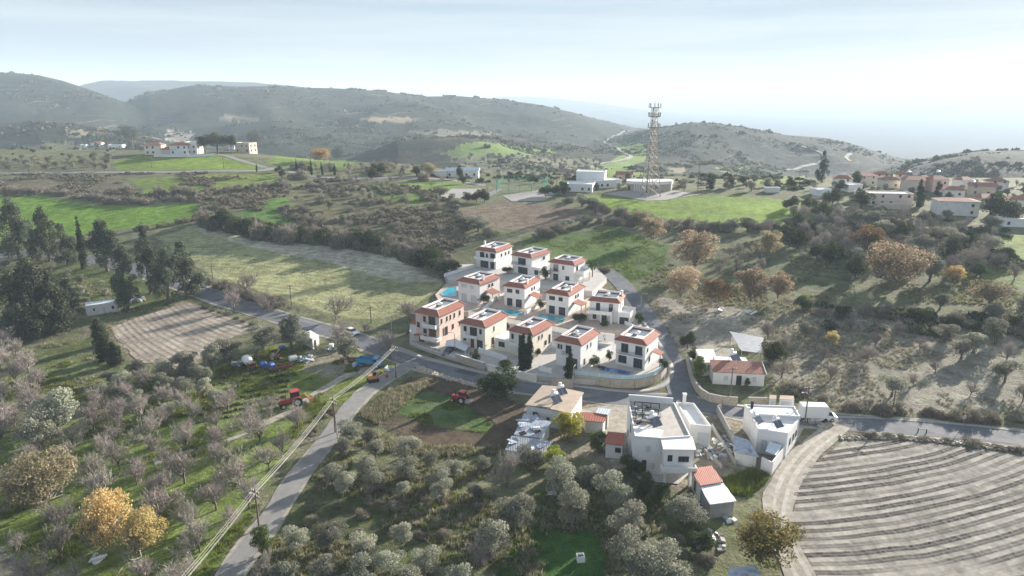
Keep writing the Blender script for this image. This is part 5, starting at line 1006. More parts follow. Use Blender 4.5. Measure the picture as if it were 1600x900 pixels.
for u, v, w, h, wm, rf, lab in ((1336, 300, 8, 3.4, 'white', 'flat', 'low white village house between the brown-roofed and cream houses'), (1378, 286, 8, 4.6, 'white', 'hip', 'white village house at the back of the village'), (1410, 287, 7, 5, 'cream', 'hip', 'cream village house at the back left of the beige gable'), (1490, 308, 9, 3.4, 'white', 'hip', 'low white village house above the large grey house'), (1512, 296, 8, 4.8, 'white', 'hip', 'white village house behind the far right gable'), (1560, 298, 9, 4.6, 'oldwhite', 'hip', 'pale village house near the right edge'), (1576, 338, 8, 3.2, 'white', 'flat', 'small white village block above the right-edge house'), (1288, 306, 8, 2.8, 'white', 'flat', 'low white shed at the foot of the tall conifer')):
    far_house(u, v, w, w * .8, h, random.uniform(-.5, .3), wm, rf, lab, (2, 1), 'tile_old', group=VG)
for u, v, k in ((1424, 278, 0), (1470, 278, 1), (1527, 290, 2)):
    pp = at(u, v + 20); heater((pp.x, pp.y + 4, pp.z + (8.0, 8.2, 6.4)[k] - .6), .2, ('white water tank on the big beige gabled village house', 'white water tank on the pinkish two-storey village house', 'white water tank on the beige gabled house far right')[k], 1.6)
# station building, tower, court
p = at(1014, 297); b = Bld('station_building', p, 'round-cornered stone station building with a white parapet at the tower', 'building')
poly = [(p.x + x, p.y + y) for x, y in ((-11.5, -1), (-9, -3.5), (-2, -4.8), (5, -4.6), (10.5, -2.5), (12, 1), (11, 6), (-10, 6.5))]; BLOCK.append(poly)
b.part('wall', MB().prism(poly, p.z - 1, p.z + 3.4), M['stone']); b.part('parapet', MB().prism(inset(poly, -.35), p.z + 3.402, p.z + 4.9), M['white']); pv = [V2(q) for q in poly]
win(b, pv[0], pv[1], .6, 2.2, p.z + .2, p.z + 2.6, 'wood'); win(b, pv[2], pv[3], 1, 2.4, p.z + 1.2, p.z + 2.6); win(b, pv[2], pv[3], 4, 5.4, p.z + 1.2, p.z + 2.6)
for k in range(1, 8):
    q0 = pv[1] + (pv[2] - pv[1]) * (k / 8); b.part('pilaster', MB().cbox((*q0, p.z + 1.6), .5, .5, 3.5), M['oldwhite'])
def patch(pts, m, label, dz=.12, name='paved_yard'):
    P = poly_w(pts); c = P.mean(0); n_ = len(P); V = []; F = []; K = 14; S = 8
    edge = [P[i] + (P[(i + 1) % n_] - P[i]) * k / S for i in range(n_) for k in range(S)]; m_ = len(edge)
    for r_ in range(K + 1): V += [tuple(c + (e_ - c) * r_ / K) for e_ in edge]
    V = np.array([(x, y, 0) for x, y in V]); V[:, 2] = H(V[:, 0], V[:, 1]) + dz
    for r_ in range(K): F += [(r_ * m_ + i, r_ * m_ + (i + 1) % m_, (r_ + 1) * m_ + (i + 1) % m_, (r_ + 1) * m_ + i) for i in range(m_)]
    tag(link(bpy.data.objects.new(name, mesh_np(name, V, F, M[m]))), label, None, None, 'structure'); BLOCK.append([tuple(q) for q in P])
patch([(940, 303), (985, 297), (1055, 298), (1092, 304), (1040, 313), (1010, 314), (975, 308)], 'pave', 'pale paved yard round the tower and station building')
patch([(684, 309), (706, 295), (752, 295), (742, 311)], 'pave', 'pale rectangular yard left of the sports court'); patch([(785, 306), (845, 297), (880, 297), (850, 314), (800, 315)], 'pave', 'pale paved yard in front of the sports court')
patch([(748, 309), (775, 296), (785, 296), (760, 311)], 'lane', 'short grey drive beside the sports court')
patch([(1268, 303), (1300, 298), (1302, 308), (1270, 311)], 'dirt', 'bare earth yard left of the village'); patch([(1085, 540), (1140, 545), (1160, 560), (1100, 560)], 'dirt', 'bare earth yard behind the cottage')
patch([(985, 735), (1035, 732), (1080, 738), (1060, 757), (1000, 752)], 'greyfloor', 'grey paved yard below the big white house'); patch([(905, 640), (985, 628), (984, 720), (955, 722)], 'dirt', 'dusty alley between the old house and the big white house', .05)
patch([(1205, 735), (1245, 690), (1258, 665), (1240, 660), (1215, 700)], 'dirt', 'dry bank right of the white house beside the van', .05)
def lattice_tower():
    p = at(1016, 306); ztop = 60 + p.y * (-SP + (450 - 168) / FPX * CP) / (CP + (450 - 168) / FPX * SP); Ht = ztop - p.z
    b = Bld('lattice_tower', p, 'tall pale lattice telecom tower with antennas beside the station building', 'tower'); rz = R(24); NL = 11
    met = {0: M['towerw'], 1: M['towero']}
    def corner(k, f):
        hw = 4.6 * (1 - f) + 1.75 * f if f < .68 else 2.66; hw = 4.5 * (1 - min(f, .68) / .68) + 1.45 * min(f, .68) / .68; a = rz + k * math.pi / 2 + math.pi / 4
        return Vector((p.x + math.cos(a) * hw * 1.1, p.y + math.sin(a) * hw * 1.1, p.z + Ht * f))
    for k in range(4): b.part('leg', MB().tube([corner(k, f) for f in (0, .34, .68, 1)], [.2, .17, .14, .12], 6), M['towerw'])
    fs = [0, .11, .22, .32, .42, .51, .60, .68, .76, .84, .92, 1]
    for i in range(NL):
        mb = MB()
        for k in range(4):
            a0, a1, b0, b1 = corner(k, fs[i]), corner(k + 1, fs[i]), corner(k, fs[i + 1]), corner(k + 1, fs[i + 1])
            mb.tube([a0, b1], .09, 4); mb.tube([a1, b0], .09, 4); mb.tube([b0, b1], .10, 4); mb.tube([(a0 + b1) / 2 + Vector((0, 0, .0)), (b0 + b1) / 2], .06, 4)
        b.part('bracing', mb, met[i % 2] if 1 < i < 7 else M['towerw'])
    c = Vector((p.x, p.y, 0))
    b.part('ladder', MB().tube([corner(0, .02) + (corner(1, .02) - corner(0, .02)) * .5, corner(0, 1) + (corner(1, 1) - corner(0, 1)) * .5], .22, 4), M['darkmetal'])
    for f in (.78, .9, 1.0):
        pf = b.part('platform', ring(MB(), [V2(c) + Vector((math.cos(a), math.sin(a))) * 2.7 for a in np.arange(0, 6.28, .5236)], [V2(c) + Vector((math.cos(a), math.sin(a))) * 2.0 for a in np.arange(0, 6.28, .5236)], p.z + Ht * f - .15, p.z + Ht * f + .1), M['darkmetal'])
        for k in range(9): a = k * .7 + f * 5; q = c + Vector((math.cos(a) * 2.8, math.sin(a) * 2.8, p.z + Ht * f + 1.0)); b.part('antenna', MB().cbox(q, .35, .2, 2.0, a), random.choice([M['towerw'], M['grey']]))
    b.part('mast', MB().tube([(p.x, p.y, p.z + Ht), (p.x, p.y, p.z + Ht + 4.2)], [.1, .05], 5), M['towerw'])
    for k in range(4): b.part('whip_antenna', MB().tube([corner(k, 1), corner(k, 1) + Vector((0, 0, 2.2))], .05, 4), M['towerw'])
M['towerw'] = mat('tower_paint_white', (.54, .475, .41), .6, .12, 1, metal=.1); M['towero'] = mat('tower_paint_faded_orange', (.55, .38, .27), .6, .12, 1)
lattice_tower()
b = Bld('sports_court', at(805, 297), 'sports court with tall green fence posts and netting', 'court'); M['greenpost'] = mat('green_post', (.12, .42, .30), .5, .1, 2)
cp = [V2(at(u, v)) for u, v in ((776, 301), (848, 300), (856, 285), (786, 285))]
for i in range(4):
    a, c = cp[i], cp[(i + 1) % 4]; n_ = 4 if i % 2 == 0 else 3
    for k in range(n_): q = a + (c - a) * k / n_; b.part('post', MB().tube([(*q, gz(*q) - .3), (*q, gz(*q) + (7.5 if k == 0 else 4.2))], .13, 6), M['greenpost'])
    mb = MB(); k = 0
    while k < 1.0: q = a + (c - a) * k; mb.tube([(*q, gz(*q)), (*q, gz(*q) + 4)], .012, 3, False); k += .02
    for z_ in (.1, 1, 2, 3, 4): mb.tube([(*a, gz(*a) + z_), (*c, gz(*c) + z_)], .03, 3, False)
    b.part('netting', mb, M['greenpost'])
# ------------------------------------------------------------------ poles, wires, vehicles, small things
def pole(u, v, vt, label, arms=0, rad=.13, lampd=None, m='polewood', ang=0., cat='pole'):
    """pole standing at pixel (u, v); its top seen at row vt"""
    p = at(u, v); t = (450 - vt) / FPX; h = CAMZ + p.y * (-SP + t * CP) / (CP + t * SP) - p.z; h = max(4, min(h, 13))
    o = thing('utility_pole', p, ang, label, cat, 'wooden utility poles'); MB().tube([(0, 0, -.5), (0, 0, h)], [rad * 1.15, rad * .8], 8).build('shaft', M[m], o)
    for k in range(arms): MB().cbox((0, 0, h - .35 - k * .7), 1.8, .12, .14).build('crossarm', M['polewood'], o)
    if arms:
        for k in range(arms):
            for x in (-.8, -.3, .3, .8): MB().tube([(x, 0, h - .28 - k * .7), (x, 0, h - .05 - k * .7)], [.06, .04], 6).build('insulator', M['tank'], o)
    if lampd: MB().tube([(0, 0, h * .8), (lampd * .6, 0, h * .86), (lampd, 0, h * .85)], .035, 5).build('lamp_arm', M['metal'], o); MB().cbox((lampd, 0, h * .845), .5, .22, .12).build('lamp_head', M['tank'], o)
    return o, Vector((p.x, p.y, p.z + h))
lane_d = 0.9
oA, tA = pole(619, 591, 541, 'dark pole where the narrow lane meets the road', 2, ang=-.6, lampd=-1.2); oB, tB = pole(524, 676, 622, 'wooden pole with a slanting stay halfway along the lane', 2, ang=-.6)
oC, tC = pole(405, 826, 765, 'wooden pole with a lamp at the lower end of the lane', 2, ang=-.6, lampd=-1.1)
b_ = at(524, 676); MB().tube([(0, 0, 7.3), (2.2, -1.4, -.3)], .07, 6).build('stay', M['polewood'], oB)
tD = tC + (tC - tB) * .9
for i, (a, b2) in enumerate(((tA, tB), (tB, tC), (tC, tD))):
    o = thing('overhead_line', a, 0, ('bundle of pale cables from the junction pole to the stayed pole', 'bundle of pale cables from the stayed pole to the lamp pole', 'bundle of pale cables leaving the lamp pole to the lower left')[i], 'cables')
    dd = (b2 - a); side = Vector((-dd.y, dd.x, 0)).normalized()
    for k in range(4):
        s = (k - 1.5) * .28; zz = -.10 - .09 * (k % 3); pts = []
        for q in range(13): t = q / 12; pts.append(dd * t + side * s + Vector((0, 0, zz - .55 * 4 * t * (1 - t))))
        MB().tube(pts, .02, 4, False).build('cable', M['wire'], o)
for u, v, vt, lab in ((580, 505, 479, 'wooden pole at the lower corner of the pale mown field'), (456, 482, 445, 'wooden pole on the hedge above the left road'), (333, 440, 414, 'wooden pole at the upper left of the mown field'), (1140, 630, 574, 'dark pole in front of the cottage'), (1257, 664, 604, 'pole with a lamp beside the box van'),
                      (1393, 650, 610, 'pole on the bank right of the box van'), (777, 297, 258, 'tall pole left of the sports court'), (674, 303, 287, 'thin pole on the green slope below the farmhouse'), (761, 302, 282, 'thin pole beside the grey drive'), (884, 292, 255, 'tall pole behind the school'), (1000, 291, 262, 'pole between school and tower'), (1090, 300, 258, 'tall pole right of the tower'),
                      (237, 262, 246, 'left thin pole in the upper green field'), (350, 264, 247, 'right thin pole in the upper green field'), (1248, 289, 268, 'pole left of the tall village conifer'), (870, 290, 262, 'pole at the back of the school')):
    pole(u, v, vt, lab, 1 if v > 285 or vt < 260 else 0, lampd=-1.0 if 'lamp' in lab else None)
def street_lamp(u, v, hh, rz, label):
    p = at(u, v); o = thing('street_lamp', p, rz, label, 'street lamp', 'grey street lamps'); MB().tube([(0, 0, -.3), (0, 0, hh - .5), (.15, 0, hh - .1), (.6, 0, hh + .05), (1.3, 0, hh)], [.09, .07, .06, .05, .05], 8).build('post', M['metal'], o); MB().cbox((1.5, 0, hh - .01), .6, .22, .1).build('lamp_head', M['metal'], o)
street_lamp(1001, 486, 5.2, -.2, 'grey street lamp at the bend of the side road'); street_lamp(926, 436, 5.4, .3, 'grey street lamp beside the palm'); street_lamp(612, 520, 4.2, 2.8, 'grey street lamp left of the pink villa'); street_lamp(711, 554, 5.5, 3.0, 'thin street lamp beside the parked dark car'); street_lamp(895, 610, 5.2, 1.2, 'thin street lamp on the pavement below the narrow cypress')
# vehicles
def paint(name, c): return mat(name, c, .3, .05, 2, spec=.5)
M['carwhite'] = paint('white_car_paint', (.8, .8, .8)); M['carblue'] = paint('dark_blue_car_paint', (.05, .085, .13)); M['red'] = paint('tractor_red', (.42, .05, .04)); M['blue'] = paint('truck_blue', (.08, .28, .48)); M['bright'] = paint('barrel_blue', (.03, .13, .45)); M['orange'] = paint('orange_machine', (.62, .28, .10)); M['tyre'] = mat('tyre_rubber', (.025, .025, .025), .9, .1); M['rim'] = mat('pale_rim', (.55, .53, .48), .5, .1); M['rust'] = mat('rust', (.20, .10, .06), .9, .3, 2); M['lamp'] = mat('headlight', (.75, .76, .78), .2, .02); M['tail'] = mat('tail_light', (.4, .03, .03), .3, .02)
def wheel(o, x, y, r, w, rimm='rim'):
    t = MB().tube([(x, y - w / 2, r), (x, y - w / 2 + .03, r), (x, y + w / 2 - .03, r), (x, y + w / 2, r)], [r * .86, r, r, r * .86], 16).build('wheel', M['tyre'], o); MB().tube([(x, y - w / 2 - .015, r), (x, y + w / 2 + .015, r)], r * .55, 12).build('rim', M[rimm], t)
def sect(mb, prof, hw0, hw1, zs):
    """car body: side profile (x, z), half-width narrowing with height from hw0 to hw1 above zs"""
    n_ = len(prof); zm = max(z for x, z in prof); wv = [hw0 if z <= zs else hw0 + (hw1 - hw0) * (z - zs) / (zm - zs) for x, z in prof]
    vs = [(x, -w, z) for (x, z), w in zip(prof, wv)] + [(x, w, z) for (x, z), w in zip(prof, wv)]
    return mb.add(vs, [tuple(range(n_)), tuple(range(2 * n_ - 1, n_ - 1, -1))] + [(i, n_ + i, n_ + (i + 1) % n_, (i + 1) % n_) for i in range(n_)])
def car(u, v, rz, m, label):
    p = at(u, v); o = thing('parked_car', (p.x, p.y, p.z + .08), rz, label, 'car')
    sect(MB(), [(-2.1, .3), (2.1, .3), (2.15, .6), (2.0, .78), (1.0, .92), (-1.9, .95), (-2.1, .8)], .86, .84, .9).build('body', m, o, False, .03)
    cb = sect(MB(), [(-1.95, .93), (1.0, .9), (.25, 1.42), (-1.2, 1.48), (-1.75, 1.3)], .82, .62, .95).build('cabin', M['glass'], o); sect(MB(), [(-1.3, 1.46), (.2, 1.42), (.1, 1.5), (-1.15, 1.54)], .66, .6, 1.45).build('roof', m, cb)
    for x in (-1.3, 1.3):
        for y in (-.78, .78): wheel(o, x, y, .32, .2)
    for y in (-.6, .6): MB().cbox((2.1, y, .68), .08, .36, .14).build('headlight', M['lamp'], o); MB().cbox((-2.08, y, .78), .08, .3, .16).build('tail_light', M['tail'], o)
    for y in (-.95, .95): MB().cbox((.75, y, 1.0), .16, .16, .12).build('mirror', m, o)
    MB().cbox((2.13, 0, .42), .06, .8, .14).build('grille', M['tyre'], o)
car(550, 522, R(-38), M['carwhite'], 'white hatchback driving on the left road'); car(701, 554, R(-112), M['carblue'], 'dark blue car parked under the carport by the cream villa')
def box_van():
    p = at(1277, 656); o = thing('box_van', (p.x, p.y, p.z + .08), R(-4), 'white box van parked on the road beside the white house', 'van')
    MB().box(-3.4, 1.4, -1.1, 1.1, .75, 3.15).build('cargo_box', M['carwhite'], o, False, .04)
    sect(MB(), [(1.42, .45), (3.35, .45), (3.4, .95), (2.75, 1.25), (2.1, 2.15), (1.42, 2.3)], .98, .86, 1.2).build('cab', M['carwhite'], o, False, .03)
    sect(MB(), [(1.42, 2.32), (2.0, 2.2), (1.6, 2.9), (1.42, 3.05)], .95, .8, 2.2).build('wind_deflector', M['carwhite'], o)
    for y in (-1, 1): MB().add([(1.65, y * .985, 1.3), (2.55, y * .985, 1.3), (2.08, y * .90, 2.0), (1.65, y * .90, 2.05)], [(0, 1, 2, 3)]).build('window', M['glass'], o); MB().cbox((2.3, y * 1.1, 1.45), .12, .16, .3).build('mirror', M['tyre'], o); MB().cbox((3.36, y * .72, .85), .1, .3, .2).build('headlight', M['lamp'], o)
    MB().add([(2.76, -.85, 1.3), (2.76, .85, 1.3), (2.16, .78, 2.1), (2.16, -.78, 2.1)], [(0, 1, 2, 3)]).build('windscreen', M['glass'], o)
    MB().box(-3.3, 3.1, -.5, .5, .45, .72).build('chassis', M['tyre'], o)
    for x in (-2.0, 2.4):
        for y in (-.9, .9): wheel(o, x, y, .38, .24)
box_van()
def tractor(u, v, rz, s, label, loader=True):
    p = at(u, v); o = thing('tractor', p, rz, label, 'tractor', 'red tractors'); o.scale = (s, s, s)
    MB().box(.0, 1.9, -.36, .36, .7, 1.35).build('bonnet', M['red'], o, False, .06); MB().box(-1.0, 1.6, -.25, .25, .5, .72).build('chassis', M['tyre'], o); MB().cbox((1.93, 0, 1.0), .05, .6, .5).build('grille', M['tyre'], o)
    cb = MB().box(-1.2, 0, -.62, .62, .95, 1.35).build('cab', M['red'], o)
    for x in (-1.15, -.05):
        for y in (-.58, .58): MB().cbox((x, y, 1.9), .08, .08, 1.15).build('post', M['tyre'], cb)
    MB().cbox((-.6, 0, 2.5), 1.4, 1.35, .12).build('cab_roof', M['red'], cb); MB().box(-1.1, -.1, -.55, .55, 1.38, 2.4).build('window', M['glass'], cb); MB().tube([(.9, .25, 1.3), (.9, .25, 2.3)], .05, 6).build('exhaust', M['tyre'], o)
    for y in (-.85, .85): wheel(o, -.75, y, .78, .42); wheel(o, 1.45, y * .88, .45, .28)
    for y in (-.85, .85): MB().cbox((-.75, y, 1.62), 1.1, .44, .06).build('mudguard', M['red'], o)
    if loader:
        for y in (-.5, .5): MB().tube([(-1.2, y, 1.0), (-2.2, y, 1.5), (-2.9, y, .7)], .07, 6).build('loader_arm', M['orange'], o)
        MB().cbox((-3.1, 0, .5), .6, 1.6, .5, 0, 0, .3).build('bucket', M['orange'], o)
    else:
        MB().cbox((-1.9, 0, .6), 1.2, 1.9, .2).build('cultivator', M['grey'], o)
        for y in (-.7, -.35, 0, .35, .7): MB().tube([(-2.1, y, .55), (-2.3, y, .0)], .05, 5).build('tine', M['rust'], o)
tractor(456, 634, R(212), 1.25, 'large red tractor with a rear loader standing on the grass'); tractor(719, 628, R(155), 1.0, 'small red tractor with a cultivator on the dark tilled soil', False)
def dump_truck():
    p = at(578, 572); o = thing('old_truck', p, R(-14), 'old pale blue tipper truck beside the lane junction', 'truck')
    MB().box(-2.9, 1.0, -1.1, 1.1, 1.0, 1.12).build('bed_floor', M['blue'], o)
    for y in (-1.1, 1.06): MB().box(-2.9, 1.0, y, y + .04, 1.13, 1.9).build('bed_side', M['blue'], o)
    MB().box(-2.9, -2.86, -1.05, 1.05, 1.13, 1.85).build('tailgate', M['blue'], o); MB().box(.96, 1.0, -1.05, 1.05, 1.13, 2.2).build('headboard', M['blue'], o)
    sect(MB(), [(1.15, .7), (3.0, .7), (3.0, 1.4), (2.5, 1.5), (2.25, 2.3), (1.15, 2.35)], 1.0, .85, 1.4).build('cab', M['blue'], o, False, .03); MB().add([(2.52, -.85, 1.55), (2.52, .85, 1.55), (2.3, .78, 2.22), (2.3, -.78, 2.22)], [(0, 1, 2, 3)]).build('windscreen', M['glass'], o)
    for y in (-.99, .99): MB().cbox((1.75, y, 1.8), .8, .06, .5).build('window', M['glass'], o)
    MB().box(-2.8, 2.9, -.4, .4, .6, .95).build('chassis', M['rust'], o)
    for x in (-1.9, 2.2):
        for y in (-.9, .9): wheel(o, x, y, .48, .28)
dump_truck()
def tanker():
    p = at(388, 574); o = thing('old_mixer_truck', p, R(-50), 'rusty machine with a big white drum at the left of the junk yard', 'truck')
    MB().tube([(-1.9, 0, 1.5), (-1.5, 0, 1.55), (-.5, 0, 1.75), (.6, 0, 1.75), (1.4, 0, 1.5), (1.6, 0, 1.45)], [.5, .95, 1.15, 1.05, .55, .3], 14).build('drum', M['tank'], o, True); MB().box(-2.2, 3.0, -.5, .5, .65, .85).build('chassis', M['rust'], o); MB().box(2.0, 3.1, -.8, .8, .86, 2.0).build('cab', M['rust'], o, False, .05); MB().cbox((3.12, 0, 1.6), .04, 1.3, .5).build('windscreen', M['glass'], o)
    for x in (-1.6, 2.5):
        for y in (-.75, .75): wheel(o, x, y, .5, .25)
tanker()
def drum(u, v, r, h, m, label, lying=False):
    p = at(u, v); o = thing('drum', p, random.random() * 3, label, 'drum', 'drums in the junk yard')
    pts = [(0, 0, 0), (0, 0, .05), (0, 0, h * .33), (0, 0, h * .36), (0, 0, h * .39), (0, 0, h - .05), (0, 0, h)]; rs = [r * .94, r, r, r * 1.05, r, r, r * .94]
    if lying: pts = [(q[2] - h / 2, 0, r) for q in pts]
    MB().tube(pts, rs, 12).build('shell', m, o); MB().tube([(.1, .1, h), (.1, .1, h + .05)] if not lying else [(h / 2, 0, r + .1), (h / 2 + .05, 0, r + .1)], .06, 6).build('cap', M['grey'], o)
drum(411, 574, .75, 1.3, M['bright'], 'left blue drum lying in the junk yard', True); drum(424, 577, .75, 1.3, M['bright'], 'right blue drum lying in the junk yard', True); drum(458, 564, .7, 1.6, M['tank'], 'white drum beside the scrap frames', True); drum(518, 545, .6, 1.3, M['tank'], 'white container on the junk left of the earth yard'); drum(441, 546, .5, 1.5, M['bright'], 'dark blue drum behind the orange scrap', True)
def junk(u, v, n, rad, ms, label, name='scrap_pile'):
    p = at(u, v); b = Bld(name, p, label, 'scrap')
    for k in range(n):
        a = random.random() * 6.28; r = rad * random.random() ** .5; L_ = random.uniform(.5, 2.2); b.part(random.choice(['beam', 'plate', 'box']), MB().cbox((p.x + math.cos(a) * r, p.y + math.sin(a) * r, p.z + random.uniform(.1, .8)), L_, random.uniform(.1, .8), random.uniform(.08, .5), random.random() * 3, random.uniform(-.5, .5), random.uniform(-.4, .4)), M[random.choice(ms)])
junk(478, 562, 20, 1.8, ('metal', 'tank', 'grey', 'darkmetal', 'blue'), 'pile of pale metal frames in the junk yard'); junk(436, 558, 16, 2.2, ('rust', 'orange', 'rust', 'grey'), 'rusty orange scrap beside the white drum machine'); junk(372, 571, 9, 1.2, ('palesheet', 'metal', 'tank'), 'pale blue-white scrap left of the white drum machine'); junk(518, 548, 14, 1.8, ('grey', 'metal', 'tank', 'palesheet'), 'grey scrap beside the earth yard'); junk(543, 566, 14, 1.6, ('rust', 'rust', 'tan_roof'), 'rusty scrap left of the blue truck'); junk(560, 572, 8, 1.0, ('blue', 'palesheet'), 'blue scrap at the tail of the truck'); junk(605, 580, 8, .9, ('grey', 'tank', 'metal'), 'pale scrap beside the lane top'); junk(1125, 486, 8, 1.6, ('blue', 'tank', 'grey'), 'blue and white clutter at the foot of the autumn trees'); junk(1172, 489, 8, 1.6, ('tank', 'palesheet', 'rust'), 'white clutter beside the green patch')
junk(868, 770, 12, 1.8, ('grey', 'rubble', 'palesheet'), 'grey boards lying under the olive tree by the lawn'); junk(210, 470, 16, 3.0, ('palesheet', 'rust', 'blue', 'tank'), 'clutter of pale boards under the pines'); junk(152, 875, 5, .7, ('tank', 'palesheet'), 'white boxes below the orange tree')
p = at(440, 578); o = thing('farm_trailer', p, R(28), 'long rusty flat trailer on the grass', 'trailer'); MB().box(-2.4, 2.4, -.8, .8, .55, .7).build('bed', M['rust'], o); MB().box(-2.4, 2.4, -.8, -.74, .71, 1.2).build('side', M['rust'], o); MB().box(-2.4, 2.4, .74, .8, .71, 1.2).build('side', M['rust'], o); MB().tube([(2.4, 0, .6), (3.5, 0, .4)], .06, 6).build('drawbar', M['rust'], o)
for y in (-.85, .85): wheel(o, -.5, y, .38, .2)
p = at(583, 596); o = thing('excavator', p, R(25), 'orange digger parked on the verge of the lane', 'digger'); MB().box(-1.0, .8, -.6, .6, .75, 1.5).build('body', M['orange'], o, False, .06); MB().box(-.1, .7, -.55, .0, 1.5, 2.3).build('cab', M['glass'], o)
for y in (-.7, .7): MB().box(-1.2, 1.2, y - .2, y + .2, .05, .7).build('track', M['tyre'], o, False, .1)
MB().tube([(.7, .2, 1.2), (2.0, .2, 2.1), (3.0, .2, 1.0)], .13, 6).build('boom', M['orange'], o); MB().cbox((3.1, .2, .7), .5, .6, .5, 0, 0, .4).build('bucket', M['rust'], o)
p = at(907, 876); o = thing('garden_box', p, .1, 'small white square box standing on the dark green lawn', 'box')
ring(MB(), [(-.5, -.45), (.5, -.45), (.5, .45), (-.5, .45)], [(-.42, -.37), (.42, -.37), (.42, .37), (-.42, .37)], 0, .9).build('casing', M['tank'], o); MB().box(-.42, .42, -.37, .37, .0, .55).build('inside', M['dark'], o)
p = at(326, 742); o = thing('white_chair', at(1041, 740), .4, 'white plastic chair in the yard of the big white house', 'chair'); MB().box(-.3, .3, -.3, .3, .42, .48).build('seat', M['tank'], o); MB().cbox((0, .32, .8), .6, .06, .7, 0, -.2).build('backrest', M['tank'], o)
for x in (-.26, .26):
    for y in (-.26, .26): MB().box(x - .03, x + .03, y - .03, y + .03, 0, .42).build('leg', M['tank'], o)
q = at_z(970, 566, Z3); b = Bld('patio_table', q, 'white patio table in front of the villa at the road bend', 'table')
b.part('table_top', MB().cbox((q.x, q.y, Z3 + .75), 2.2, 1.0, .08, -.5), M['white']); b.part('table_base', MB().cbox((q.x, q.y, Z3 + .36), 1.4, .6, .68, -.5), M['dark'])
for k, (u, v) in enumerate(((993, 572), (1001, 574), (940, 575))):
    q = at_z(u, v, Z3); b = Bld('sun_lounger', q, ('left of two dark loungers below the right-hand villa door', 'right of two dark loungers below the right-hand villa door', 'dark lounger at the left end of the deep blue pool')[k], 'lounger', 'dark loungers by the blue pool')
    b.part('seat', MB().cbox((q.x, q.y, Z3 + .3), 1.7, .7, .12, -.5), M['dark']); b.part('backrest', MB().cbox((q.x - .8, q.y + .45, Z3 + .55), .7, .7, .1, -.5, 0, -.8), M['dark'])
    for s_ in (-.6, .6): b.part('leg', MB().cbox((q.x + s_ * .87, q.y - s_ * .48, Z3 + .12), .1, .6, .24, -.5), M['darkmetal'])
# roadside bits on the right
p = at(1504, 667); o = thing('road_sign', p, .2, 'round pale pinkish road sign on the far verge of the right-hand road', 'road sign'); MB().tube([(0, 0, -.2), (0, 0, 2.2)], .04, 6).build('post', M['metal'], o); M['signpink'] = mat('sign_back', (.62, .46, .44), .6, .08); MB().tube([(0, -.03, 2.0), (0, .03, 2.0)], .45, 16).build('disc', M['signpink'], o)
p = at(1440, 677); b = Bld('barrier_rail', p, 'short dark barrier with two posts on the near verge of the right-hand road', 'barrier')
q0, q1 = at(1434, 676), at(1447, 678)
for q in (q0, q1): b.part('post', MB().cbox((q.x, q.y, q.z + .45), .14, .14, 1.1), M['darkmetal'])
b.part('rail', MB().tube([(q0.x, q0.y, q0.z + .8), (q1.x, q1.y, q1.z + .8)], .05, 6), M['darkmetal'])
p = at(1273, 662); o = thing('concrete_block', p, -.05, 'pale concrete block pair on the verge below the box van', 'block')
for x in (-.62, .62): MB().box(x - .55, x + .55, -.3, .3, 0, .55).build('block', M['pave'], o, False, .04)
strip('kerb_strip', [(1306, 652), (1400, 656), (1500, 664), (1620, 677), (1700, 688)], .35, .35, .13, M['pave'], 'pale concrete edge along the far side of the right-hand road', .15, track=False)
def stone_bank(pts, n, wd, label, seed=3):
    line = smooth_line([at(u, v)[:2] for u, v in pts], .5); rg = random.Random(seed); mb = MB()
    for k in range(n):
        q = line[rg.randrange(len(line))]; s = rg.uniform(.18, .5); x, y = q.x + rg.uniform(-wd, wd), q.y + rg.uniform(-wd, wd)
        mb.cbox((x, y, gz(x, y) + s * .25), s * rg.uniform(.8, 1.5), s, s * rg.uniform(.5, .9), rg.random() * 3, rg.uniform(-.5, .5), rg.uniform(-.5, .5))
    tag(mb.build('loose_stones', M['stone']), label, None, None, 'stuff')
stone_bank([(655, 575), (690, 588), (725, 598), (765, 608)], 420, .7, 'bank of loose pale stones between the road and the brown field'); stone_bank([(1318, 684), (1400, 684), (1500, 692), (1610, 708)], 380, .8, 'dark stones and clods along the ditch above the ploughed field', 5); stone_bank([(1285, 668), (1296, 664)], 60, .6, 'pale gravel spill beside the box van', 6)
# ------------------------------------------------------------------ planting
def blocked(x, y, extra=0.0):
    x = np.atleast_1d(np.asarray(x, float)); y = np.atleast_1d(np.asarray(y, float)); m = np.zeros(x.shape, bool)
    for P in BLOCK: m |= inside(P, x, y)
    for ln, w in ROADLINES:
        a = ln[:-1:2]
        for k in range(0, len(x), 4000):
            d2 = ((x[k:k + 4000, None] - a[None, :, 0]) ** 2 + (y[k:k + 4000, None] - a[None, :, 1]) ** 2).min(1); m[k:k + 4000] |= d2 < (w + extra) ** 2
    return m
PLACED = []
def T(kind, u, v, hpx, label, group=None, wpx=None, free=False):
    """tree whose foot is at pixel u, v and which stands hpx photo pixels tall"""
    p = at(u, v); s = p.y / CP / FPX * 1.02; sl_ = (p - Vector((0, 0, CAMZ))).length / FPX
    PLACED.append((p.x, p.y)); return tree(kind, p.x, p.y, hpx * sl_ / .95, label, group, wpx * sl_ if wpx else None)
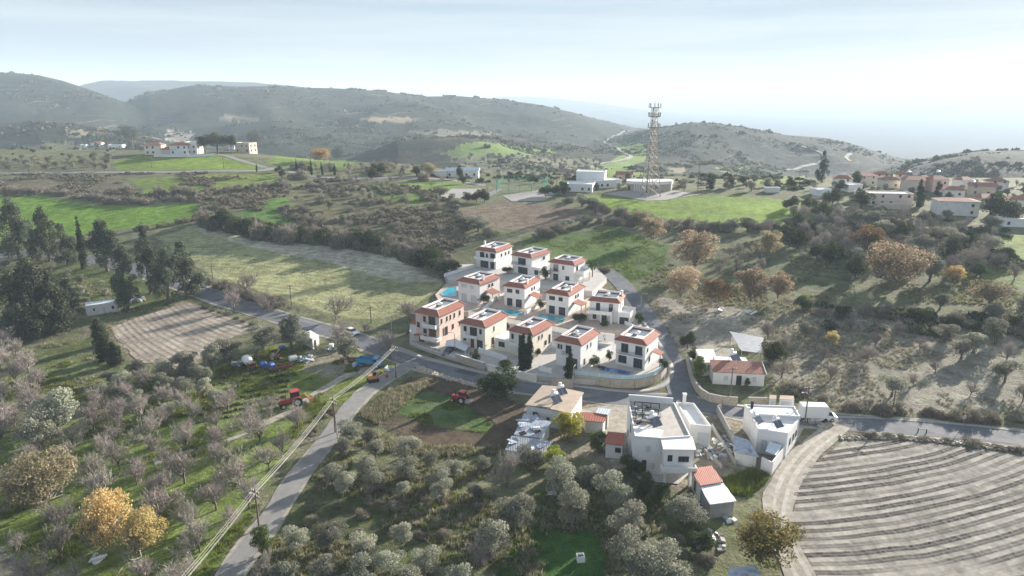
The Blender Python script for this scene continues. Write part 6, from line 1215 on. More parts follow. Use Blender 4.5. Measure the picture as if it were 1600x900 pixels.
def scat(poly, spacing, seed, tries=4000, extra=.8, maxn=300, used=True):
    P = poly_w(poly); rg = np.random.default_rng(seed); x0, y0 = P.min(0); x1, y1 = P.max(0); x = rg.uniform(x0, x1, tries); y = rg.uniform(y0, y1, tries)
    ok = inside(P, x, y); x, y = x[ok], y[ok]; ok = ~blocked(x, y, extra); x, y = x[ok], y[ok]; out = []
    prev = np.array(PLACED) if PLACED and used else np.zeros((0, 2)); new = []
    for a, b in zip(x, y):
        if len(prev) and ((prev - (a, b)) ** 2).sum(1).min() < (spacing * .8) ** 2: continue
        if new and ((np.array(new) - (a, b)) ** 2).sum(1).min() < spacing ** 2: continue
        new.append((a, b))
        if len(new) >= maxn: break
    PLACED.extend(new); return new
ri = random.uniform
# dark pines and cypresses on the left
PG = 'dark pines on the left'
for u, v, h, w, lab in ((30, 404, 72, 46, 'leftmost tall dark pine above the road end'), (78, 408, 68, 44, 'dark pine second from the left edge'), (106, 414, 58, 40, 'dark pine left of the thin cypress'), (168, 424, 78, 58, 'broad dark pine right of the thin cypress'), (200, 486, 96, 46, 'tall dark pine right of the long white hut'), (235, 460, 96, 44, 'tallest dark pine of the road clump'), (262, 474, 90, 50, 'dark pine in the middle of the road clump'), (292, 466, 78, 52, 'rightmost dark pine of the road clump'),
                        (28, 520, 88, 60, 'large dark pine at the left edge above the grove'), (62, 528, 98, 70, 'biggest dark pine at the left edge above the grove'), (92, 518, 84, 60, 'dark pine right of the biggest left-edge pine'), (112, 506, 60, 40, 'smaller dark pine left of the long white hut')):
    T('pine', u, v, h * .88, lab, PG, w * .8)
T('cypress', 132, 420, 68, 'thin dark cypress among the left pines', None, 15)
for k, (u, v, h) in enumerate(((158, 541, 42), (166, 564, 38), (182, 570, 36))): T('cypress', u, v, h, ('upper', 'middle', 'lower')[k] + ' small conifer left of the tan ploughed field', 'small conifers by the tan field', 24)
# cypresses among the villas
def TZ_(kind, u, v, z, hpx, wpx, label, group=None):
    p = at_z(u, v, z); s = (p - Vector((0, 0, CAMZ))).length / FPX; PLACED.append((p.x, p.y)); return tree(kind, p.x, p.y, hpx * s / .94, label, group, wpx * s, z)
TZ_('cypress', 815, 581, .6, 62, 22, 'taller of the two dark cypresses at the villas'); TZ_('cypress', 824, 578, .8, 54, 18, 'second stem of the double cypress in front of the cream villa'); TZ_('cypress', 888, 597, .3, 56, 19, 'narrow dark cypress in front of the white villa')
TZ_('dgreen', 742, 571, .2, 26, 14, 'clipped dark shrub on the wall below the cream villa'); TZ_('green', 790, 581, .4, 20, 32, 'flowering shrub in the garden of the cypress villa'); TZ_('dgreen', 756, 474, Z2, 18, 20, 'round clipped tree beside the shuttered villa'); TZ_('dgreen', 845, 482, Z2, 14, 16, 'dark shrub left of the villa right of the centre'); TZ_('dgreen', 906, 504, Z2, 16, 24, 'dark bushes left of the wide veranda villa')
TZ_('green', 943, 511, Z2 - .4, 11, 14, 'light green shrub under the veranda'); TZ_('green', 998, 507, Z2 - .5, 18, 18, 'yellowish shrub right of the wide veranda villa'); TZ_('dgreen', 928, 572, Z3, 16, 22, 'dark hedge between the two right-hand front villas'); TZ_('dgreen', 952, 564, Z3, 16, 12, 'dark hedge bush left of the villa at the road bend'); TZ_('dgreen', 1036, 578, Z3, 18, 14, 'shrubs at the corner of the curved wall'); TZ_('dgreen', 852, 437, Z1, 18, 20, 'dark shrub between two back-row villas'); TZ_('dgreen', 793, 427, Z1, 12, 18, 'low dark shrubs right of the left back-row villa'); TZ_('dgreen', 790, 521, Z3, 16, 12, 'small dark tree behind the cream villa'); TZ_('dgreen', 839, 557, Z3, 14, 16, 'dark shrub at the right corner of the cypress villa'); TZ_('dgreen', 945, 535, Z3, 14, 5, 'slim dark shrub against the white wall'); TZ_('bush', 945, 424, Z1 - .6, 10, 26, 'low shrubs along the edge of the side road')
pp = at(925, 440); palm(pp.x, pp.y, 6.0, 'green palm beside the right-hand back-row villa')
T('dgreen', 778, 620, 52, 'big dark evergreen tree beside the road below the cypress villa', None, 62); T('green', 1090, 598, 42, 'green tree left of the white block by the side road', None, 26); T('dgreen', 1074, 545, 26, 'dark round tree at the bend of the side road', None, 28); T('dgreen', 1083, 562, 18, 'small dark tree just below the dark round tree', None, 20); T('dgreen', 1206, 570, 36, 'dark evergreen right of the metal shed', None, 38); T('green', 1166, 606, 16, 'small clipped tree beside the cottage door', None, 11)
# yellow-green trees, autumn trees
T('yellow', 890, 685, 42, 'yellow-green round tree in front of the tan-roofed house', None, 52); T('yellow', 864, 728, 34, 'smaller yellow-green tree above the grey boards', None, 36)
T('green', 938, 705, 30, 'yellowish green tree left of the small pink-roofed hut', None, 38)
T('russet', 1185, 884, 84, 'big brown-green tree beside the dirt track', None, 112); T('autumn', 172, 862, 86, 'left half of the bright orange tree at the lower left', None, 72); T('autumn', 222, 880, 76, 'right half of the bright orange tree at the lower left', None, 74); T('brown', 72, 800, 78, 'pale brown tree at the left edge', None, 92)
for k, (kd, u, v, h, w, lab) in enumerate((('brown', 1085, 428, 68, 82, 'big tan autumn tree above the dry clearing'), ('brown', 1062, 470, 60, 74, 'tan autumn tree nearest the side road'), ('russet', 1120, 478, 46, 50, 'green-yellow autumn tree in the row by the clearing'), ('brown', 1172, 478, 58, 66, 'pinkish tan tree at the right end of the clearing row'), ('brown', 1215, 472, 54, 46, 'tan tree right of the clearing row'),
     ('brown', 1400, 452, 66, 92, 'large orange-tan tree in the shaded hollow'), ('autumn', 1376, 440, 44, 46, 'orange-tan tree left of the large hollow tree'), ('russet', 1355, 396, 44, 60, 'yellowish tree above the shaded hollow'), ('brown', 1200, 402, 44, 42, 'tan tree below the bright tower field'), ('brown', 1018, 378, 42, 50, 'tan tree at the upper edge of the dark green field'), ('autumn', 1300, 545, 26, 30, 'small red-leaved tree in the dry grass'), ('autumn', 500, 253, 22, 42, 'rust-coloured tree on the far plateau edge'), ('brown', 672, 275, 24, 26, 'brown tree left of the farmhouse'), ('brown', 1000, 352, 24, 44, 'brown bush on the edge of the bright tower field'), ('autumn', 1490, 440, 24, 34, 'orange tree in the right-hand hedge'), ('brown', 1545, 480, 40, 60, 'brown tree mass at the far right'))):
    T(kd, u, v, h * .9, lab, None, w * .9)
# hilltop and village trees
for kd, u, v, h, w, lab in (('umbrella', 207, 233, 30, 30, 'round dark pine left of the hilltop houses'), ('umbrella', 322, 240, 26, 26, 'dark pine right of the tall white hilltop house'), ('umbrella', 340, 241, 28, 30, 'second dark pine right of the tall white hilltop house'), ('umbrella', 362, 241, 26, 20, 'dark pine in front of the white stair tower'), ('umbrella', 402, 237, 30, 28, 'dark round pine at the end of the hilltop'), ('dgreen', 528, 250, 18, 26, 'dark green tree beside the rust-coloured tree'), ('dgreen', 719, 281, 20, 14, 'dark tree in front of the farmhouse'), ('pine', 1284, 285, 38, 18, 'tall conifer left of the village'), ('cypress', 1424, 298, 18, 6, 'slim cypress behind the pink village building'), ('cypress', 1437, 322, 32, 12, 'dark cypress right of the pink village building'), ('dgreen', 1436, 326, 10, 14, 'round dark bush below the village cypress'), ('dgreen', 1336, 292, 18, 20, 'dark tree beside the brown-roofed village house'), ('dgreen', 1560, 346, 36, 46, 'big dark green tree beside the large grey village house'), ('pine', 1108, 296, 20, 14, 'left small conifer right of the tower'), ('pine', 1140, 294, 18, 16, 'right small conifer right of the tower'), ('pine', 980, 287, 16, 12, 'small dark conifer between school and station'), ('dgreen', 1310, 300, 16, 18, 'dark shrub tree in front of the village'), ('dgreen', 1300, 322, 24, 34, 'olive-green tree below the village'), ('dgreen', 1345, 325, 24, 30, 'grey-green tree left of the pink building'), ('dgreen', 1465, 300, 14, 14, 'small tree before the pinkish village house'), ('dgreen', 1235, 328, 20, 28, 'lone grey-green tree on the bright tower field')):
    T(kd, u, v, h, lab, None, w)
for k, u in enumerate((465, 487, 504, 523)): T('cypress', u, 274, 22 - k, 'slim cypress in the row along the upper road', 'slim cypresses along the upper road', 5)
T('cypress', 401, 269, 12, 'lone slim cypress beside the driveway', None, 4)
for k, u in enumerate((730, 745, 757, 868, 882, 852)): T('dgreen', u, 316 if u < 800 else 306, 18, 'small dark tree in the row beside the sports court yards', 'small dark trees beside the court yards', 18)
# olive groves
for k, (u, v, h, w, lab) in enumerate(((803, 832, 58, 62, 'grey olive tree left of the dark lawn'), (768, 872, 56, 70, 'broad grey olive at the left edge of the dark lawn'), (900, 822, 60, 62, 'large grey olive in the middle of the dark lawn'), (958, 800, 52, 50, 'grey olive at the upper right of the lawn'), (980, 842, 58, 58, 'grey olive with a green shrub right of the lawn'), (985, 905, 64, 66, 'left of three merged grey olives at the bottom right of the lawn'), (1022, 925, 72, 72, 'middle of three merged grey olives at the bottom right of the lawn'), (1056, 935, 58, 56, 'right of three merged grey olives at the bottom right of the lawn'), (880, 768, 50, 62, 'grey olive over the grey boards'), (832, 742, 44, 42, 'grey olive below the sheet-metal shed'), (1070, 820, 46, 60, 'grey-green olive left of the pale-roofed hut'), (920, 765, 40, 40, 'grey olive between the lawn and the pink-roofed hut'))):
    T('olive', u, v, h, lab, None, w)
T('bare', 792, 762, 62, 'pale bare tree beside the sheet-metal sheds', None, 64); T('bare', 748, 890, 56, 'pale bare tree at the bottom left of the lawn', None, 60); T('bare', 412, 905, 40, 'bare tree at the bottom beside the lane', None, 50); T('green', 412, 868, 44, 'dark green and yellow tree overhanging the lane', None, 40)
T('green', 1000, 850, 34, 'bright green shrub tree beside the olive', None, 26); T('dgreen', 1005, 780, 40, 'dark green tree below the big white house', None, 40); T('dgreen', 1030, 790, 34, 'dark green shrubs below the paved yard', None, 40); T('dgreen', 985, 745, 36, 'dark green tree beside the paved yard', None, 34); T('dgreen', 1095, 860, 34, 'dark shrub beside the scrap heap', None, 40); T('green', 1010, 800, 24, 'small yellowish shrub among the olives', None, 24)
G = 'olive grove right of the lane'
for x, y in scat([(492, 725), (530, 690), (570, 690), (600, 708), (700, 722), (770, 735), (755, 785), (690, 798), (600, 785), (500, 765)], 4.2, 1, maxn=38, extra=1.8): tree('olive', x, y, ri(2.5, 4.6), 'grey-green olive tree in the grove between lane and brown field', G)
G = 'olives along the bottom edge'
for x, y in scat([(420, 870), (470, 845), (560, 850), (700, 860), (760, 905), (760, 935), (390, 935)], 4.6, 2, maxn=34, extra=1.4): tree('olive', x, y, ri(3.0, 4.8), 'grey-green olive tree along the bottom edge right of the lane', G)
G = 'bare trees of the left orchard'
for x, y in scat([(0, 640), (60, 640), (130, 655), (220, 600), (330, 640), (430, 650), (470, 668), (430, 755), (380, 820), (320, 905), (300, 930), (-40, 930), (-40, 650)], 4.9, 3, maxn=85, extra=1.8): tree('bare', x, y, ri(4.2, 7.0), 'bare grey-brown tree in the large orchard left of the lane', G)
G = 'olives mixed into the left orchard'
for x, y in scat([(150, 600), (230, 580), (330, 600), (360, 640), (300, 690), (180, 690)], 5.0, 4, maxn=22): tree('olive', x, y, ri(2.8, 4.2), 'small grey olive in the upper part of the left orchard', G)
G = 'bare trees at the left edge'
for x, y in scat([(-40, 530), (20, 545), (60, 600), (80, 680), (20, 700), (-40, 700)], 4.5, 5, maxn=16): tree('bare', x, y, ri(5.5, 7.5), 'large bare greyish tree at the left edge below the dark pines', G)
T('olive', 95, 680, 54, 'large grey olive at the left below the shaded strips', None, 74); T('olive', 60, 700, 44, 'grey olive left of the large left olive', None, 54)
G = 'trees round the junk yard'
for k, (u, v, h, w) in enumerate(((290, 582, 34, 40), (330, 575, 36, 40), (352, 566, 34, 44), (412, 545, 36, 46), (455, 545, 46, 44), (540, 560, 36, 40), (470, 548, 30, 36))): T('olive', u, v, h, 'grey olive between the tan ploughed field and the junk yard', G, w)
for k, (u, v, h, w, lab) in enumerate(((528, 538, 40, 46, 'bare tree in front of the white hatchback'), (610, 560, 54, 52, 'pale bare tree at the lane junction'), (366, 485, 40, 34, 'bare tree on the verge of the left road'), (412, 492, 40, 36, 'small bare tree in front of the left road'), (385, 462, 40, 38, 'bare tree on the mown-field side of the left road'), (525, 500, 46, 52, 'broad bare tree at the lower edge of the mown field'), (705, 478, 10, 12, 'tiny bare shrub by the round pool'), (640, 500, 34, 60, 'pale shrub mass at the right tip of the mown field'), (400, 560, 20, 30, 'bare shrub behind the white drum machine'))): T('bare', u, v, h, lab, None, w)
# hedges: bush rows along lines
def hedge(pts, step, h0, h1, kinds, label, group, jit=1.2, wmul=1.25):
    line = smooth_line([at(u, v)[:2] for u, v in pts], .5); acc = 0; last = line[0]
    for p in line[1:]:
        acc += (p - last).length; last = p
        if acc >= step:
            acc = 0; x, y = p.x + ri(-jit, jit), p.y + ri(-jit, jit)
            if blocked(x, y, .4)[0]: continue
            kd = random.choice(kinds); h = ri(h0, h1); PLACED.append((x, y)); tree(kd, x, y, h, label[kd == 'bare'] if isinstance(label, tuple) else label, group if isinstance(group, str) else group[kd == 'bare'], h * wmul * ri(.9, 1.3) if kd != 'bare' else None)
hedge([(316, 352), (400, 372), (500, 379), (600, 392), (670, 415), (695, 432)], 2.8, 5.5, 8.5, ['bush', 'bush', 'dgreen', 'bush', 'bush'], ('tall dark bush in the scarp hedge above the mown field', 'bare tree in the scarp hedge above the mown field'), ('bushes of the scarp hedge', 'bare trees of the scarp hedge'), 1.5, 1.2)
hedge([(330, 345), (420, 362), (520, 368), (610, 378), (690, 405), (715, 425)], 3.2, 3.2, 5.0, ['bush', 'bush', 'bare'], ('bush on the top of the scarp above the mown field', 'bare tree on the top of the scarp'), ('bushes on top of the scarp', 'bare trees on top of the scarp'), 2.0)
hedge([(318, 440), (380, 462), (450, 486), (520, 508), (570, 522), (610, 535)], 2.4, 2.2, 3.6, ['bush', 'bush', 'bush', 'bare'], ('dark brown bush in the hedge between left road and mown field', 'bare tree in the hedge between left road and mown field'), ('roadside hedge bushes', 'roadside hedge bare trees'), .9, 1.6)
hedge([(310, 476), (360, 496), (420, 516), (470, 534)], 3.4, .7, 1.5, ['bush', 'bush', 'bush'], ('low bush on the verge below the left road', 'low bare shrub on the verge below the left road'), ('verge bushes below the left road', 'verge bare shrubs'), .9, 1.6)
hedge([(205, 362), (250, 355), (300, 345), (340, 335), (370, 318)], 3.2, 1.8, 3.0, ['bush', 'bush', 'bare'], ('bush in the hedge between the green and the mown field', 'bare tree in the hedge between the green and the mown field'), ('green-field hedge bushes', 'green-field hedge bare trees'), 1.2, 1.6)
hedge([(0, 300), (90, 304), (170, 316), (260, 315), (330, 312)], 3.4, 2.2, 4.2, ['bush', 'bush', 'bare', 'bush'], ('dark bush along the top of the bright green field', 'bare tree along the top of the bright green field'), ('bushes above the bright field', 'bare trees above the bright field'), 2.0, 1.8)
hedge([(150, 305), (220, 300), (300, 304), (380, 298), (450, 288)], 3.6, 2.6, 5.0, ['bush', 'bush', 'bare'], ('bush in the scrub belt below the upper road', 'bare tree in the scrub belt below the upper road'), ('scrub belt bushes', 'scrub belt bare trees'), 3.0, 1.6)
hedge([(715, 345), (760, 362), (800, 372), (850, 368), (920, 350), (990, 352), (1060, 362), (1130, 358)], 3.0, 2.6, 5.0, ['bush', 'bush', 'olive', 'bare'], ('bush in the hedge above the dark green field', 'bare tree in the hedge above the dark green field'), ('upper field hedge bushes', 'upper field hedge bare trees'), 2.2, 1.5)
hedge([(880, 315), (930, 328), (1000, 344), (1080, 356), (1160, 358), (1240, 352)], 3.4, 3.0, 5.5, ['bush', 'bare', 'olive', 'bush'], ('bush along the lower edge of the bright tower field', 'bare tree along the lower edge of the bright tower field'), ('tower field edge bushes', 'tower field edge bare trees'), 2.4, 1.4)
hedge([(1230, 480), (1290, 490), (1340, 495), (1430, 500), (1520, 510), (1600, 520)], 3.6, 3.0, 5.6, ['bush', 'bare', 'bush', 'dgreen'], ('bush in the shaded hollow on the right', 'bare tree in the shaded hollow on the right'), ('hollow bushes', 'hollow bare trees'), 3.0, 1.3)
hedge([(1215, 610), (1260, 618), (1330, 640), (1420, 648), (1520, 655), (1610, 662)], 2.6, 1.4, 3.2, ['bush', 'bush', 'bare'], ('bush on the bank above the right-hand road', 'bare tree on the bank above the right-hand road'), ('bank bushes', 'bank bare trees'), 1.2, 1.6)
hedge([(1330, 682), (1400, 682), (1500, 690), (1610, 705)], 2.2, .7, 1.3, ['bush'], 'low dark scrub bush on the ditch above the ploughed field', 'ditch scrub bushes', .8, 2.6)
hedge([(655, 568), (700, 584), (750, 600), (790, 622)], 2.4, .5, .9, ['bush'], 'low weed clump on the verge above the brown field', 'verge weed clumps', .5, 2.4)
hedge([(470, 700), (510, 655), (545, 620), (590, 595)], 2.0, .8, 1.8, ['bush', 'bush', 'bare'], ('scrubby bush on the left verge of the lane', 'bare shrub on the left verge of the lane'), ('lane verge bushes', 'lane verge shrubs'), .7, 1.7)
G = 'bare trees above the cottage'
for x, y in scat([(1190, 530), (1330, 510), (1440, 520), (1600, 560), (1610, 630), (1420, 630), (1310, 622), (1220, 600)], 8.5, 8, maxn=30): k = random.random(); tree('bare' if k < .55 else 'olive', x, y, ri(3.2, 6.0), 'grey tree in the dry scrub between cottage and ploughed field' if k >= .55 else 'bare grey tree in the dry scrub between cottage and ploughed field', G + (' b' if k >= .55 else ' a'))
for x, y in scat([(1430, 480), (1610, 490), (1610, 540), (1450, 560)], 8.5, 9, maxn=11): tree('olive', x, y, ri(4.5, 6.5), 'large grey-green tree at the far right of the dry scrub', 'right-hand grey-green trees')
G = 'right slope wood'
for x, y in scat([(1190, 370), (1260, 345), (1350, 340), (1450, 370), (1560, 400), (1600, 440), (1480, 440), (1330, 440), (1250, 400)], 6.2, 10, maxn=70): k = random.random(); kd = 'bare' if k < .6 else ('dgreen' if k < .85 else 'olive'); tree(kd, x, y, ri(5.5, 9.0), {'bare': 'bare grey tree on the slope below the village', 'dgreen': 'dark green tree on the slope below the village', 'olive': 'grey-green tree on the slope below the village'}[kd], G + ' ' + kd)
for x, y in scat([(1240, 320), (1340, 335), (1500, 345), (1560, 360), (1560, 395), (1450, 385), (1350, 370), (1230, 360)], 7.5, 11, maxn=36): kd = random.choice(['bare', 'olive', 'dgreen', 'bare']); tree(kd, x, y, ri(4, 6.5), {'bare': 'bare tree just below the village houses', 'dgreen': 'dark green tree just below the village houses', 'olive': 'grey-green tree just below the village houses'}[kd], 'trees under the village ' + kd)
for x, y in scat([(1320, 288), (1600, 290), (1600, 330), (1330, 318)], 8, 12, maxn=30): kd = random.choice(['dgreen', 'bare', 'olive']); tree(kd, x, y, ri(2.6, 4.5), {'bare': 'bare garden tree among the village houses', 'dgreen': 'dark garden tree among the village houses', 'olive': 'grey-green garden tree among the village houses'}[kd], 'village garden trees ' + kd)
for x, y in scat([(430, 292), (560, 284), (700, 300), (720, 330), (740, 370), (690, 385), (560, 366), (440, 345)], 7.0, 13, maxn=80): kd = random.choice(['bush', 'bare', 'bare', 'olive', 'bush']); tree(kd, x, y, ri(2.0, 4.4), {'bare': 'bare grey tree on the rough slope behind the mown field', 'bush': 'brown bush on the rough slope behind the mown field', 'olive': 'grey-green tree on the rough slope behind the mown field'}[kd], 'rough slope plants ' + kd)
for x, y in scat([(430, 262), (660, 262), (680, 285), (560, 290), (440, 280)], 8, 14, maxn=50): kd = random.choice(['bare', 'bush', 'dgreen', 'bare']); tree(kd, x, y, ri(3.5, 6.5), {'bare': 'bare tree beside the upper road', 'bush': 'bush beside the upper road', 'dgreen': 'dark tree beside the upper road'}[kd], 'upper road trees ' + kd)
for x, y in scat([(0, 250), (170, 248), (175, 268), (0, 268)], 8.0, 15, maxn=40): tree('olive', x, y, ri(3, 4.4), 'olive tree in the row left of the upper green field', 'olives left of the upper green field')
for x, y in scat([(0, 225), (120, 222), (180, 236), (160, 250), (0, 250)], 7.5, 16, maxn=70): tree('dgreen', x, y, ri(1.6, 2.6), 'small round orchard tree on the left hilltop slope', 'hilltop orchard trees')
for x, y in scat([(700, 253), (800, 245), (930, 248), (945, 262), (900, 274), (770, 268)], 14, 17, maxn=110, extra=0): tree('olive', x, y, ri(4, 6), 'small olive tree in the valley orchard beyond the court', 'valley orchard trees')
for x, y in scat([(660, 280), (1260, 285), (1280, 300), (1100, 300), (880, 300), (800, 284), (700, 290)], 11, 18, maxn=46): kd = random.choice(['dgreen', 'bare', 'olive']); tree(kd, x, y, ri(3, 5.5), {'bare': 'bare tree on the plateau around the tower', 'dgreen': 'dark tree on the plateau around the tower', 'olive': 'grey-green tree on the plateau around the tower'}[kd], 'plateau trees ' + kd)
for x, y in scat([(1100, 400), (1190, 385), (1200, 440), (1120, 440)], 6, 19, maxn=10): tree('bare', x, y, ri(4, 6), 'bare tree in the shaded slope behind the autumn row', 'bare trees behind the autumn row')
for x, y in scat([(0, 420), (110, 420), (150, 440), (170, 465), (120, 480), (10, 440)], 7, 20, maxn=12): tree('olive', x, y, ri(2, 3.4), 'small tree in the garden between the pine clumps', 'small trees between the pine clumps')
for x, y in scat([(1050, 800), (1100, 810), (1120, 870), (1060, 900)], 3, 21, maxn=14): tree('bush', x, y, ri(.8, 1.8), 'low scrub beside the scrap heap at the lower right', 'scrub beside the scrap heap')
for x, y in scat([(480, 760), (620, 780), (760, 790), (800, 850), (700, 850), (560, 840), (450, 820)], 3.2, 22, maxn=60): tree('bush', x, y, ri(.7, 1.7), 'low dark bramble on the shaded slope right of the lane', 'brambles on the shaded slope')
# vine rows in the garden by the village
for i in range(5):
    for j in range(6):
        p = at(1375 + j * 11 + i * 1, 347 + i * 3); tree('bush', p.x, p.y, 1.1, 'small vine bush in the rows below the village', 'vines below the village', 1.7)
# ---- masses nobody could count
sm = [crown_mesh('scrub', LM['bramble'], 1.0, .7, -.25, 6, 110, .34, 700 + i, 'dome', lump_r=.5) for i in range(3)]; gm = [crown_mesh('scrub', LM['dgreen'], 1.0, .8, -.2, 6, 110, .34, 720 + i, 'dome', lump_r=.5) for i in range(2)]
def mass(name, poly, n, meshes, s0, s1, label, seed, dens=None, extra=.3, zsc=1.0):
    P = poly_w(poly) if not isinstance(poly, np.ndarray) else poly; rg = np.random.default_rng(seed); x0, y0 = P.min(0); x1, y1 = P.max(0); x = rg.uniform(x0, x1, n * 4); y = rg.uniform(y0, y1, n * 4)
    ok = inside(P, x, y)
    if dens: ok &= fbm(x / dens, y / dens, 3) > .02
    x, y = x[ok][:n], y[ok][:n]; ok = ~blocked(x, y, extra); x, y = x[ok], y[ok]
    stuff(name, [proto(m_) for m_ in meshes], np.stack([x, y, H(x, y) - .03], 1), rg.uniform(s0, s1, len(x)), label, zsc)
# hillside scrub beyond the plateau
rg = np.random.default_rng(77); n = 150000; yy = 490 * np.exp(rg.random(n) * math.log(2600 / 490.)); xx = yy * rg.uniform(-.9, .9, n)
dn = fbm(xx / 150., yy / 90., 5) + .6 * fbm(xx / 26., yy / 26., 3); ok = (dn > .10) & ~((xx / yy > -.35) & (xx / yy < .25) & (yy < 620)); xx, yy = xx[ok][:30000], yy[ok][:30000]
_cy = rg.normal(1950, 70, 900); _cs = rg.uniform(-.55, .1, 900); _ck = fbm(_cs * 60, _cy * .002, 3) > .0; xx = np.concatenate([xx, (_cs * _cy)[_ck]]); yy = np.concatenate([yy, _cy[_ck]])
hm = [crown_mesh('scrub', LM['dgreen'], 1.0, .85, -.2, 4, 26, .8, 740 + i, 'dome', lump_r=.55, asp=1.2) for i in range(3)] + [crown_mesh('scrub', LM['bramble'], 1.0, .85, -.2, 4, 26, .8, 750, 'dome', lump_r=.55, asp=1.2)]
stuff('hillside_scrub', [proto(m_) for m_ in hm], np.stack([xx, yy, H(xx, yy) - .2], 1), np.where(np.arange(len(xx)) < 30000 - 1000, rg.uniform(.5, 1.0, len(xx)) * (1 + 1.6 * rg.random(len(xx)) ** 3), rg.uniform(2.5, 5.0, len(xx))), 'dark scrub and small trees dotted over the far hillsides')
gt = [tuft_mesh('tuft', LM['tuft'], 16, .42, .35, 800 + i) for i in range(3)]; dt = [tuft_mesh('tuft', LM['dry'], 18, .55, .35, 820 + i) for i in range(3)]
mass('orchard_grass', [(-40, 560), (230, 570), (340, 570), (420, 545), (560, 560), (620, 575), (470, 670), (330, 935), (-40, 935)], 9000, gt, .7, 1.5, 'lush green grass tufts between the orchard trees', 31, 9.)
mass('dry_grass', [(380, 930), (520, 660), (640, 690), (780, 720), (1000, 760), (1110, 800), (1110, 935)], 7000, dt + gt, .6, 1.3, 'rough grass and weeds under the olive trees', 32, 8.)
mass('dry_grass', [(1010, 465), (1340, 440), (1610, 450), (1610, 655), (1330, 645), (1200, 610), (1060, 545)], 5500, dt, .5, 1.1, 'dry grass and low scrub on the right-hand slope', 33, 14.)
mass('dry_grass', [(0, 300), (330, 310), (440, 290), (700, 300), (740, 375), (690, 400), (600, 385), (330, 345), (300, 300)], 5000, dt + sm, .7, 1.8, 'rough dry scrub on the terraces behind the mown field', 34, 20.)
mass('bramble_scrub', [(320, 350), (500, 378), (610, 392), (695, 425), (715, 420), (690, 400), (600, 374), (480, 362), (340, 342)], 1500, sm + gm, 1.0, 2.4, 'dense bramble scrub filling the scarp above the mown field', 35)
mass('bramble_scrub', [(1220, 474), (1340, 484), (1480, 492), (1610, 500), (1610, 535), (1450, 528), (1250, 510)], 1100, sm + gm, .8, 1.9, 'tangled undergrowth in the shaded hollow', 36, 12.)
mass('bramble_scrub', [(1190, 355), (1350, 330), (1570, 350), (1600, 420), (1400, 420), (1250, 390)], 1000, sm + gm, .7, 1.7, 'undergrowth of the wooded slope below the village', 37, 12.)
mass('weeds', [(560, 650), (612, 608), (676, 596), (634, 632), (592, 664)], 1600, gt + dt, .8, 1.6, 'green and straw-coloured weed strip on the tilled field', 38)
mass('weeds', [(655, 606), (700, 618), (770, 662), (760, 678), (690, 668), (612, 645)], 1500, gt, .4, .9, 'low green weeds in the middle of the tilled field', 39, 6.)
mass('weeds', [(590, 690), (680, 698), (780, 700), (770, 712), (680, 712), (590, 705)], 900, dt + gt, .8, 1.5, 'straw-coloured weeds along the lower edge of the tilled field', 40)
mass('weeds', [(1130, 752), (1175, 735), (1200, 745), (1170, 775), (1140, 772)], 900, gt, 1.0, 2.0, 'bright green leafy weeds beside the red-roofed hut', 41)
mass('weeds', [(1195, 770), (1245, 700), (1262, 690), (1235, 740), (1215, 790), (1205, 830)], 1200, dt, .5, 1.2, 'dry weeds on the bank beside the dirt track', 42)
mass('valley_scrub', [(640, 262), (1260, 268), (1280, 296), (1100, 300), (880, 285), (700, 285)], 1500, gm + sm, 1.2, 3.0, 'dark scrub along the plateau rim and valley floor', 43, 30., 0)
mass('mown_field_weeds', [(300, 380), (500, 400), (660, 445), (620, 480), (545, 490), (440, 460), (330, 425)], 1200, dt + gt, .3, .6, 'short stubble and weeds on the mown field', 44, 10.)
mass('rough_grass', [(1000, 440), (1100, 380), (1330, 345), (1610, 380), (1610, 480), (1340, 470), (1100, 470)], 6000, dt + gt, .7, 1.5, 'rough grass of the hollow and slope below the village', 45, 10.)
mass('rough_grass', [(0, 395), (250, 380), (330, 440), (300, 460), (180, 510), (150, 640), (0, 640)], 4500, dt + gt, .6, 1.3, 'rough grass around the pines', 46, 8.)
mass('rough_grass', [(815, 372), (960, 356), (1045, 385), (1035, 425), (985, 442), (930, 415), (830, 388)], 2500, gt, .5, 1.0, 'grass clumps on the dark green field', 47, 9.)
mass('rough_grass', [(0, 272), (430, 272), (560, 282), (700, 300), (560, 300), (330, 318), (0, 306)], 3500, dt + sm, .6, 1.4, 'rough tussocks on the upper terraces', 48, 14.)
# vine rows on the green plot by the junk yard
_P = []
for i in range(9):
    for j in range(13):
        t = i / 8; s_ = j / 12; u = (345 + 110 * s_) * (1 - t) + (310 + 130 * s_) * t; v = (582 - 12 * s_) * (1 - t) + (660 - 22 * s_) * t; p = at(u + ri(-1, 1), v + ri(-.6, .6)); _P.append((p.x, p.y, p.z))
_P = np.array(_P); _P = _P[~blocked(_P[:, 0], _P[:, 1], 0.)]
stuff('vine_rows', [proto(m_) for m_ in sm + gm], _P, np.random.default_rng(4).uniform(.45, .8, len(_P)), 'rows of low vines on the green plot by the junk yard')
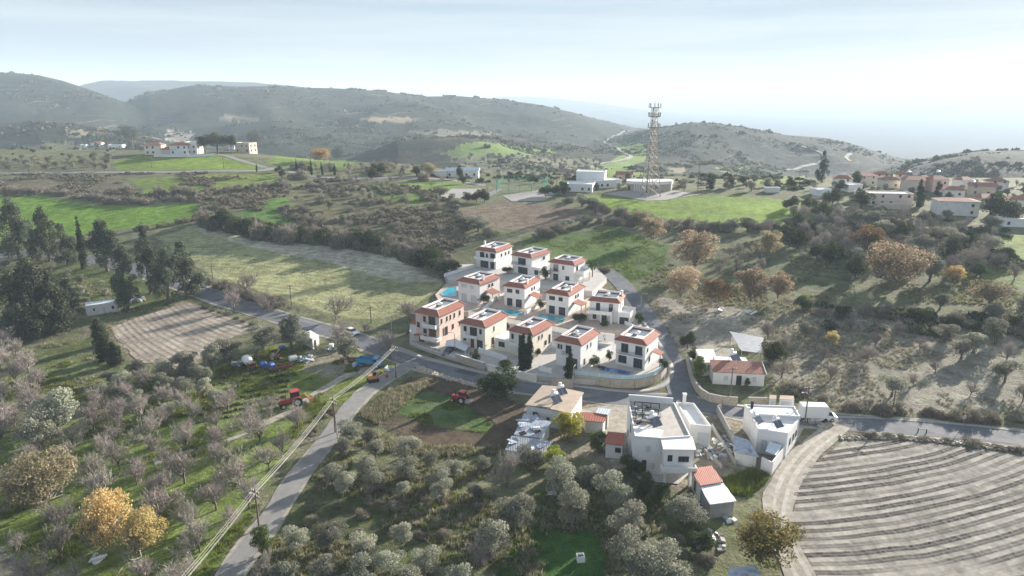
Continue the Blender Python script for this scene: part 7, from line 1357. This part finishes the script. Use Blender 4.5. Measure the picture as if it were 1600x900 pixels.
# ------------------------------------------------------------------ labels that single out each tree among its look-alikes
MARKS = [('the large red tractor', 456, 634), ('the small red tractor', 719, 628), ('the white box van', 1277, 656), ('the orange tree', 195, 870), ('the pale brown left-edge tree', 72, 800), ('the stayed lane pole', 524, 676), ('the lane lamp pole', 405, 826), ('the junction pole', 619, 591),
 ('the long white hut', 158, 498), ('the white box hut', 486, 540), ('the blue truck', 578, 572), ('the white drum machine', 388, 574), ('the white hatchback', 550, 522), ('the pink villa', 680, 540), ('the cream villa', 740, 548), ('the shuttered villa', 735, 470), ('the round pool', 700, 458), ('the left back-row villa', 760, 422), ('the palm', 925, 440), ('the veranda villa', 950, 505), ('the villa at the road bend', 985, 575),
 ('the cottage', 1155, 606), ('the open metal shed', 1165, 555), ('the big white house', 1010, 735), ('the tan-roofed house', 860, 650), ('the lower metal shed', 820, 720), ('the red-roofed hut', 1105, 765), ('the pale-roofed hut', 1125, 795), ('the brown-green tree', 1185, 880), ('the white box on the lawn', 907, 876), ('the lattice tower', 1016, 306), ('the station building', 1014, 297), ('the school', 920, 298), ('the sports court', 810, 297), ('the farmhouse', 720, 277), ('the rust-coloured tree', 500, 253),
 ('the white hilltop house', 280, 242), ('the round hilltop pine', 207, 233), ('the beige hilltop house', 240, 242), ('the last hilltop pine', 402, 237), ('the left field pole', 237, 262), ('the right field pole', 350, 264), ('the mown-field corner pole', 580, 505), ('the hedge pole', 456, 482), ('the upper-left field pole', 333, 440), ('the rightmost clump pine', 292, 466), ('the biggest left pine', 62, 528), ('the lower small conifer', 182, 570), ('the pink village building', 1392, 323), ('the tall village conifer', 1284, 285), ('the large grey village house', 1496, 337), ('the right-edge white house', 1592, 355), ('the beige gabled house', 1425, 300),
 ('the large orange-tan tree', 1400, 452), ('the yellowish hollow tree', 1355, 396), ('the big tan tree', 1085, 428), ('the small red-leaved tree', 1300, 545), ('the pole right of the van', 1393, 650), ('the side-road lamp', 1001, 486), ('the dark round bend tree', 1074, 545), ('the thin slope pole', 674, 303), ('the court-side pole', 777, 297), ('the lone field tree', 1235, 328), ('the brown farmhouse tree', 672, 275), ('the grey boards', 868, 770), ('the evergreen by the road', 778, 620), ('the bottom-edge bare tree', 412, 905),
 ('the lower-left corner', 0, 890), ('the lower-right corner', 1590, 890), ('the left end of the upper road', 5, 271), ('the left edge of the mown field', 250, 372), ('the right tip of the mown field', 690, 440), ('the pine clump by the road end', 60, 405), ('the top corner of the brown field', 790, 318), ('the far right tree mass', 1545, 480), ('the right end of the road', 1595, 684), ('the bottom edge mid-way to the lawn', 620, 895), ('the brown slope field', 810, 340), ('the bend of the orchard track', 330, 698), ('the driveway foot', 415, 262), ('the autumn row', 1172, 478), ('the tan ploughed field', 290, 525)]
_mp = np.array([at(u, v)[:2] for _, u, v in MARKS]); ORD = ['', 'second ', 'third ', 'fourth ', 'fifth ', 'sixth ', 'seventh ', 'eighth ', 'ninth ', 'tenth ', 'eleventh ', 'twelfth ', 'thirteenth ', 'fourteenth ', 'fifteenth ', 'sixteenth ', 'seventeenth ', 'eighteenth ', 'nineteenth ', 'twentieth ']
_th = [o for o in SC.objects if o.parent is None and o.get('label')]; _cnt = {}
for o in _th: _cnt[o['label']] = _cnt.get(o['label'], 0) + 1
KINDW = {'bare_tree': ('bare grey tree', 'bare tree'), 'olive_tree': ('grey-green olive tree', 'olive tree'), 'bush': ('rounded brownish bush', 'bush'), 'leafy_tree': ('dark green leafy tree', 'leafy tree'), 'cypress_tree': ('slim dark cypress', 'cypress')}
for kn, (look, short) in KINDW.items():
    al = [o for o in _th if o.name.split('.')[0] == kn]
    if not al: continue
    pos = np.array([o.location[:2] for o in al]); rank = np.zeros((len(al), len(MARKS)), int)
    for k in range(len(MARKS)): rank[np.argsort(((pos - _mp[k]) ** 2).sum(1)), k] = np.arange(len(al))
    for i, o in enumerate(al):
        if _cnt[o['label']] < 2: continue
        k = int(np.argmin(rank[i])); r = int(rank[i, k])
        if r < len(ORD): o['label'] = '%s, %snearest %s to %s' % (look, ORD[r], short, MARKS[k][0])
